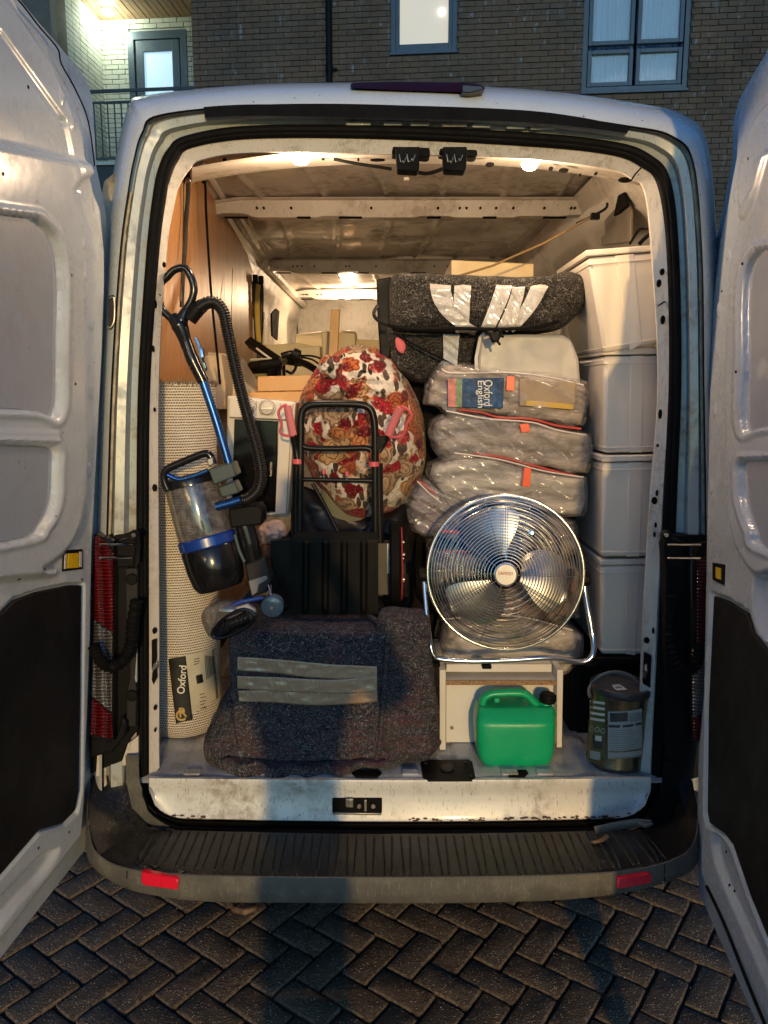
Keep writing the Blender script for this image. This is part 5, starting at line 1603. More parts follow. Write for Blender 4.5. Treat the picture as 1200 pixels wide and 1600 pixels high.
vt('hose_cuff', [(296,500),(306,486),(318,476)], [.022, .024, .020], M['black'])
P = cr([at(*p) for p in ((312,480,2.335),(325,473,2.33),(338,474,2.325),(349,488,2.32),(355,515,2.32),(362,548,2.32),(370,585,2.32),(380,625,2.32),(391,665,2.32),(402,705,2.32),(408,740,2.32),(403,765,2.32),(388,779,2.33),(376,782,2.34))], 34)
m = MB(); cum = 0; rs = []
for i, p in enumerate(P):
    if i: cum += (p - P[i - 1]).length
    rs.append(.0175 + .0022 * math.sin(cum * 2 * math.pi / .0072))
# resample densely
D = [0]
for i in range(1, len(P)): D.append(D[-1] + (P[i] - P[i - 1]).length)
NN_ = int(D[-1] / .0018); Q = []; rs = []
for k in range(NN_):
    s = D[-1] * k / NN_; i = np.searchsorted(D, s, 'right') - 1; i = min(i, len(P) - 2); t = (s - D[i]) / max(1e-9, D[i + 1] - D[i]); Q.append(P[i].lerp(P[i + 1], t)); rs.append(.0170 + .0022 * math.sin(k * 2 * math.pi / 4))
m.tube(Q, rs, 14); build('hose', m, M['hose'], vc, angle=180)
# dust canister
ca, cb = at(296, 742, 2.37), at(345, 918, 2.34); ax = (cb - ca).normalized(); Lc = (cb - ca).length
def smoky():
    t = NT('smoky_clear_plastic'); n = t.noise(40, 6, .7); t.set('Base Color', t.mix(t.ramp(n, [(.45, 0.0), (.7, 1.0)]), (.10, .095, .10), (.30, .28, .27))); t.set('Roughness', .10); t.set('Alpha', .62); t.set('Coat Weight', 1.0); t.set('Specular IOR Level', .9); return t.m
M['smoky'] = smoky()
m = MB(); m.lathe([(.070, .0), (.082, .008), (.085, .02), (.085, .035)], ca, ax, 40); build('canister_lid', m, M['black_gloss'], vc)
m = MB(); m.lathe([(.084, .035), (.085, .04), (.087, .19), (.086, .195)], ca, ax, 48); build('dust_canister', m, M['smoky'], vc)
m = MB(); m.lathe([(.030, .03), (.034, .06), (.042, .12), (.03, .19)], ca + ax * 0, ax, 24); build('cyclone', m, M['grey_dark'], vc)
m = MB(); m.lathe([(.086, .195), (.091, .200), (.091, .226), (.087, .230)], ca, ax, 48); build('blue_ring', m, M['blue_plastic'], vc)
m = MB(); m.lathe([(.087, .230), (.090, .235), (.088, .30), (.082, Lc - .02), (.070, Lc)], ca, ax, 48); build('motor_housing', m, M['black_gloss'], vc)
vt('canister_handle', [(262,765),(256,748),(260,734),(285,722),(318,709),(328,712),(334,726)], .0115, M['black_gloss'], 14, Y=2.30)
vt('handle_trim', [(262,742),(280,749),(302,744),(325,735)], .0075, M['blue_metal'], 12, Y=2.29)
m = MB(); m.pprism([(325,733),(362,723),(369,744),(334,758)], 2.27, .09); build('connector_block', m, M['grey_teal'], vc, bevel=.004)
m = MB(); m.pprism([(340,762),(366,752),(374,770),(347,778)], 2.29, .07); build('connector_block', m, M['grey_teal'], vc, bevel=.004)
m = MB(); m.pprism([(322,718),(332,714),(334,726),(326,729)], 2.265, .02); build('button', m, M['steel'], vc, bevel=.003)
vt('inlet_tube', [(338,792),(356,787),(376,781)], .0135, M['blue_metal'], 14, Y=2.30)
m = MB(); m.pprism([(356,794),(404,789),(411,800),(410,820),(360,826)], 2.33, .09); build('floor_stem', m, M['black'], vc, bevel=.006)
vt('floor_stem', [(382,820),(390,850),(398,885)], [.030, .032, .028], M['black_gloss'], Y=2.36)
vt('stem_rib', [(367,835),(374,860),(382,878)], .006, M['grey_teal'], Y=2.33)
m = MB(); m.pprism([(382,882),(412,872),(424,905),(418,925),(392,934)], 2.32, .07); build('hinge_block', m, M['grey_dark'], vc, bevel=.006)
m = MB(); m.pprism([(388,908),(416,900),(418,906),(404,914),(402,926),(394,932)], 2.312, .02); build('hinge_cover', m, simple('satin_grey', (.20, .20, .21), .3), vc, bevel=.003)
# head
hp = [(316,960),(325,945),(350,935),(385,940),(398,955),(398,972),(380,988),(340,1000),(326,996),(318,978)]
m = MB(); pillow(m, hp, 2.30, .05, p=2.6, wr=.0, rings=20, nth=90, ys=-.3); hd_ = build('floor_head', m, M['smoky'], vc, angle=180)
m = MB(); m.tube(cr([at(x, y, 2.245) for x, y in ((332,990),(352,965),(378,953),(395,958),(396,970),(372,987),(345,997))], 8, True), .006, 8, closed=True); m.tube([at(338,990,2.26), at(360,975,2.255), at(388,963,2.26)], .022, 14); build('brush_roll', m, M['black_gloss'], vc)
for k in range(7):
    m = MB(); m.tube([at(342 + k * 7, 994 - k * 4, 2.238), at(350 + k * 6.4, 972 - k * 2.4, 2.236)], .0026, 6); build('brush_strip', m, M['grey_dark'], vc)
vt('head_trim', [(355,950),(378,940),(412,934)], .0065, M['blue_plastic'], Y=2.26)
m = MB(); m.pprism([(366,950),(386,944),(398,952),(400,958),(384,954),(368,958)], 2.25, .02); build('head_cover', m, simple('lilac_grey', (.33, .32, .37), .35), vc, bevel=.003)
m = MB(); c = at(425, 949, 2.27); m.lathe([(.034, .03), (.034, .004), (.029, 0), (.010, -.001), (.009, -.007), (.001, -.008)], c, (0, 1, .1), 36); build('wheel', m, simple('grey_blue_wheel', (.11, .14, .17), .25, coat=.5), vc)
m = MB(); m.cyl(c + Vector((0, -.008, 0)), (0, 1, 0), .005, .004, 12); build('axle_cap', m, M['chrome'], vc)
m = MB(); m.tube([at(419,914,2.29), at(423,930,2.27)], .003, 8); build('spring', m, M['chrome'], vc)

# ---- hand truck
ht = thing('hand_truck', 'folded black hand truck with pink handles and ribbed toe plate', 'hand truck', at(525, 960, 2.48))
HY = 2.46
def hb(name, pts, r, mat, seg=12, n=7, closed=False, Y=HY, flat=1.0):
    m = MB(); P = cr([at(p[0], p[1], p[2] if len(p) > 2 else Y) for p in pts], n, closed); m.tube(P, r, seg, closed=closed, flat=flat); return build(name, m, mat, ht)
hb('frame', [(468,842),(469,760),(470,680),(470,656),(474,640),(488,632),(525,631),(560,632),(576,637),(583,650),(586,680),(586,760),(587,842)], .0122, M['black_tube'])
hb('crossbar', [(474,697),(484,700),(525,701),(570,700),(580,704)], .0095, M['black_tube'])
hb('crossbar', [(470,749),(525,750),(582,751)], .0075, M['black_tube'])
hb('outer_tube', [(464,724,2.49),(463,780,2.49),(462,845,2.49)], .014, M['black_tube']); hb('outer_tube', [(591,724,2.49),(592,790,2.49),(594,850,2.49)], .015, M['black_tube'])
hb('brace', [(488,755),(505,785),(528,830)], .006, M['black_tube'])
M['pink'] = simple('coral_plastic', (.62, .10, .12), .38, var=.1)
M['pink_grip'] = simple('pink_foam_grip', (.60, .16, .17), .6, var=.1)
for (x, y) in ((465,721),(584,725)):
    m = MB(); c = at(x, y, HY); m.cyl(c, (0, 0, 1), .0175, .016, 20); build('collar', m, M['pink'], ht, bevel=.002)
for (x, y) in ((506,737),(542,740)):
    m = MB(); m.cyl(at(x, y, HY - .005), (0, 0, 1), .0065, .015, 12); build('clip', m, M['pink'], ht, bevel=.001); m = MB(); m.cyl(at(x, y + 7, HY - .005), (0, 0, 1), .0025, .014, 8); build('pin', m, M['chrome'], ht)
hb('grip', [(449,634,2.44),(453,655,2.44),(458,680,2.44)], .0125, M['pink_grip'], 14)
hb('hand_guard', [(448,632,2.44),(440,636,2.44),(435,646,2.44),(440,662,2.44),(438,676,2.44),(448,681,2.44),(460,680,2.44)], .0042, M['pink'], 8)
hb('grip', [(626,637,2.43),(616,658,2.44),(607,680,2.45)], .0135, M['pink_grip'], 14)
hb('hand_guard', [(627,635,2.43),(637,640,2.43),(643,650,2.43),(635,663,2.43),(631,678,2.44),(620,683,2.44),(606,682,2.45)], .0045, M['pink'], 8)
hb('grip_stem', [(607,680,2.45),(600,694,2.46),(592,706,2.46)], .008, M['black_tube']); hb('grip_stem', [(458,680,2.45),(462,700,2.46),(465,718,2.46)], .011, M['black_tube'])
m = MB(); m.pprism([(588,681),(604,682),(606,688),(593,704),(588,705)], 2.45, .03); build('bracket', m, M['black'], ht, bevel=.003)
# toe plate with pressed ribs
m = MB(); rows = []
for j in range(40):
    t = j / 39; r = []
    for i in range(160):
        s = i / 159
        xl = 456 - 2 * t; xr = 591
        e = 0
        py = 832 + (960 - 832) * t
        inset = 7 * max(0, (1 - t / .06)) if t < .06 else 0
        px = xl + inset + (xr - inset - xl - inset) * s
        h = 0
        for k in (.165, .39, .605, .83):
            d = abs(s - k - .004); h += .010 * (1 - float(sstep(np.array(d), .012, .048))) * sstep(np.array(t), .10, .13) * (1 - sstep(np.array(t), .955, .985))
        if t < .09: h += -.016 * (1 - t / .09)
        r.append(at(px, py, 2.40 - float(h)))
    rows.append(r)
back = [[p + Vector((0, .018, 0)) for p in r] for r in rows]
m.ngrid(rows + back[::-1], closed_v=True); build('toe_plate', m, simple('black_pressed_steel', (.005, .0048, .0045), .55, var=.2, vs=4, spec=.10), ht, angle=50)
m = MB(); m.pprism([(423,846),(458,842),(458,950),(425,952)], 2.44, .02); build('side_plate', m, M['black'], ht, bevel=.003)
def wheel_edge(px, py, rpx, Y, label=None):
    c = at(px, py, Y); R = rpx * k_at(Y, py)
    m = MB(); m.lathe([(R * .55, -.018), (R * .93, -.020), (R, -.012), (R, .012), (R * .93, .020), (R * .55, .018)], c, (1, 0, 0), 40, cap=False); w = build('wheel', m, M['rubber'], ht); WPOS[w] = WPOS[ht]
    m = MB(); m.lathe([(.01, .028), (R * .5, .022), (R * .86, .024), (R * .88, .020), (R * .5, -.01), (.01, -.016)], c, (1, 0, 0), 36); build('rim', m, M['pink'] if False else simple('red_rim', (.42, .03, .03), .35), w)
    for k in range(5):
        a = k * 1.2566; m = MB(); m.cyl(c + Vector((.028, math.cos(a) * R * .5, math.sin(a) * R * .5)), (1, 0, 0), .006, .008, 10); build('bolt', m, M['steel'], w)
wheel_edge(617, 880, 66, 2.54); wheel_edge(447, 895, 56, 2.56)
# grey box lying across the wheels
gb = thing('grey_box', 'flat dark grey metal box with white barcode label, behind the ribbed toe plate', 'box', at(605, 930, 2.5))
m = MB(); m.pprism([(560,849),(624,849),(624,930),(560,930)], 2.47, .06); build('case', m, simple('warm_grey_metal', (.05, .043, .038), .5, bump=.1), gb, bevel=.003)
m = MB(); m.pprism([(605,849.5),(623.5,849.5),(623.5,896),(605,896)], 2.467, .002); lb2 = build('barcode_label', m, M['offw'], gb); WPOS[lb2] = WPOS[gb]
rr = random.Random(2)
m = MB()
for k in range(16):
    y = 853 + k * 2.6; x = 607
    while x < 621:
        w = rr.uniform(.6, 2.4); 
        if rr.random() > .35: m.pprism([(x, y),(min(x + w, 622), y),(min(x + w, 622), y + 1.4),(x, y + 1.4)], 2.4655, .001)
        x += w + rr.uniform(.5, 1.4)
o = build('label_print', m, simple('grey_print', (.12, .12, .12), .5), lb2, smooth=False); o['kind'] = 'stuff'

# ---- floral duvet bag
def floral():
    t = NT('floral_cotton')
    src = t.map((1, .6, 1)); wob = t.n('ShaderNodeVectorMath', operation='ADD'); nz = t.n('ShaderNodeTexNoise'); nz.inputs['Scale'].default_value = 16; t.l(src, nz.inputs[0])
    sc2 = t.n('ShaderNodeVectorMath', operation='SCALE'); t.l(nz.outputs[1], sc2.inputs[0]); sc2.inputs['Scale'].default_value = .035; t.l(src, wob.inputs[0]); t.l(sc2.outputs[0], wob.inputs[1]); W = wob.outputs[0]
    cream = (.62, .55, .48)
    leaf = t.vor(26, t.map((1.8, 1, .7), (0, .6, 0), W)); lm = t.math('MULTIPLY', t.ramp(leaf.outputs['Distance'], [(.44, 1.0), (.50, 0.0)]), t.ramp(leaf.outputs['Color'], [(.30, 0.0), (.32, 1.0)]))
    lc = t.ramp(t.n('ShaderNodeTexNoise').outputs[0], [(.4, (.018, .016, .012)), (.6, (.07, .05, .04))])
    c = t.mix(lm, cream, lc)
    twig = t.ramp(t.noise(28, 3, .6, W), [(.485, 0.0), (.5, .8), (.515, 0.0)]); c = t.mix(twig, c, (.16, .11, .08))
    for sc_, th, cols, loc in ((11.0, .58, [(0, (.36, .13, .045)), (.3, (.46, .25, .12)), (.55, (.26, .012, .018)), (.8, (.40, .10, .035))], (0, 0, 0)), (9.0, .56, [(0, (.44, .26, .13)), (.4, (.46, .17, .06)), (.62, (.30, .010, .02)), (.8, (.38, .25, .16))], (3.3, 1, 7)), (17.0, .50, [(0, (.30, .01, .02)), (.5, (.38, .08, .03)), (.8, (.14, .005, .012))], (9, 4, 2))):
        vv = t.map((1, 1, 1), (0, 0, 0), W, loc); f = t.vor(sc_, vv)
        pet = t.vor(sc_ * 4.2, vv); dist = f.outputs['Distance']
        edge = t.math('ADD', dist, t.math('MULTIPLY', pet.outputs['Distance'], .16))
        mask = t.math('MULTIPLY', t.ramp(edge, [(th - .02, 1.0), (th + .02, 0.0)]), t.ramp(f.outputs['Color'], [(.18, 0.0), (.20, 1.0)]))
        sep = t.n('ShaderNodeSeparateColor'); t.l(f.outputs['Color'], sep.inputs[0])
        col = t.ramp(sep.outputs[1], cols, 'CONSTANT')
        ringp = t.math('SINE', t.math('ADD', t.math('MULTIPLY', dist, 44.0), t.math('MULTIPLY', pet.outputs['Distance'], 9.0)))
        sh = t.ramp(t.math('ADD', t.math('MULTIPLY', ringp, .5), .5), [(.0, .28), (.45, 1.0)])
        col = t.mix(1.0, col, sh, 'MULTIPLY')
        col = t.mix(t.ramp(pet.outputs['Distance'], [(.0, .38), (.3, 0.0)]), col, (.62, .42, .26))
        c = t.mix(mask, c, col)
    t.set('Base Color', c); t.set('Roughness', .8); t.set('Sheen Weight', .1); t.set('Specular IOR Level', .2)
    t.bump(t.noise(9, 6, .6, t.map((1, 1, .6)), 1.0), .8, .03); return t.m
M['floral'] = floral()
fb = thing('duvet_bag', 'bulging knotted bundle of floral bedding behind the black hand truck', 'bedding bundle', at(570, 800, 2.85))
kn = at(520, 590, 2.72)
def ffold(P, r):
    d = (P - kn); a = math.atan2(d.z, d.x); L = d.length
    return .022 * math.sin(a * 26 + 4 * noise.noise(P * 3)) * max(0, 1 - L / .32) - .02 * noise.noise(Vector((P.x * 6, 5, P.z * 6))) + .008 * math.sin(P.x * 38 + P.z * 25 + 5 * noise.noise(P * 2.5))
bp_ = [(467,660),(470,622),(484,592),(506,566),(540,544),(578,543),(616,562),(640,600),(658,640),(665,690),(662,730),(648,765),(622,790),(590,805),(560,806),(535,798),(512,776),(492,752),(474,715)]
build('bag', drape(bp_, 2.86, .27, 2.0, .020, ffold, 2.3), M['floral'], fb, angle=180)
m = MB(); pillow(m, [(498,566),(508,556),(524,555),(535,564),(534,580),(526,592),(506,592),(499,582)], 2.565, .05, wr=.012, wscale=40, rings=20, nth=80); build('knot', m, M['floral'], fb, angle=180)
m = MB(); pillow(m, [(500,590),(530,588),(548,604),(530,625),(500,622),(488,606)], 2.60, .05, wr=.012, wscale=30, rings=20, nth=80); build('knot_tail', m, M['floral'], fb, angle=180)
# green cushion peeping below, black bag of odds
m = MB(); pillow(m, [(505,758),(530,757),(560,770),(572,800),(560,830),(520,835),(504,800)], 2.78, .05, wr=.006); cu_ = build('cushion', m, simple('sage_fabric', (.16, .16, .11), .9, bump=.4)); ident(cu_, 'dull sage green cushion tucked under the floral bedding behind the hand truck', 'cushion')
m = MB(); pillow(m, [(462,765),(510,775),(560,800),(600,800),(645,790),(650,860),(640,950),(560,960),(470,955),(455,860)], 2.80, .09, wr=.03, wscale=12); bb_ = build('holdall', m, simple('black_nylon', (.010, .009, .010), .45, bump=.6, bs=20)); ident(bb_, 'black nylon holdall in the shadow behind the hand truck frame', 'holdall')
m = MB(); pillow(m, [(402,830),(412,818),(432,812),(445,820),(447,838),(432,848),(408,848)], 2.60, .04, wr=.015, wscale=30); pk = build('cloth', m, simple('pale_pink_cloth', (.50, .34, .30), .9, bump=.5, bs=60)); ident(pk, 'crumpled pale pink cloth below the microwave, beside the vacuum stem', 'cloth')
m = MB(); pillow(m, [(408,850),(430,846),(440,860),(438,880),(428,892),(414,880)], 2.62, .03, wr=.015, wscale=30); pk = build('bag', m, simple('orange_brown_bag', (.30, .14, .08), .7, bump=.5, bs=60)); ident(pk, 'small orange-brown bag squeezed between vacuum stem and hand truck side plate', 'bag')

# ---- microwave on its end
mw = thing('microwave', 'white microwave oven with black glass door and control dials, turned on its end', 'microwave', at(405, 806, 2.75))
M['app_white'] = simple('appliance_white', (.62, .58, .54), .35, var=.05)
m = MB(); m.pprism([(355,618),(462,628),(450,808),(352,806)], 2.74, .38); build('case', m, M['app_white'], mw, bevel=.006)
m = MB(); m.pprism([(358,622),(458,631),(455,656),(357,652)], 2.725, .02); build('control_panel', m, M['app_white'], mw, bevel=.003)
m = MB(); m.pprism([(366,655),(434,658),(431,800),(362,800)], 2.722, .02); build('door_glass', m, simple('black_glass', (.005, .005, .006), .12, spec=.25, var=0), mw, bevel=.003)
m = MB(); m.pprism([(436,658),(455,659),(447,803),(405,807),(405,803),(430,801)], 2.72, .025); build('door_edge', m, M['app_white'], mw, bevel=.003)
for (x, y, r) in ((417,638,11),(388,635,10)):
    m = MB(); m.lathe([(r * .0022, .012), (r * .0022, .0), (r * .0018, -.006), (.001, -.007)], at(x, y, 2.715), (0, 1, 0), 30); dial = build('dial', m, simple('cream_dial', (.55, .52, .47), .4), mw); WPOS[dial] = WPOS[mw]
    m = MB(); c = at(x, y, 2.7065); m.box(c, (r * .0040, .006, r * .0009)); build('pointer', m, M['steel'], dial, bevel=.001)
    m = MB(); P = [c + Vector((math.cos(a) * r * .0026, .006, math.sin(a) * r * .0026)) for a in np.linspace(-1.0, 4.1, 40)]; m.tube(P, .0009, 5); build('dial_scale', m, M['ink'], mw)
m = MB(); m.tube([at(401,626,2.724), at(400,650,2.724)], .0007, 5); m.tube([at(438,630,2.724), at(437,654,2.724)], .0007, 5); m.tube([at(359,652.5,2.722), at(455,657,2.722)], .0009, 5); build('panel_line', m, M['ink'], mw)
text_px('lettering', 'Russell Hobbs', (423,733), (.03,-1), 4, lambda x, y: at(x, y, 2.7205), M['steel'], mw, width_px=22)
# big white carton left of it
ct = build('carton', MB().pprism([(262,565),(345,552),(352,600),(352,640),(262,640)], 3.0, .4), simple('beige_carton', (.42, .34, .24), .8, bump=.15), None, bevel=.004); ident(ct, 'beige carton behind the top of the rolled rug, in front of the plywood', 'box')
ct = build('carton', MB().pprism([(296,548),(352,552),(375,590),(400,612),(400,660),(300,660)], 3.15, .4), simple('tan_carton', (.50, .40, .28), .8, bump=.15), None, bevel=.01); ident(ct, 'tan box with a sloping shoulder, behind the vacuum hose', 'box')
# timber boards on the microwave
M['pine'] = ply_mat('pine_board', ((.42, .22, .075), (.58, .34, .13)))
b1 = build('timber_board', MB().pprism([(402,588),(495,586),(495,610),(402,612)], 2.95, .9), M['pine'], None, bevel=.003); ident(b1, 'upper of two honey-coloured timber boards lying over the microwave', 'board')
b1 = build('timber_board', MB().pprism([(386,613),(495,611),(495,650),(386,650)], 2.86, .5), M['pine'], None, bevel=.003); ident(b1, 'lower of two honey-coloured timber boards, directly over the microwave', 'board')
b1 = build('timber_batten', MB().pprism([(517,484),(531,483),(527,560),(516,600),(510,600),(514,540)], 4.4, .05), M['pine'], None, bevel=.003); ident(b1, 'single pale timber batten standing upright beyond the floral bundle', 'batten')

# ---- bicycle handlebar
bk = thing('bicycle', 'black bicycle handlebar with grips and brake levers above the timber boards', 'bicycle', at(455, 600, 3.2))
def bt(name, pts, r, mat, seg=10):
    m = MB(); m.tube(cr([at(*p) for p in pts], 7), r, seg); return build(name, m, mat, bk)
bt('grip', [(444,562,3.2),(470,566,3.25)], .019, M['rubber']); bt('handlebar', [(466,565,3.2),(480,570,3.25),(500,582,3.3),(520,590,3.35)], .015, M['black_tube'])
bt('grip', [(405,571,3.15),(436,567,3.18)], .020, M['rubber']); bt('lock_ring', [(436,567,3.18),(445,562,3.2)], .018, M['steel'])
bt('brake_lever', [(448,580,3.15),(456,583,3.12),(462,574,3.15),(462,562,3.18)], .006, M['black_tube'])
bt('brake_lever', [(440,556,3.15),(455,552,3.15),(468,554,3.18)], .012, M['black_tube']); bt('shifter', [(458,552,3.15),(468,556,3.15)], .022, M['black'])
bt('brake_cable', [(468,556,3.18),(485,556,3.2),(500,560,3.2),(512,570,3.25)], .004, M['rubber']); bt('brake_cable', [(470,558,3.18),(488,562,3.2),(505,574,3.2)], .004, M['rubber'])
bt('stem', [(520,590,3.35),(540,575,3.4),(545,640,3.6)], .02, M['black_tube'])
bt('fork', [(440,568,3.3),(442,640,3.3)], .016, M['black_tube'])
# black angled frame by the pillar: folding stand
fs = thing('steel_stand', 'black angled steel stand with pale trim between the plywood and the handlebar', 'stand', at(420, 590, 3.6))
def sb(name, pts, r, mat): 
    m = MB(); m.tube([at(*p) for p in pts], r, 4); return build(name, m, mat, fs)
sb('rail', [(390,535,3.7),(436,566,3.5)], .028, M['black_tube']); sb('rail', [(390,575,3.6),(440,572,3.5)], .028, M['black_tube']); sb('rail', [(436,566,3.5),(436,600,3.5)], .02, M['black_tube']); sb('rail', [(425,572,3.5),(422,600,3.5)], .018, M['black_tube'])
sb('trim_strip', [(392,538,3.66),(424,562,3.5)], .006, M['offw']); sb('trim_strip', [(392,562,3.6),(424,561,3.5)], .005, M['offw'])
pl = MB(); pl.pprism([(388,560),(436,560),(436,600),(388,600)], 4.3, .02)
w_ = build('olive_crate', pl, simple('olive_plastic', (.16, .15, .06), .6, bump=.4, bs=40), None, bevel=.004); ident(w_, 'olive green crate seen through the black angled stand', 'crate')
# cords on the ply
ln_ = thing('lashing_strap', 'dark webbing ratchet strap hanging down the plywood, nearest the left pillar', 'strap', at(292, 300, 2.7))
m = MB(); P = cr([at(293,262,2.68), at(294,300,2.68), at(291,345,2.66), at(289,390,2.64), at(286,430,2.62), at(284,480,2.6)], 10); m.tube(P, .0075, 6, flat=.3); build('webbing', m, simple('black_webbing', (.02, .018, .014), .8, bump=.8, bs=90), ln_)
m = MB(); P = cr([at(288,270,2.68), at(287,330,2.67), at(286,400,2.64), at(282,470,2.6)], 8); m.tube(P, .0035, 5); build('cord', m, simple('olive_cord', (.10, .10, .06), .8), ln_)
m = MB(); m.pprism([(290,276),(297,275),(298,284),(291,286)], 2.66, .02); build('buckle', m, M['steel'], ln_, bevel=.002)
ln_ = thing('hanging_rope', 'thin dark cord hanging down the middle of the plywood lining', 'cord', at(323, 300, 3.0))
m = MB(); P = cr([at(310,262,2.98), at(320,285,3.0), at(322,330,3.0), at(326,400,3.0), at(331,470,3.0), at(338,540,3.0), at(344,600,3.0)], 10); m.tube(P, .005, 6); build('cord', m, M['rubber'], ln_)
m = MB(); m.pprism([(312,270),(321,272),(322,284),(315,286)], 2.97, .02); build('hook', m, M['black'], ln_, bevel=.003)
ln_ = thing('ratchet_strap', 'yellow and black ratchet strap bundle hanging at the end of the plywood', 'strap', at(402, 430, 4.7))
for pts, r, mt in (([(400,430),(397,460),(399,500),(402,540)], .012, 'black_tube'), ([(408,434),(409,470),(407,520),(404,560),(404,590)], .012, 'black_tube'), ([(396,440),(388,500),(383,560),(380,600)], .008, 'black_tube'), ([(399,440),(392,510),(386,590)], .008, 'black_tube')):
    m = MB(); m.tube(cr([at(x, y, 4.7) for x, y in pts], 8), r, 6, flat=.5); build('webbing', m, M[mt], ln_)
m = MB(); m.tube(cr([at(x, y, 4.68) for x, y in ((404,440),(402,470),(403,510),(405,535))], 8), .014, 6, flat=.4); build('webbing', m, simple('yellow_webbing', (.42, .30, .07), .8, bump=.5, bs=60), ln_)
for (x, y) in ((399,436),(408,438)):
    m = MB(); m.box(at(x, y, 4.66), (.03, .03, .05)); build('hook', m, M['black'], ln_, bevel=.006)

# ---- things at the front of the load bay
M['carton_w'] = simple('white_carton', (.62, .56, .46), .8, var=.06)
def crate(poly, Y, dep, mat, label, name='box', cat='box', bev=.006):
    o = build(name, MB().pprism(poly, Y, dep), mat, None, bevel=bev); ident(o, label, cat); return o
crate([(395,540),(470,536),(505,545),(505,620),(395,620)], 5.4, .5, M['carton_w'], 'large white carton in the distance, left of the upright batten')
crate([(455,545),(500,540),(500,600),(455,600)], 4.9, .4, M['carton_w'], 'white box seen just above the handlebar')
crate([(502,517),(555,521),(555,600),(506,600)], 5.1, .5, M['carton_w'], 'white carton immediately behind the upright batten')
crate([(556,530),(600,532),(600,600),(556,600)], 5.3, .5, simple('cream_carton', (.55, .47, .34), .8), 'cream carton half hidden by the black panel, far inside the van')
crate([(462,522),(508,517),(508,545),(462,548)], 6.3, .4, M['carton_w'], 'pale furniture top lying far inside, by the cab bulkhead')
crate([(533,516),(556,518),(556,532),(533,530)], 5.9, .3, M['pine'], 'brown cardboard flap on top of a carton by the batten')
q = MB(); q.pprism([(705,406),(834,412),(834,440),(705,440)], 3.35, .5); bxx = build('box', q, simple('cream_board', (.62, .50, .34), .6), None, bevel=.004); ident(bxx, 'long cream box lying under the roof, above the taped grey blanket', 'box')
m = MB(); m.tube(cr([at(705,418,3.345), at(834,424,3.345)], 2), .002, 4)
build('box_seam', m, M['pine'], bxx) if False else None

# ---- grey blanket-wrapped panel with clear tape
wp = thing('blanket_bundle', 'long piece wrapped in grey blanket and clear tape, across the top of the load', 'wrapped furniture', at(760, 520, 2.75))
poly = [(612,436),(640,433),(700,434),(800,438),(850,436),(880,430),(908,438),(919,450),(912,470),(896,492),(876,512),(850,520),(780,521),(700,522),(640,520),(612,515),(608,480)]
build('blanket', drape(poly, 2.78, .16, 4.0, .010, lambda P, r: -.02 * max(0, (P.z - at(700, 470, 2.78).z)) , 4.5), M['blanket_g'], wp, angle=180)
build('blanket_fall', drape([(604,512),(680,520),(748,522),(752,560),(740,600),(700,600),(650,598),(612,575),(606,540)], 2.84, .12, 7.0, .012, None, 4), M['blanket_g'], wp, angle=180)
m = MB(); m.pprism([(588,436),(612,432),(616,500),(610,560),(594,560),(590,500)], 2.76, .12); build('edge_board', m, M['black'], wp, bevel=.006)
def surf_band(m, cpts, wpx, Yb, n=12, wr=.004, seed=0, ylift=None):
    C_ = cr([(x, y, 0) for x, y in cpts], n); rows = []
    for i, p in enumerate(C_):
        a = C_[max(0, i - 1)]; b = C_[min(len(C_) - 1, i + 1)]; d = (b - a).normalized(); nrm = Vector((-d.y, d.x, 0)); w = np.interp(i / (len(C_) - 1), np.linspace(0, 1, len(wpx)), wpx)
        rows.append([at(p.x + nrm.x * w * s, p.y + nrm.y * w * s, Yb(p.x + nrm.x * w * s, p.y + nrm.y * w * s) + wr * noise.noise(Vector((p.x * .1, p.y * .1 + s * 2, seed)))) for s in np.linspace(-.5, .5, 7)])
    m.ngrid(rows + [[p + Vector((0, .0015, 0)) for p in r] for r in rows][::-1], closed_v=True)
YB = lambda x, y: 2.612 + .06 * max(0, (452 - y) / 16) ** 2 * (1 if y < 452 else 0) + .05 * max(0, (y - 508) / 12) ** 2 + .05 * max(0, (x - 860) / 50)
m = MB()
for i, (cp, w) in enumerate(((([(688,438),(690,460),(702,486),(724,508),(745,518)]), [34, 30, 18, 12]), (([(724,438),(722,465),(722,500),(722,520)]), [26, 26, 22, 20]), (([(790,440),(782,465),(772,490),(760,517)]), [24, 24, 22, 20]), (([(812,440),(808,462),(798,490),(785,515)]), [18, 20, 20, 18]), (([(845,442),(832,470),(815,495),(796,514)]), [26, 22, 18, 16]))):
    m = MB(); surf_band(m, cp, w, YB, seed=i); build('clear_tape', m, M['tape_clear'], wp, angle=180)
m = MB(); surf_band(m, [(705,522),(704,560),(703,600)], [26, 22, 20], lambda x, y: 2.70, seed=9); build('clear_tape', m, M['tape_clear'], wp, angle=180)
m = MB(); m.tube([at(830,439,2.66), at(850,437,2.66), at(862,436,2.68)], .006, 6); build('orange_strap', m, simple('orange_webbing', (.75, .12, .02), .6), wp)
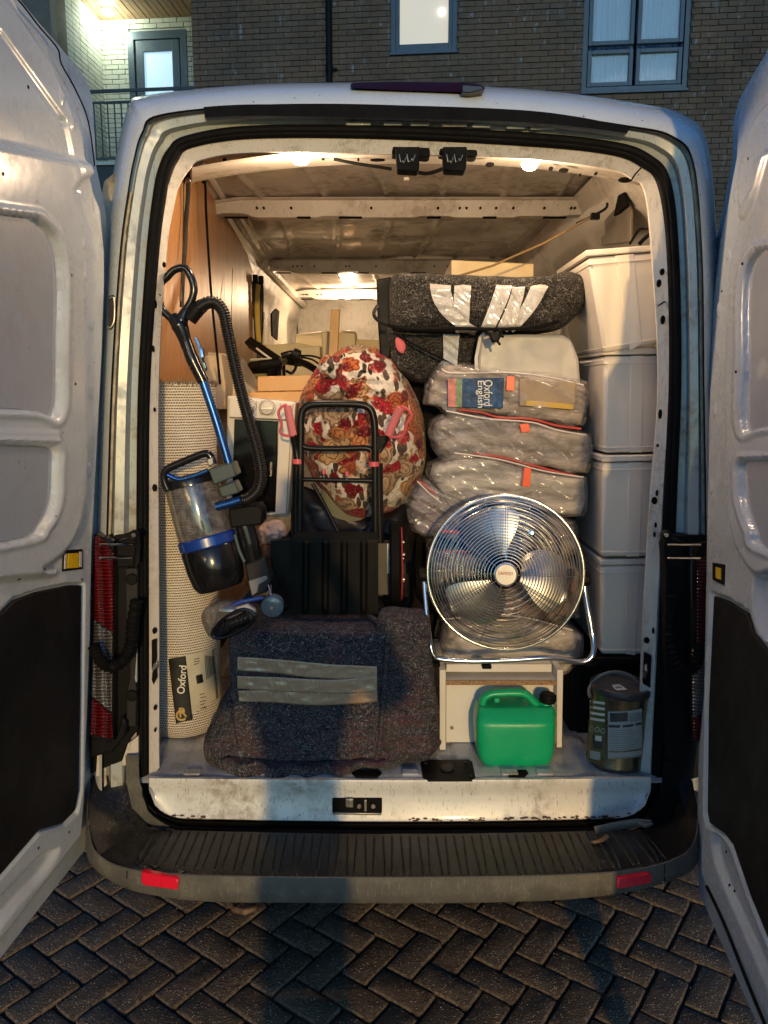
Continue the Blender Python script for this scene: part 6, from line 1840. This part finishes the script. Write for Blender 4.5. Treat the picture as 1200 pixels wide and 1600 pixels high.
# black elastic and strap across
sp2 = thing('bungee_strap', 'long black bungee strap stretched across the front of the grey taped bundle', 'strap', at(700, 515, 2.6))
m = MB(); m.tube(cr([at(608,508,2.62), at(640,514,2.59), at(700,513,2.585), at(790,514,2.585), at(850,508,2.60), at(878,500,2.66)], 8), .0055, 8, flat=.6); build('cord', m, M['rubber'], sp2)
m = MB(); m.tube(cr([at(590,478,2.65), at(584,490,2.63), at(590,500,2.62), at(606,508,2.61)], 6), .006, 8); build('hook', m, M['black_tube'], sp2)
rg = wpillow('tag', [(618,530),(626,526),(634,540),(629,552),(620,545)], 2.68, .004, simple('pink_tag', (.55, .10, .12), .6), wp)
m = MB(); m.tube(cr([at(614,520,2.68), at(650,540,2.66), at(700,566,2.66), at(740,590,2.66)], 6), .004, 6); build('thin_cord', m, M['rubber'], wp)
# UK plug hanging
pg = thing('mains_plug', 'black three-pin mains plug hanging in front of the light grey tub', 'plug', at(778, 530, 2.56))
m = MB(); m.pprism([(765,523),(778,517),(784,522),(780,533),(770,536)], 2.555, .03); build('plug_body', m, M['black'], pg, bevel=.005)
for (a, b) in (((780,524),(786,526)),((776,532),(781,538)),((783,520),(781,516))):
    m = MB(); m.tube([at(*a, 2.56), at(*b, 2.54)], .0045, 6); build('pin', m, M['black'], pg)
m = MB(); m.tube(cr([at(766,524,2.57), at(760,518,2.59), at(768,514,2.6)], 5), .004, 6); build('flex', m, M['rubber'], pg)

# ---- light grey tub
M['tub_grey'] = simple('light_grey_tub', (.40, .385, .365), .42, var=.05)
gt = thing('storage_tub', 'light grey plastic tub lying on its side under the grey taped bundle', 'tub', at(825, 590, 2.75))
m = MB(); m.pprism([(746,600),(746,560),(750,530),(758,521),(830,522),(880,523),(893,530),(905,560),(908,600)], 2.68, .30); build('tub', m, M['tub_grey'], gt, bevel=.012, bseg=4)
m = MB(); m.tube([at(746,600,2.67), at(744,560,2.67), at(750,528,2.67), at(756,521,2.68)], .006, 8); build('rim', m, M['offw'], gt)

# ---- white stacking tubs on the right
def tubmat():
    t = NT('translucent_white_tub'); c = t.mix(t.noise(3, 3), (.64, .59, .52), (.76, .70, .61)); t.set('Base Color', c); t.set('Roughness', .32); t.set('Subsurface Weight', .25); t.set('Subsurface Radius', (.03, .025, .02)); t.bump(t.wave(5, 1.5, direction='X'), .05, .01); return t.m
M['tub'] = tubmat()
def tub(front, Y, dep, label, dx=0.0, rimtop=True, first=False):
    fr = [at(p[0], p[1], Y) for p in front]                # TL, TR, BR, BL
    c = sum(fr, Vector()) / 4
    t = thing('storage_tub', label, 'tub', (c.x, Y + dep / 2, min(p.z for p in fr)), group='white plastic tubs stacked along the right wall')
    TLp, TR, BR, BLp = fr
    ex = (TR - TLp).normalized(); ez = (TLp - BLp).normalized()
    def slab(a, b, inset, out, name, bev):
        A = BLp.lerp(TLp, a); B = BLp.lerp(TLp, b); C_ = BR.lerp(TR, a); D_ = BR.lerp(TR, b)
        f = [A + ex * inset - Vector((0, out, 0)), C_ - ex * inset - Vector((0, out, 0)), D_ - ex * inset - Vector((0, out, 0)), B + ex * inset - Vector((0, out, 0))]
        m = MB(); m.prism(f, [q + Vector((dx, dep + 2 * out, 0)) for q in f]); build(name, m, M['tub'], t, bevel=bev, bseg=3)
    slab(.0, .93, .007, .0, 'body', .012)
    slab(.855, .868, .005, .003, 'ledge', .001)
    slab(.94, 1.0, .002, .004, 'lid', .004)
    slab(.045, .058, .006, .002, 'foot_rib', .001)
    slab(.0, .93, .09, .0012, 'front_panel', .004)
    return t
tub([(941,545),(1050,543),(1046,706),(941,708)], 2.56, .40, 'white plastic tub second from the top of the right-hand stack')
tub([(939,712),(1048,710),(1042,869),(937,871)], 2.55, .42, 'white plastic tub third from the top, level with the zip bags')
tub([(936,874),(1042,872),(1034,1024),(936,1023)], 2.56, .40, 'lowest white plastic tub, standing on the black crate beside the fan')
tub([(914,391),(1034,382),(1048,534),(940,552)], 2.54, .42, 'topmost white plastic tub, tilted, under the roof at the right')
# clear packing film ribs on tub two
m = MB(); rr = random.Random(4)
for k in range(16):
    y = 570 + k * 7.5; x = rr.uniform(965, 985); m.tube([at(x, y, 2.556), at(x + rr.uniform(15, 40), y - rr.uniform(0, 4), 2.556)], .0008, 4)
bc = thing('black_crate', 'black plastic crate on the van floor under the stack of white tubs', 'crate', at(950, 1165, 2.6))
m = MB(); m.pprism([(890,1030),(1030,1030),(1030,1168),(890,1168)], 2.56, .45); build('crate_body', m, M['black'], bc, bevel=.01)
m = MB(); m.pprism([(886,1028),(1034,1028),(1034,1042),(886,1042)], 2.545, .48); build('crate_rim', m, M['black'], bc, bevel=.004)

# ---- zip storage bags
def film_mat():
    t = NT('clear_vinyl'); wn_ = t.n('ShaderNodeTexNoise'); wn_.inputs['Scale'].default_value = 7; t.l(t.co, wn_.inputs[0]); wv = t.n('ShaderNodeVectorMath', operation='MULTIPLY_ADD'); t.l(wn_.outputs[1], wv.inputs[0]); wv.inputs[1].default_value = (.16, .16, .16); t.l(t.co, wv.inputs[2]); n = t.noise(13, 6, .6, t.map((1, 1, 2.2)), 1.6)
    t.set('Base Color', (.60, .57, .57)); t.set('Roughness', .12); t.set('Alpha', t.ramp(n, [(.40, .10), (.62, .34)])); t.set('Coat Weight', 1.0); t.set('Coat Roughness', .05); t.set('Specular IOR Level', .9)
    cr_ = t.vor(9, t.map((1, 1, 1.7), src=wv.outputs[0]), 'DISTANCE_TO_EDGE').outputs[0]; t.bump(t.math('ADD', t.math('MULTIPLY', n, .22), t.ramp(cr_, [(.0, 1.0), (.07, 0.0)], 'EASE')), .9, .008); return t.m
M['film'] = film_mat()
M['zip_red'] = simple('red_zip', (.38, .02, .02), .5)
M['tag_orange'] = simple('orange_tag', (.78, .07, .015), .4, var=.05)
def zipbag(poly, Y, T, label, col, tag, zipl, edge, seed, contents=()):
    cy_ = sum(p[1] for p in poly) / len(poly)
    poly = [(p[0], p[1] + (4 if p[1] > cy_ else -4)) for p in poly]
    c = (sum(p[0] for p in poly) / len(poly), max(p[1] for p in poly))
    t = thing('storage_bag', label, 'storage bag', at(c[0], c[1], Y), group='clear zip storage bags stacked beside the floral bundle')
    inner = [((p[0] - c[0]) * .95 + c[0] + 3, (p[1] - (c[1] - 40)) * .90 + c[1] - 40) for p in poly]
    m = MB(); pillow(m, inner, Y + .01, T * .90, p=6.0, wr=.008, wscale=9, seed=seed, smooth_poly=False); build('contents', m, col, t, angle=180)
    m = MB(); pillow(m, poly, Y, T, p=7.0, smooth_poly=False, wr=.008, wscale=15, seed=seed + 3, rings=44, nth=200, fold=lambda P, r: .006 * math.sin(P.x * 55 + P.z * 90 + 6 * noise.noise(P * 5 + Vector((seed, 0, 0))))); build('film', m, M['film'], t, angle=180)
    if tag:
        m = MB(); m.pprism(tag, Y - T - .012, .004); build('tag', m, M['tag_orange'], t, bevel=.001)
    if zipl:
        m = MB(); m.tube(cr([at(x, y, Y - T * .9) for x, y in zipl], 8), .004, 6, flat=.6); build('zip', m, M['zip_red'], t)
    if edge:
        m = MB(); m.tube(cr([at(x, y, Y - T * .95) for x, y in edge], 8), .0028, 6); build('piping', m, simple('pale_piping', (.55, .50, .50), .4), t)
    return t
def fab(n, c):
    t = NT(n); a = t.noise(6, 3, .5, t.map((1, 1, 2.4)), 1.5); f = t.noise(8, 3, .5, t.map((.6, 1, 2)), 1.0)
    t.set('Base Color', t.mix(t.ramp(f, [(.40, 0.0), (.56, 1.0)]), tuple(x * .45 for x in c), t.mix(t.ramp(a, [(.42, 0.0), (.52, 1.0)], 'EASE'), c, tuple(min(1, x * 1.35) for x in c)))); t.set('Roughness', .75); t.bump(f, .6, .02); return t.m
zb1 = zipbag([(690,568),(720,572),(760,580),(820,584),(880,590),(912,602),(914,625),(906,662),(880,660),(830,654),(780,645),(730,642),(700,646),(680,632),(660,628),(664,605),(676,582)], 2.70, .10, 'topmost clear zip bag, holding a blue book and an orange tag', fab('dim_brown_fabric', (.30, .25, .21)),
       [(792,588),(804,588),(804,611),(791,610)], None, [(690,576),(700,582),(730,583),(790,582),(850,588),(912,602)], 1.0)
zipbag([(699,643),(730,646),(780,655),(830,662),(880,672),(916,680),(920,705),(912,735),(880,730),(830,722),(780,714),(730,706),(690,716),(676,700),(668,682),(672,660)], 2.69, .11, 'second clear zip bag down, crumpled and half empty with brown folds', fab('grey_brown_fabric', (.26, .225, .20)),
       [(812,663),(826,662),(829,674),(815,676)], [(716,640),(750,644),(780,652),(830,655),(870,665),(908,670)], [(697,642),(760,654),(830,660),(870,672),(916,680)], 5.0)
zipbag([(688,720),(710,708),(760,712),(800,724),(850,738),(910,746),(912,775),(906,800),(870,796),(820,788),(760,782),(700,784),(685,772),(664,745),(668,728)], 2.68, .11, 'third clear zip bag down, with grey-brown cloth and a tall orange tag', fab('taupe_fabric', (.42, .39, .35)),
       [(819,731),(830,731),(828,761),(816,760)], [(740,708),(790,716),(850,732),(900,744)], [(710,708),(780,718),(850,736),(912,746)], 9.0)
zipbag([(650,750),(664,748),(684,775),(700,788),(760,790),(830,795),(895,806),(900,850),(880,860),(760,850),(680,830),(640,822),(632,790),(640,765)], 2.70, .12, 'fourth clear zip bag down, bulging out left of the fan', fab('plum_fabric', (.15, .12, .125)),
       None, [(655,752),(668,762),(680,772)], [(652,752),(672,772),(690,786)], 13.0)
zipbag([(665,850),(760,855),(880,862),(900,890),(898,950),(800,960),(690,955),(668,900)], 2.68, .12, 'clear zip bag of dark red cloth directly behind the fan', fab('dark_red_fabric', (.13, .06, .055)), [(690,828),(722,830),(722,834),(690,833)], [(690,862),(760,864),(800,868)], None, 17.0)
zipbag([(690,962),(800,955),(880,970),(902,985),(898,1010),(880,1030),(780,1034),(690,1030),(680,1000)], 2.66, .16, 'lowest clear zip bag, flattened on the white cabinet under the fan', fab('silver_fabric', (.36, .34, .32)), None, None, [(690,968),(800,962),(895,985)], 21.0)
m = MB(); m.pprism([(640,562),(925,562),(930,1040),(640,1040)], 2.92, .30); sc9 = build('dark_filler', m, simple('black_filler', (.010, .009, .009), .8, spec=.1, bump=.3), None, bevel=.03, bseg=4); ident(sc9, 'large black block added to darken the gaps behind the clear zip bags', 'dark_filler')  # added block; its black stands in for the shade between the bags
# books in the top bag
bk1 = build('book', MB().pprism([(700,592),(788,590),(786,638),(700,636)], 2.586, .05), simple('blue_book_cover', (.012, .055, .15), .5, var=.6, vs=30, spec=.2), None, bevel=.002)
ident(bk1, 'blue dictionary lying sideways inside the topmost clear zip bag', 'book'); 
text_px('lettering', 'lford', (768,617), (0,1), 12, lambda x, y: at(x, y, 2.584), M['offw'], bk1, width_px=28) if False else None
WPOS[bk1] = Vector(bk1.location)
text_px('lettering', 'English', (750,616), (.0,1), 13, lambda x, y: at(x, y, 2.5845), M['offw'], bk1, width_px=42)
text_px('lettering', 'Oxford', (763,614), (.0,1), 13, lambda x, y: at(x, y, 2.5845), M['offw'], bk1, width_px=40)
for (poly, mt, nm) in (([(700,592),(712,592),(712,636),(700,636)], simple('pink_print', (.45, .12, .12), .5, var=.4, vs=60), 'cover_stripe'), ([(712,592),(722,592),(722,636),(712,636)], simple('green_print', (.12, .20, .10), .5, var=.4, vs=60), 'cover_stripe')):
    build(nm, MB().pprism(poly, 2.5845, .002), mt, bk1)
bk2 = build('folder', MB().pprism([(812,592),(900,598),(898,640),(812,634)], 2.60, .03), simple('buff_card', (.30, .22, .15), .6), None, bevel=.002); ident(bk2, 'buff card folder inside the topmost clear zip bag, right of the orange tag', 'folder')
bk3 = build('notebook', MB().pprism([(822,626),(896,632),(895,640),(822,634)], 2.595, .03), simple('yellow_card', (.50, .33, .06), .6), None, bevel=.001); ident(bk3, 'thin yellow notebook under the buff folder in the topmost clear zip bag', 'notebook')

# ---- white cabinet
cb_ = thing('cabinet', 'small white chipboard cabinet under the fan, open side towards the van doors', 'cabinet', at(782, 1170, 2.55))
M['melamine'] = simple('white_melamine', (.66, .64, .60), .38, var=.04); M['chip'] = simple('raw_chipboard', (.28, .17, .09), .9, var=.5, vs=160, bump=.4, bs=160)
CY = 2.42
def cp(name, poly, Y, d, mat, bev=.0015): return build(name, MB().pprism(poly, Y, d), mat, cb_, bevel=bev)
cp('side', [(687,1047),(696.5,1047),(696.5,1172),(687,1172)], CY, .32, M['melamine'])
cp('side', [(870.5,1047),(880,1047),(878,1168),(870,1168)], CY, .32, M['melamine'])
cp('top', [(698,1038),(862,1038),(862,1050),(697,1050)], CY + .045, .30, M['melamine'])
cp('shelf', [(697,1063.5),(870,1063.5),(870,1070.5),(697,1070.5)], CY + .010, .28, M['melamine'])
cp('chip_edge', [(697,1063.5),(870,1063.5),(870,1070.5),(697,1070.5)], CY + .006, .0035, M['chip'], 0)
cp('back', [(697,1070),(870,1070),(870,1160),(697,1160)], CY + .045, .014, M['melamine'])
m = MB(); m.cyl(at(706, 1137, CY + .043), (0, 1, 0), .006, .006, 14); build('cam_lock', m, M['steel'], cb_)
cp('bottom_edge', [(697,1160),(870,1160),(870,1164),(697,1164)], CY + .06, .25, M['chip'], 0)

# ---- floor fan
fn = thing('floor_fan', 'large round chrome floor fan with wire guard and three blades on a tubular stand', 'fan', at(795, 1036, 2.46))
fc = at(789, 895, 2.36); FR = 121 * k_at(2.36, 895)
FN = Vector((-.10, -1, .12)).normalized(); fu = Vector((0, 0, 1)).cross(FN).normalized() * -1
fu = FN.cross(Vector((0, 0, 1))).normalized(); fv = fu.cross(FN).normalized()
if fv.z < 0: fv = -fv
def fpnt(r, a, d=0.0): return fc + fu * (r * math.cos(a)) + fv * (r * math.sin(a)) + FN * d
def dome_h(r): return .050 * math.sqrt(max(0, 1 - (r / FR) ** 2.6))
M['wire'] = simple('chromed_wire', (.72, .70, .66), .20, 1.0, var=.05)
m = MB()
for k in range(23):
    r = .036 + (FR - .040) * (k / 22) ** .97
    m = m
    P = [fpnt(r, 2 * math.pi * i / 96, dome_h(r)) for i in range(96)]
    m.tube(P, .0013, 5, closed=True)
gd = build('guard_ring', m, M['wire'], fn); gd['kind'] = 'stuff'
for k in range(10):
    a0 = k * 2 * math.pi / 10 + .02
    P = [fpnt(r, a0, dome_h(r) - .002) for r in np.linspace(.03, FR, 14)]
    m = MB(); m.tube(P, .0013, 5); build('guard_spoke', m, M['wire'], fn)
for k in range(3):
    a0 = k * 2 * math.pi / 3 + math.pi / 2 + .0
    for da in (-.035, .035):
        m = MB(); m.tube([fpnt(r, a0 + da * .1 / max(r, .1), dome_h(r) - .003) for r in np.linspace(.05, FR * .93, 12)], .0012, 5); build('guard_spoke', m, M['wire'], fn)
m = MB()
for k in range(11):
    r = .06 + (FR - .062) * k / 10; m.tube([fpnt(r, 2 * math.pi * i / 72, -.11 + .04 * (r / FR) ** 4) for i in range(72)], .0014, 4, closed=True)
gb_ = build('rear_guard', m, M['wire'], fn); gb_['kind'] = 'stuff'
m = MB(); m.tube([fpnt(FR, 2 * math.pi * i / 120, -.006) for i in range(120)], .0055, 10, closed=True); m.tube([fpnt(FR + .002, 2 * math.pi * i / 120, -.022) for i in range(120)], .0045, 8, closed=True); build('guard_rim', m, M['wire'], fn)
for k in range(36):
    pass
# blades
def blade(a0):
    m = MB(); rows = []
    n = 26
    for i in range(n):
        t = i / (n - 1); r = .035 + t * (FR * .86 - .035)
        wid = (.035 + .16 * math.sin(min(1, t * 1.12) * math.pi * .56) ** 1.2) * (1 if t < .86 else math.sqrt(max(.0, 1 - ((t - .86) / .145) ** 2)))
        sweep = .34 * t ** 1.4
        row = []
        for j in range(17):
            s = j / 16 - .5
            arc = s * wid
            ang = a0 + sweep + arc / max(r, .05)
            d = -.045 + .052 * s * (1.1 - .25 * t) - .016 * (s * 2) ** 2 + .010 * math.sin(t * 3.1)
            row.append(fpnt(r, ang, d))
        rows.append(row)
    back = [[p - FN * .0015 for p in r] for r in rows]
    m.ngrid(rows + back[::-1], closed_v=True)
    return build('blade', m, M['blade'], fn, angle=60)
M['blade'] = simple('polished_blade', (.48, .48, .48), .38, 1.0, var=.04)
for a in (rad(178), rad(178 - 120), rad(178 + 120)): blade(a)
m = MB(); m.lathe([(.034, .0), (.036, .012), (.032, .022)], fc + FN * .024, FN, 36); hb_ = build('badge_cup', m, M['black_gloss'], fn); WPOS[hb_] = WPOS[fn]
m = MB(); m.lathe([(.034, .0), (.0345, .007), (.031, .010), (.001, .0102)], fc + FN * .045, FN, 40); build('badge', m, simple('silver_badge', (.34, .34, .34), .35, .3), fn)
def on_badge(px, py): return hit(px, py, fc + FN * .0562, FN)
text_px('lettering', 'DAEWOO', (790,896), (1,.06), 5.0, on_badge, M['zip_red'], fn, bold=.01, width_px=23)
m = MB(); m.tube([fpnt(.0345, 2 * math.pi * i / 60, .050) for i in range(60)], .0022, 8, closed=True); build('badge_rim', m, M['chrome'], fn)
m = MB(); m.lathe([(.04, -.02), (.055, -.03), (.060, -.10), (.045, -.13)], fc, FN, 30); build('motor', m, M['black'], fn)
# side knobs and U stand
sl, sr = at(663, 898, 2.42), at(912, 900, 2.42)
P = cr([at(*p) for p in ((662,898,2.42),(664,930,2.40),(668,975,2.37),(673,1010,2.35),(678,1024,2.345),(690,1030,2.345),(740,1033,2.345),(800,1031,2.345),(860,1028,2.345),(900,1034,2.345),(918,1032,2.345),(927,1020,2.35),(927,1000,2.37),(920,960,2.39),(914,925,2.41),(911,900,2.42))], 8)
m = MB(); m.tube(P, .0088, 14); build('stand_tube', m, M['chrome'], fn)
P = cr([at(*p) for p in ((673,1015,2.35),(676,1028,2.42),(690,1034,2.52),(780,1032,2.56),(880,1034,2.52),(922,1030,2.42),(927,1016,2.36))], 8)
m = MB(); m.tube(P, .008, 12); build('stand_foot', m, M['chrome'], fn)
for c in (at(661, 898, 2.41), at(914, 905, 2.41)):
    m = MB(); m.lathe([(.008, -.016), (.022, -.014), (.024, .0), (.022, .014), (.008, .016)], c, (1, 0, 0), 10); build('side_knob', m, M['black'], fn, bevel=.002)
for (x, y) in ((680,1037),(922,1036),(760,1040)):
    m = MB(); m.box(at(x, y, 2.36), (.03, .03, .014)); build('rubber_foot', m, M['rubber'], fn, bevel=.003)
m = MB(); c = fpnt(.150, rad(121), dome_h(.15) + .001); m.lathe([(.010, -.002), (.010, .002), (.006, .003), (.004, .0032)], c, FN, 20); build('guard_clip', m, M['chrome'], fn)

# ---- green jerry can
jc = thing('jerry_can', 'bright green plastic fuel can with black cap, standing before the white cabinet', 'fuel can', at(808, 1200, 2.34))
M['green'] = simple('green_polythene', (.004, .36, .15), .36, var=.06, bump=.12, bs=60, Subsurface_Weight=.15)
JY = 2.30
def jrow(y, xl, xr, front, back, n=44):
    """rounded-rectangle cross section at pixel row y (on plane JY)"""
    L = at(xl, y, front + .004); R = at(xr, y, front + .004); cx, hx = (L.x + R.x) / 2, (R.x - L.x) / 2; cy, hy = (front + back) / 2, (back - front) / 2
    return [Vector((cx + hx * math.copysign(abs(math.cos(a)) ** .34, math.cos(a)), cy + hy * math.copysign(abs(math.sin(a)) ** .34, math.sin(a)), L.z)) for a in np.linspace(0, 2 * math.pi, n, endpoint=False)]
m = MB()
prof = [(1202,768,846,2.33,2.42),(1199,756,858,2.312,2.44),(1192,750,865,2.302,2.45),(1180,746,869,2.300,2.452),(1150,744.5,870.5,2.300,2.452),(1136,745,871,2.300,2.452),(1132,745,871,2.302,2.452),(1128,746,870,2.306,2.450),(1114,747,868,2.330,2.445),(1108,748,867,2.342,2.440),(1105,750,864,2.350,2.434),(1104,756,858,2.356,2.428)]
m.ngrid([jrow(*p) for p in prof], closed_u=True); o_ = len(m.v); m.f.append(tuple(range(44))); m.f.append(tuple(range(o_ - 44, o_)))
build('can_body', m, M['green'], jc, angle=60, sub=1)
# handle arch with opening, spout shoulder
HYc = 2.385
P = cr([at(758,1112,HYc), at(754,1100,HYc), at(757,1090,HYc), at(768,1084,HYc), at(785,1082.5,HYc), at(805,1082,HYc), at(820,1084,HYc), at(832,1094,HYc), at(842,1106,HYc)], 8)
m = MB(); m.tube(P, [.020, .019] + [.0135] * (len(P) - 6) + [.015, .017, .02, .022], 16, flat=1.25); build('can_handle', m, M['green'], jc, angle=180)
m = MB(); c = at(852, 1106, 2.385); m.lathe([(.038, -.02), (.032, .000), (.022, .008), (.020, .018)], c, (.12, 0, 1), 24); build('spout_neck', m, M['green'], jc, angle=60)
m = MB(); c = at(856, 1090, 2.385); m.lathe([(.024, -.015), (.0265, -.012), (.0265, .010), (.021, .016), (.001, .017)], c, (.12, 0, 1), 14); build('cap', m, M['black'], jc, bevel=.001)
for k in range(14):
    a = k * 2 * math.pi / 14; m = MB(); m.box(c + Vector((math.cos(a) * .0265, math.sin(a) * .0265, -.001)), (.003, .003, .017), Matrix.Rotation(a, 3, 'Z')); build('cap_grip', m, M['black'], jc)
m = MB(); m.pprism([(772,1092),(780,1091),(782,1098),(773,1099)], 2.35, .02); build('handle_web', m, M['green'], jc, bevel=.003)

# ---- paint tin
pt = thing('paint_tin', 'large gold-coloured paint tin with dark lid and raised handle at the right of the sill', 'paint tin', at(958, 1213, 2.34))
M['tin'] = simple('brass_tin', (.25, .215, .14), .30, .9, var=.25, vs=9); M['lid'] = simple('dark_lid_plastic', (.045, .040, .038), .4)
tb = atz(960, 1214, .625); tr_ = 46 * k_at(2.25, 1190); tc_ = Vector((at(962, 1150, 2.34).x, 2.245 + tr_, .625))
tilt = Vector((.035, 0, 1)).normalized(); TH = .262
m = MB(); m.lathe([(tr_ * .97, 0), (tr_, .006), (tr_ * .985, .010), (tr_ * .985, TH - .035), (tr_, TH - .030), (tr_, TH - .025)], tc_, tilt, 64); build('tin_body', m, M['tin'], pt, angle=50)
m = MB(); m.lathe([(tr_ * 1.0, TH - .026), (tr_ * 1.045, TH - .020), (tr_ * 1.045, TH - .004), (tr_ * 1.0, TH), (tr_ * .93, TH), (tr_ * .92, TH - .008), (.001, TH - .008)], tc_, tilt, 64); build('lid', m, M['lid'], pt, angle=50)
def tin_surf(px, py, off=.001):
    d = ray(px, py).normalized(); z = .7
    for _ in range(4):
        cx = tc_.x + .035 * (z - .625); ox, oy = -cx, -tc_.y; a = d.x ** 2 + d.y ** 2; b = 2 * (ox * d.x + oy * d.y); q = ox * ox + oy * oy - (tr_ * .987 + off) ** 2
        disc = max(0, b * b - 4 * a * q); t = (-b - math.sqrt(disc)) / (2 * a); p = CAMP + d * t; z = p.z
    return p
def tinq(name, x0, x1, y0, y1, mat, off=.001, parent=None, cv=6, n=16):
    m = MB(); rows = []
    for i in range(n + 1):
        y = y0 + (y1 - y0) * i / n; rows.append([tin_surf(x, y + cv * (1 - ((x - 962) / 46) ** 2) - cv, off) for x in np.linspace(x0, x1, n)])
    m.ngrid(rows + [[p + Vector((0, .0008, 0)) for p in r] for r in rows][::-1], closed_v=True); return build(name, m, mat, parent or pt, angle=180)
M['lab_grey'] = simple('grey_label', (.40, .40, .37), .4, var=.08); M['lab_dark'] = simple('charcoal_label', (.05, .05, .055), .4); M['lab_olive'] = simple('olive_label', (.11, .11, .05), .35, var=.3, vs=20)
lo_ = tinq('label_wrap', 921, 946, 1098, 1190, M['lab_olive'], .0008); WPOS[lo_] = WPOS[pt]
la = tinq('label_panel', 950, 1003, 1112, 1186, M['lab_grey'], .0010); WPOS[la] = WPOS[pt]
tinq('label_header', 953, 981, 1114, 1128, M['lab_dark'], .0018, la); tinq('label_header', 983, 1002, 1116, 1130, simple('mid_grey_print', (.26, .27, .26), .4), .0018, la)
tinq('label_bar', 951, 969, 1133, 1137, M['lab_dark'], .0018, la, n=5); tinq('label_bar', 973, 990, 1133.5, 1137, M['lab_dark'], .0018, la, n=5); tinq('label_bar', 993, 1002, 1133, 1136.5, M['lab_dark'], .0018, la, n=5)
for k in range(4): tinq('label_stripe', 922, 945, 1098 + k * 9, 1102 + k * 9, M['offw'], .0018, lo_, n=5)
for k in range(3):
    m = MB(); cc = Vector((924 + 9 * k, 1138 + k * 2)); m.tube([tin_surf(cc.x + 3.2 * math.cos(a), cc.y + 3.6 * math.sin(a), .002) for a in np.linspace(0, 6.28, 18)[:-1]], .0007, 5, closed=True); build('label_symbol', m, M['offw'], lo_)
tinq('picture', 926, 941, 1152, 1172, M['lab_dark'], .0016, lo_, n=6); tinq('picture_highlight', 930, 940, 1152, 1160, M['offw'], .0024, lo_, n=5)
for k in range(11): tinq('text_line', 954, 954 + 36 + (k * 7) % 9, 1141 + k * 3.4, 1141.8 + k * 3.4, simple('faint_print', (.20, .20, .19), .5) if k == 0 else bpy.data.materials['faint_print'], .0018, la, n=5)
tinq('label_line', 951, 1002, 1174, 1176, M['tin'], .0018, la, n=8)
tinq('label_foot', 922, 938, 1177, 1190, M['lab_grey'], .0018, lo_, n=6)
# sticker on the lid, handle
sc1 = tc_ + tilt * (TH - .0075); q = MB(); q.box(sc1 + Vector((-.016, -.02, .0)), (.036, .046, .0012), Matrix.Rotation(.25, 3, 'Z')); build('lid_sticker', q, M['offw'], pt); q = MB(); q.box(sc1 + Vector((-.016, -.022, .0012)), (.022, .012, .0006), Matrix.Rotation(.25, 3, 'Z')); build('sticker_print', q, simple('violet_print', (.16, .14, .30), .5), pt)
P = cr([tc_ + tilt * (TH - .05) + Vector((-tr_ * 1.05, 0, 0)), at(921, 1075, 2.34), at(935, 1058, 2.34), at(962, 1050, 2.34), at(988, 1058, 2.34), at(1004, 1078, 2.34), tc_ + tilt * (TH - .04) + Vector((tr_ * 1.05, 0, 0))], 9)
m = MB(); m.tube(P, .0058, 10, flat=.6); build('handle', m, simple('grey_handle_plastic', (.13, .12, .12), .4), pt)
m = MB()
for x in (943, 947): m.pprism([(x, 1207),(x + 1.6, 1207),(x + 1.6, 1212),(x, 1212)], 2.243, .002)
build('rim_mark', m, M['offw'], pt)['kind'] = 'stuff'

# ---- strap from the roof rail
bg = thing('tie_cord', 'thin tan cord with black hook running from the right roof rail down over the load', 'cord', at(935, 330, 2.9))
m = MB(); m.tube([at(925,338,2.95), at(850,380,3.0), at(770,415,3.05), at(700,436,3.1)], .0045, 8); build('cord', m, simple('tan_cord', (.20, .13, .06), .7), bg)
m = MB(); m.tube(cr([at(900,350,2.97), at(925,338,2.95), at(946,326,2.93), at(949,317,2.92)], 5), .005, 8); m.box(at(930, 338, 2.94), (.030, .02, .022)); build('hook', m, M['black'], bg)
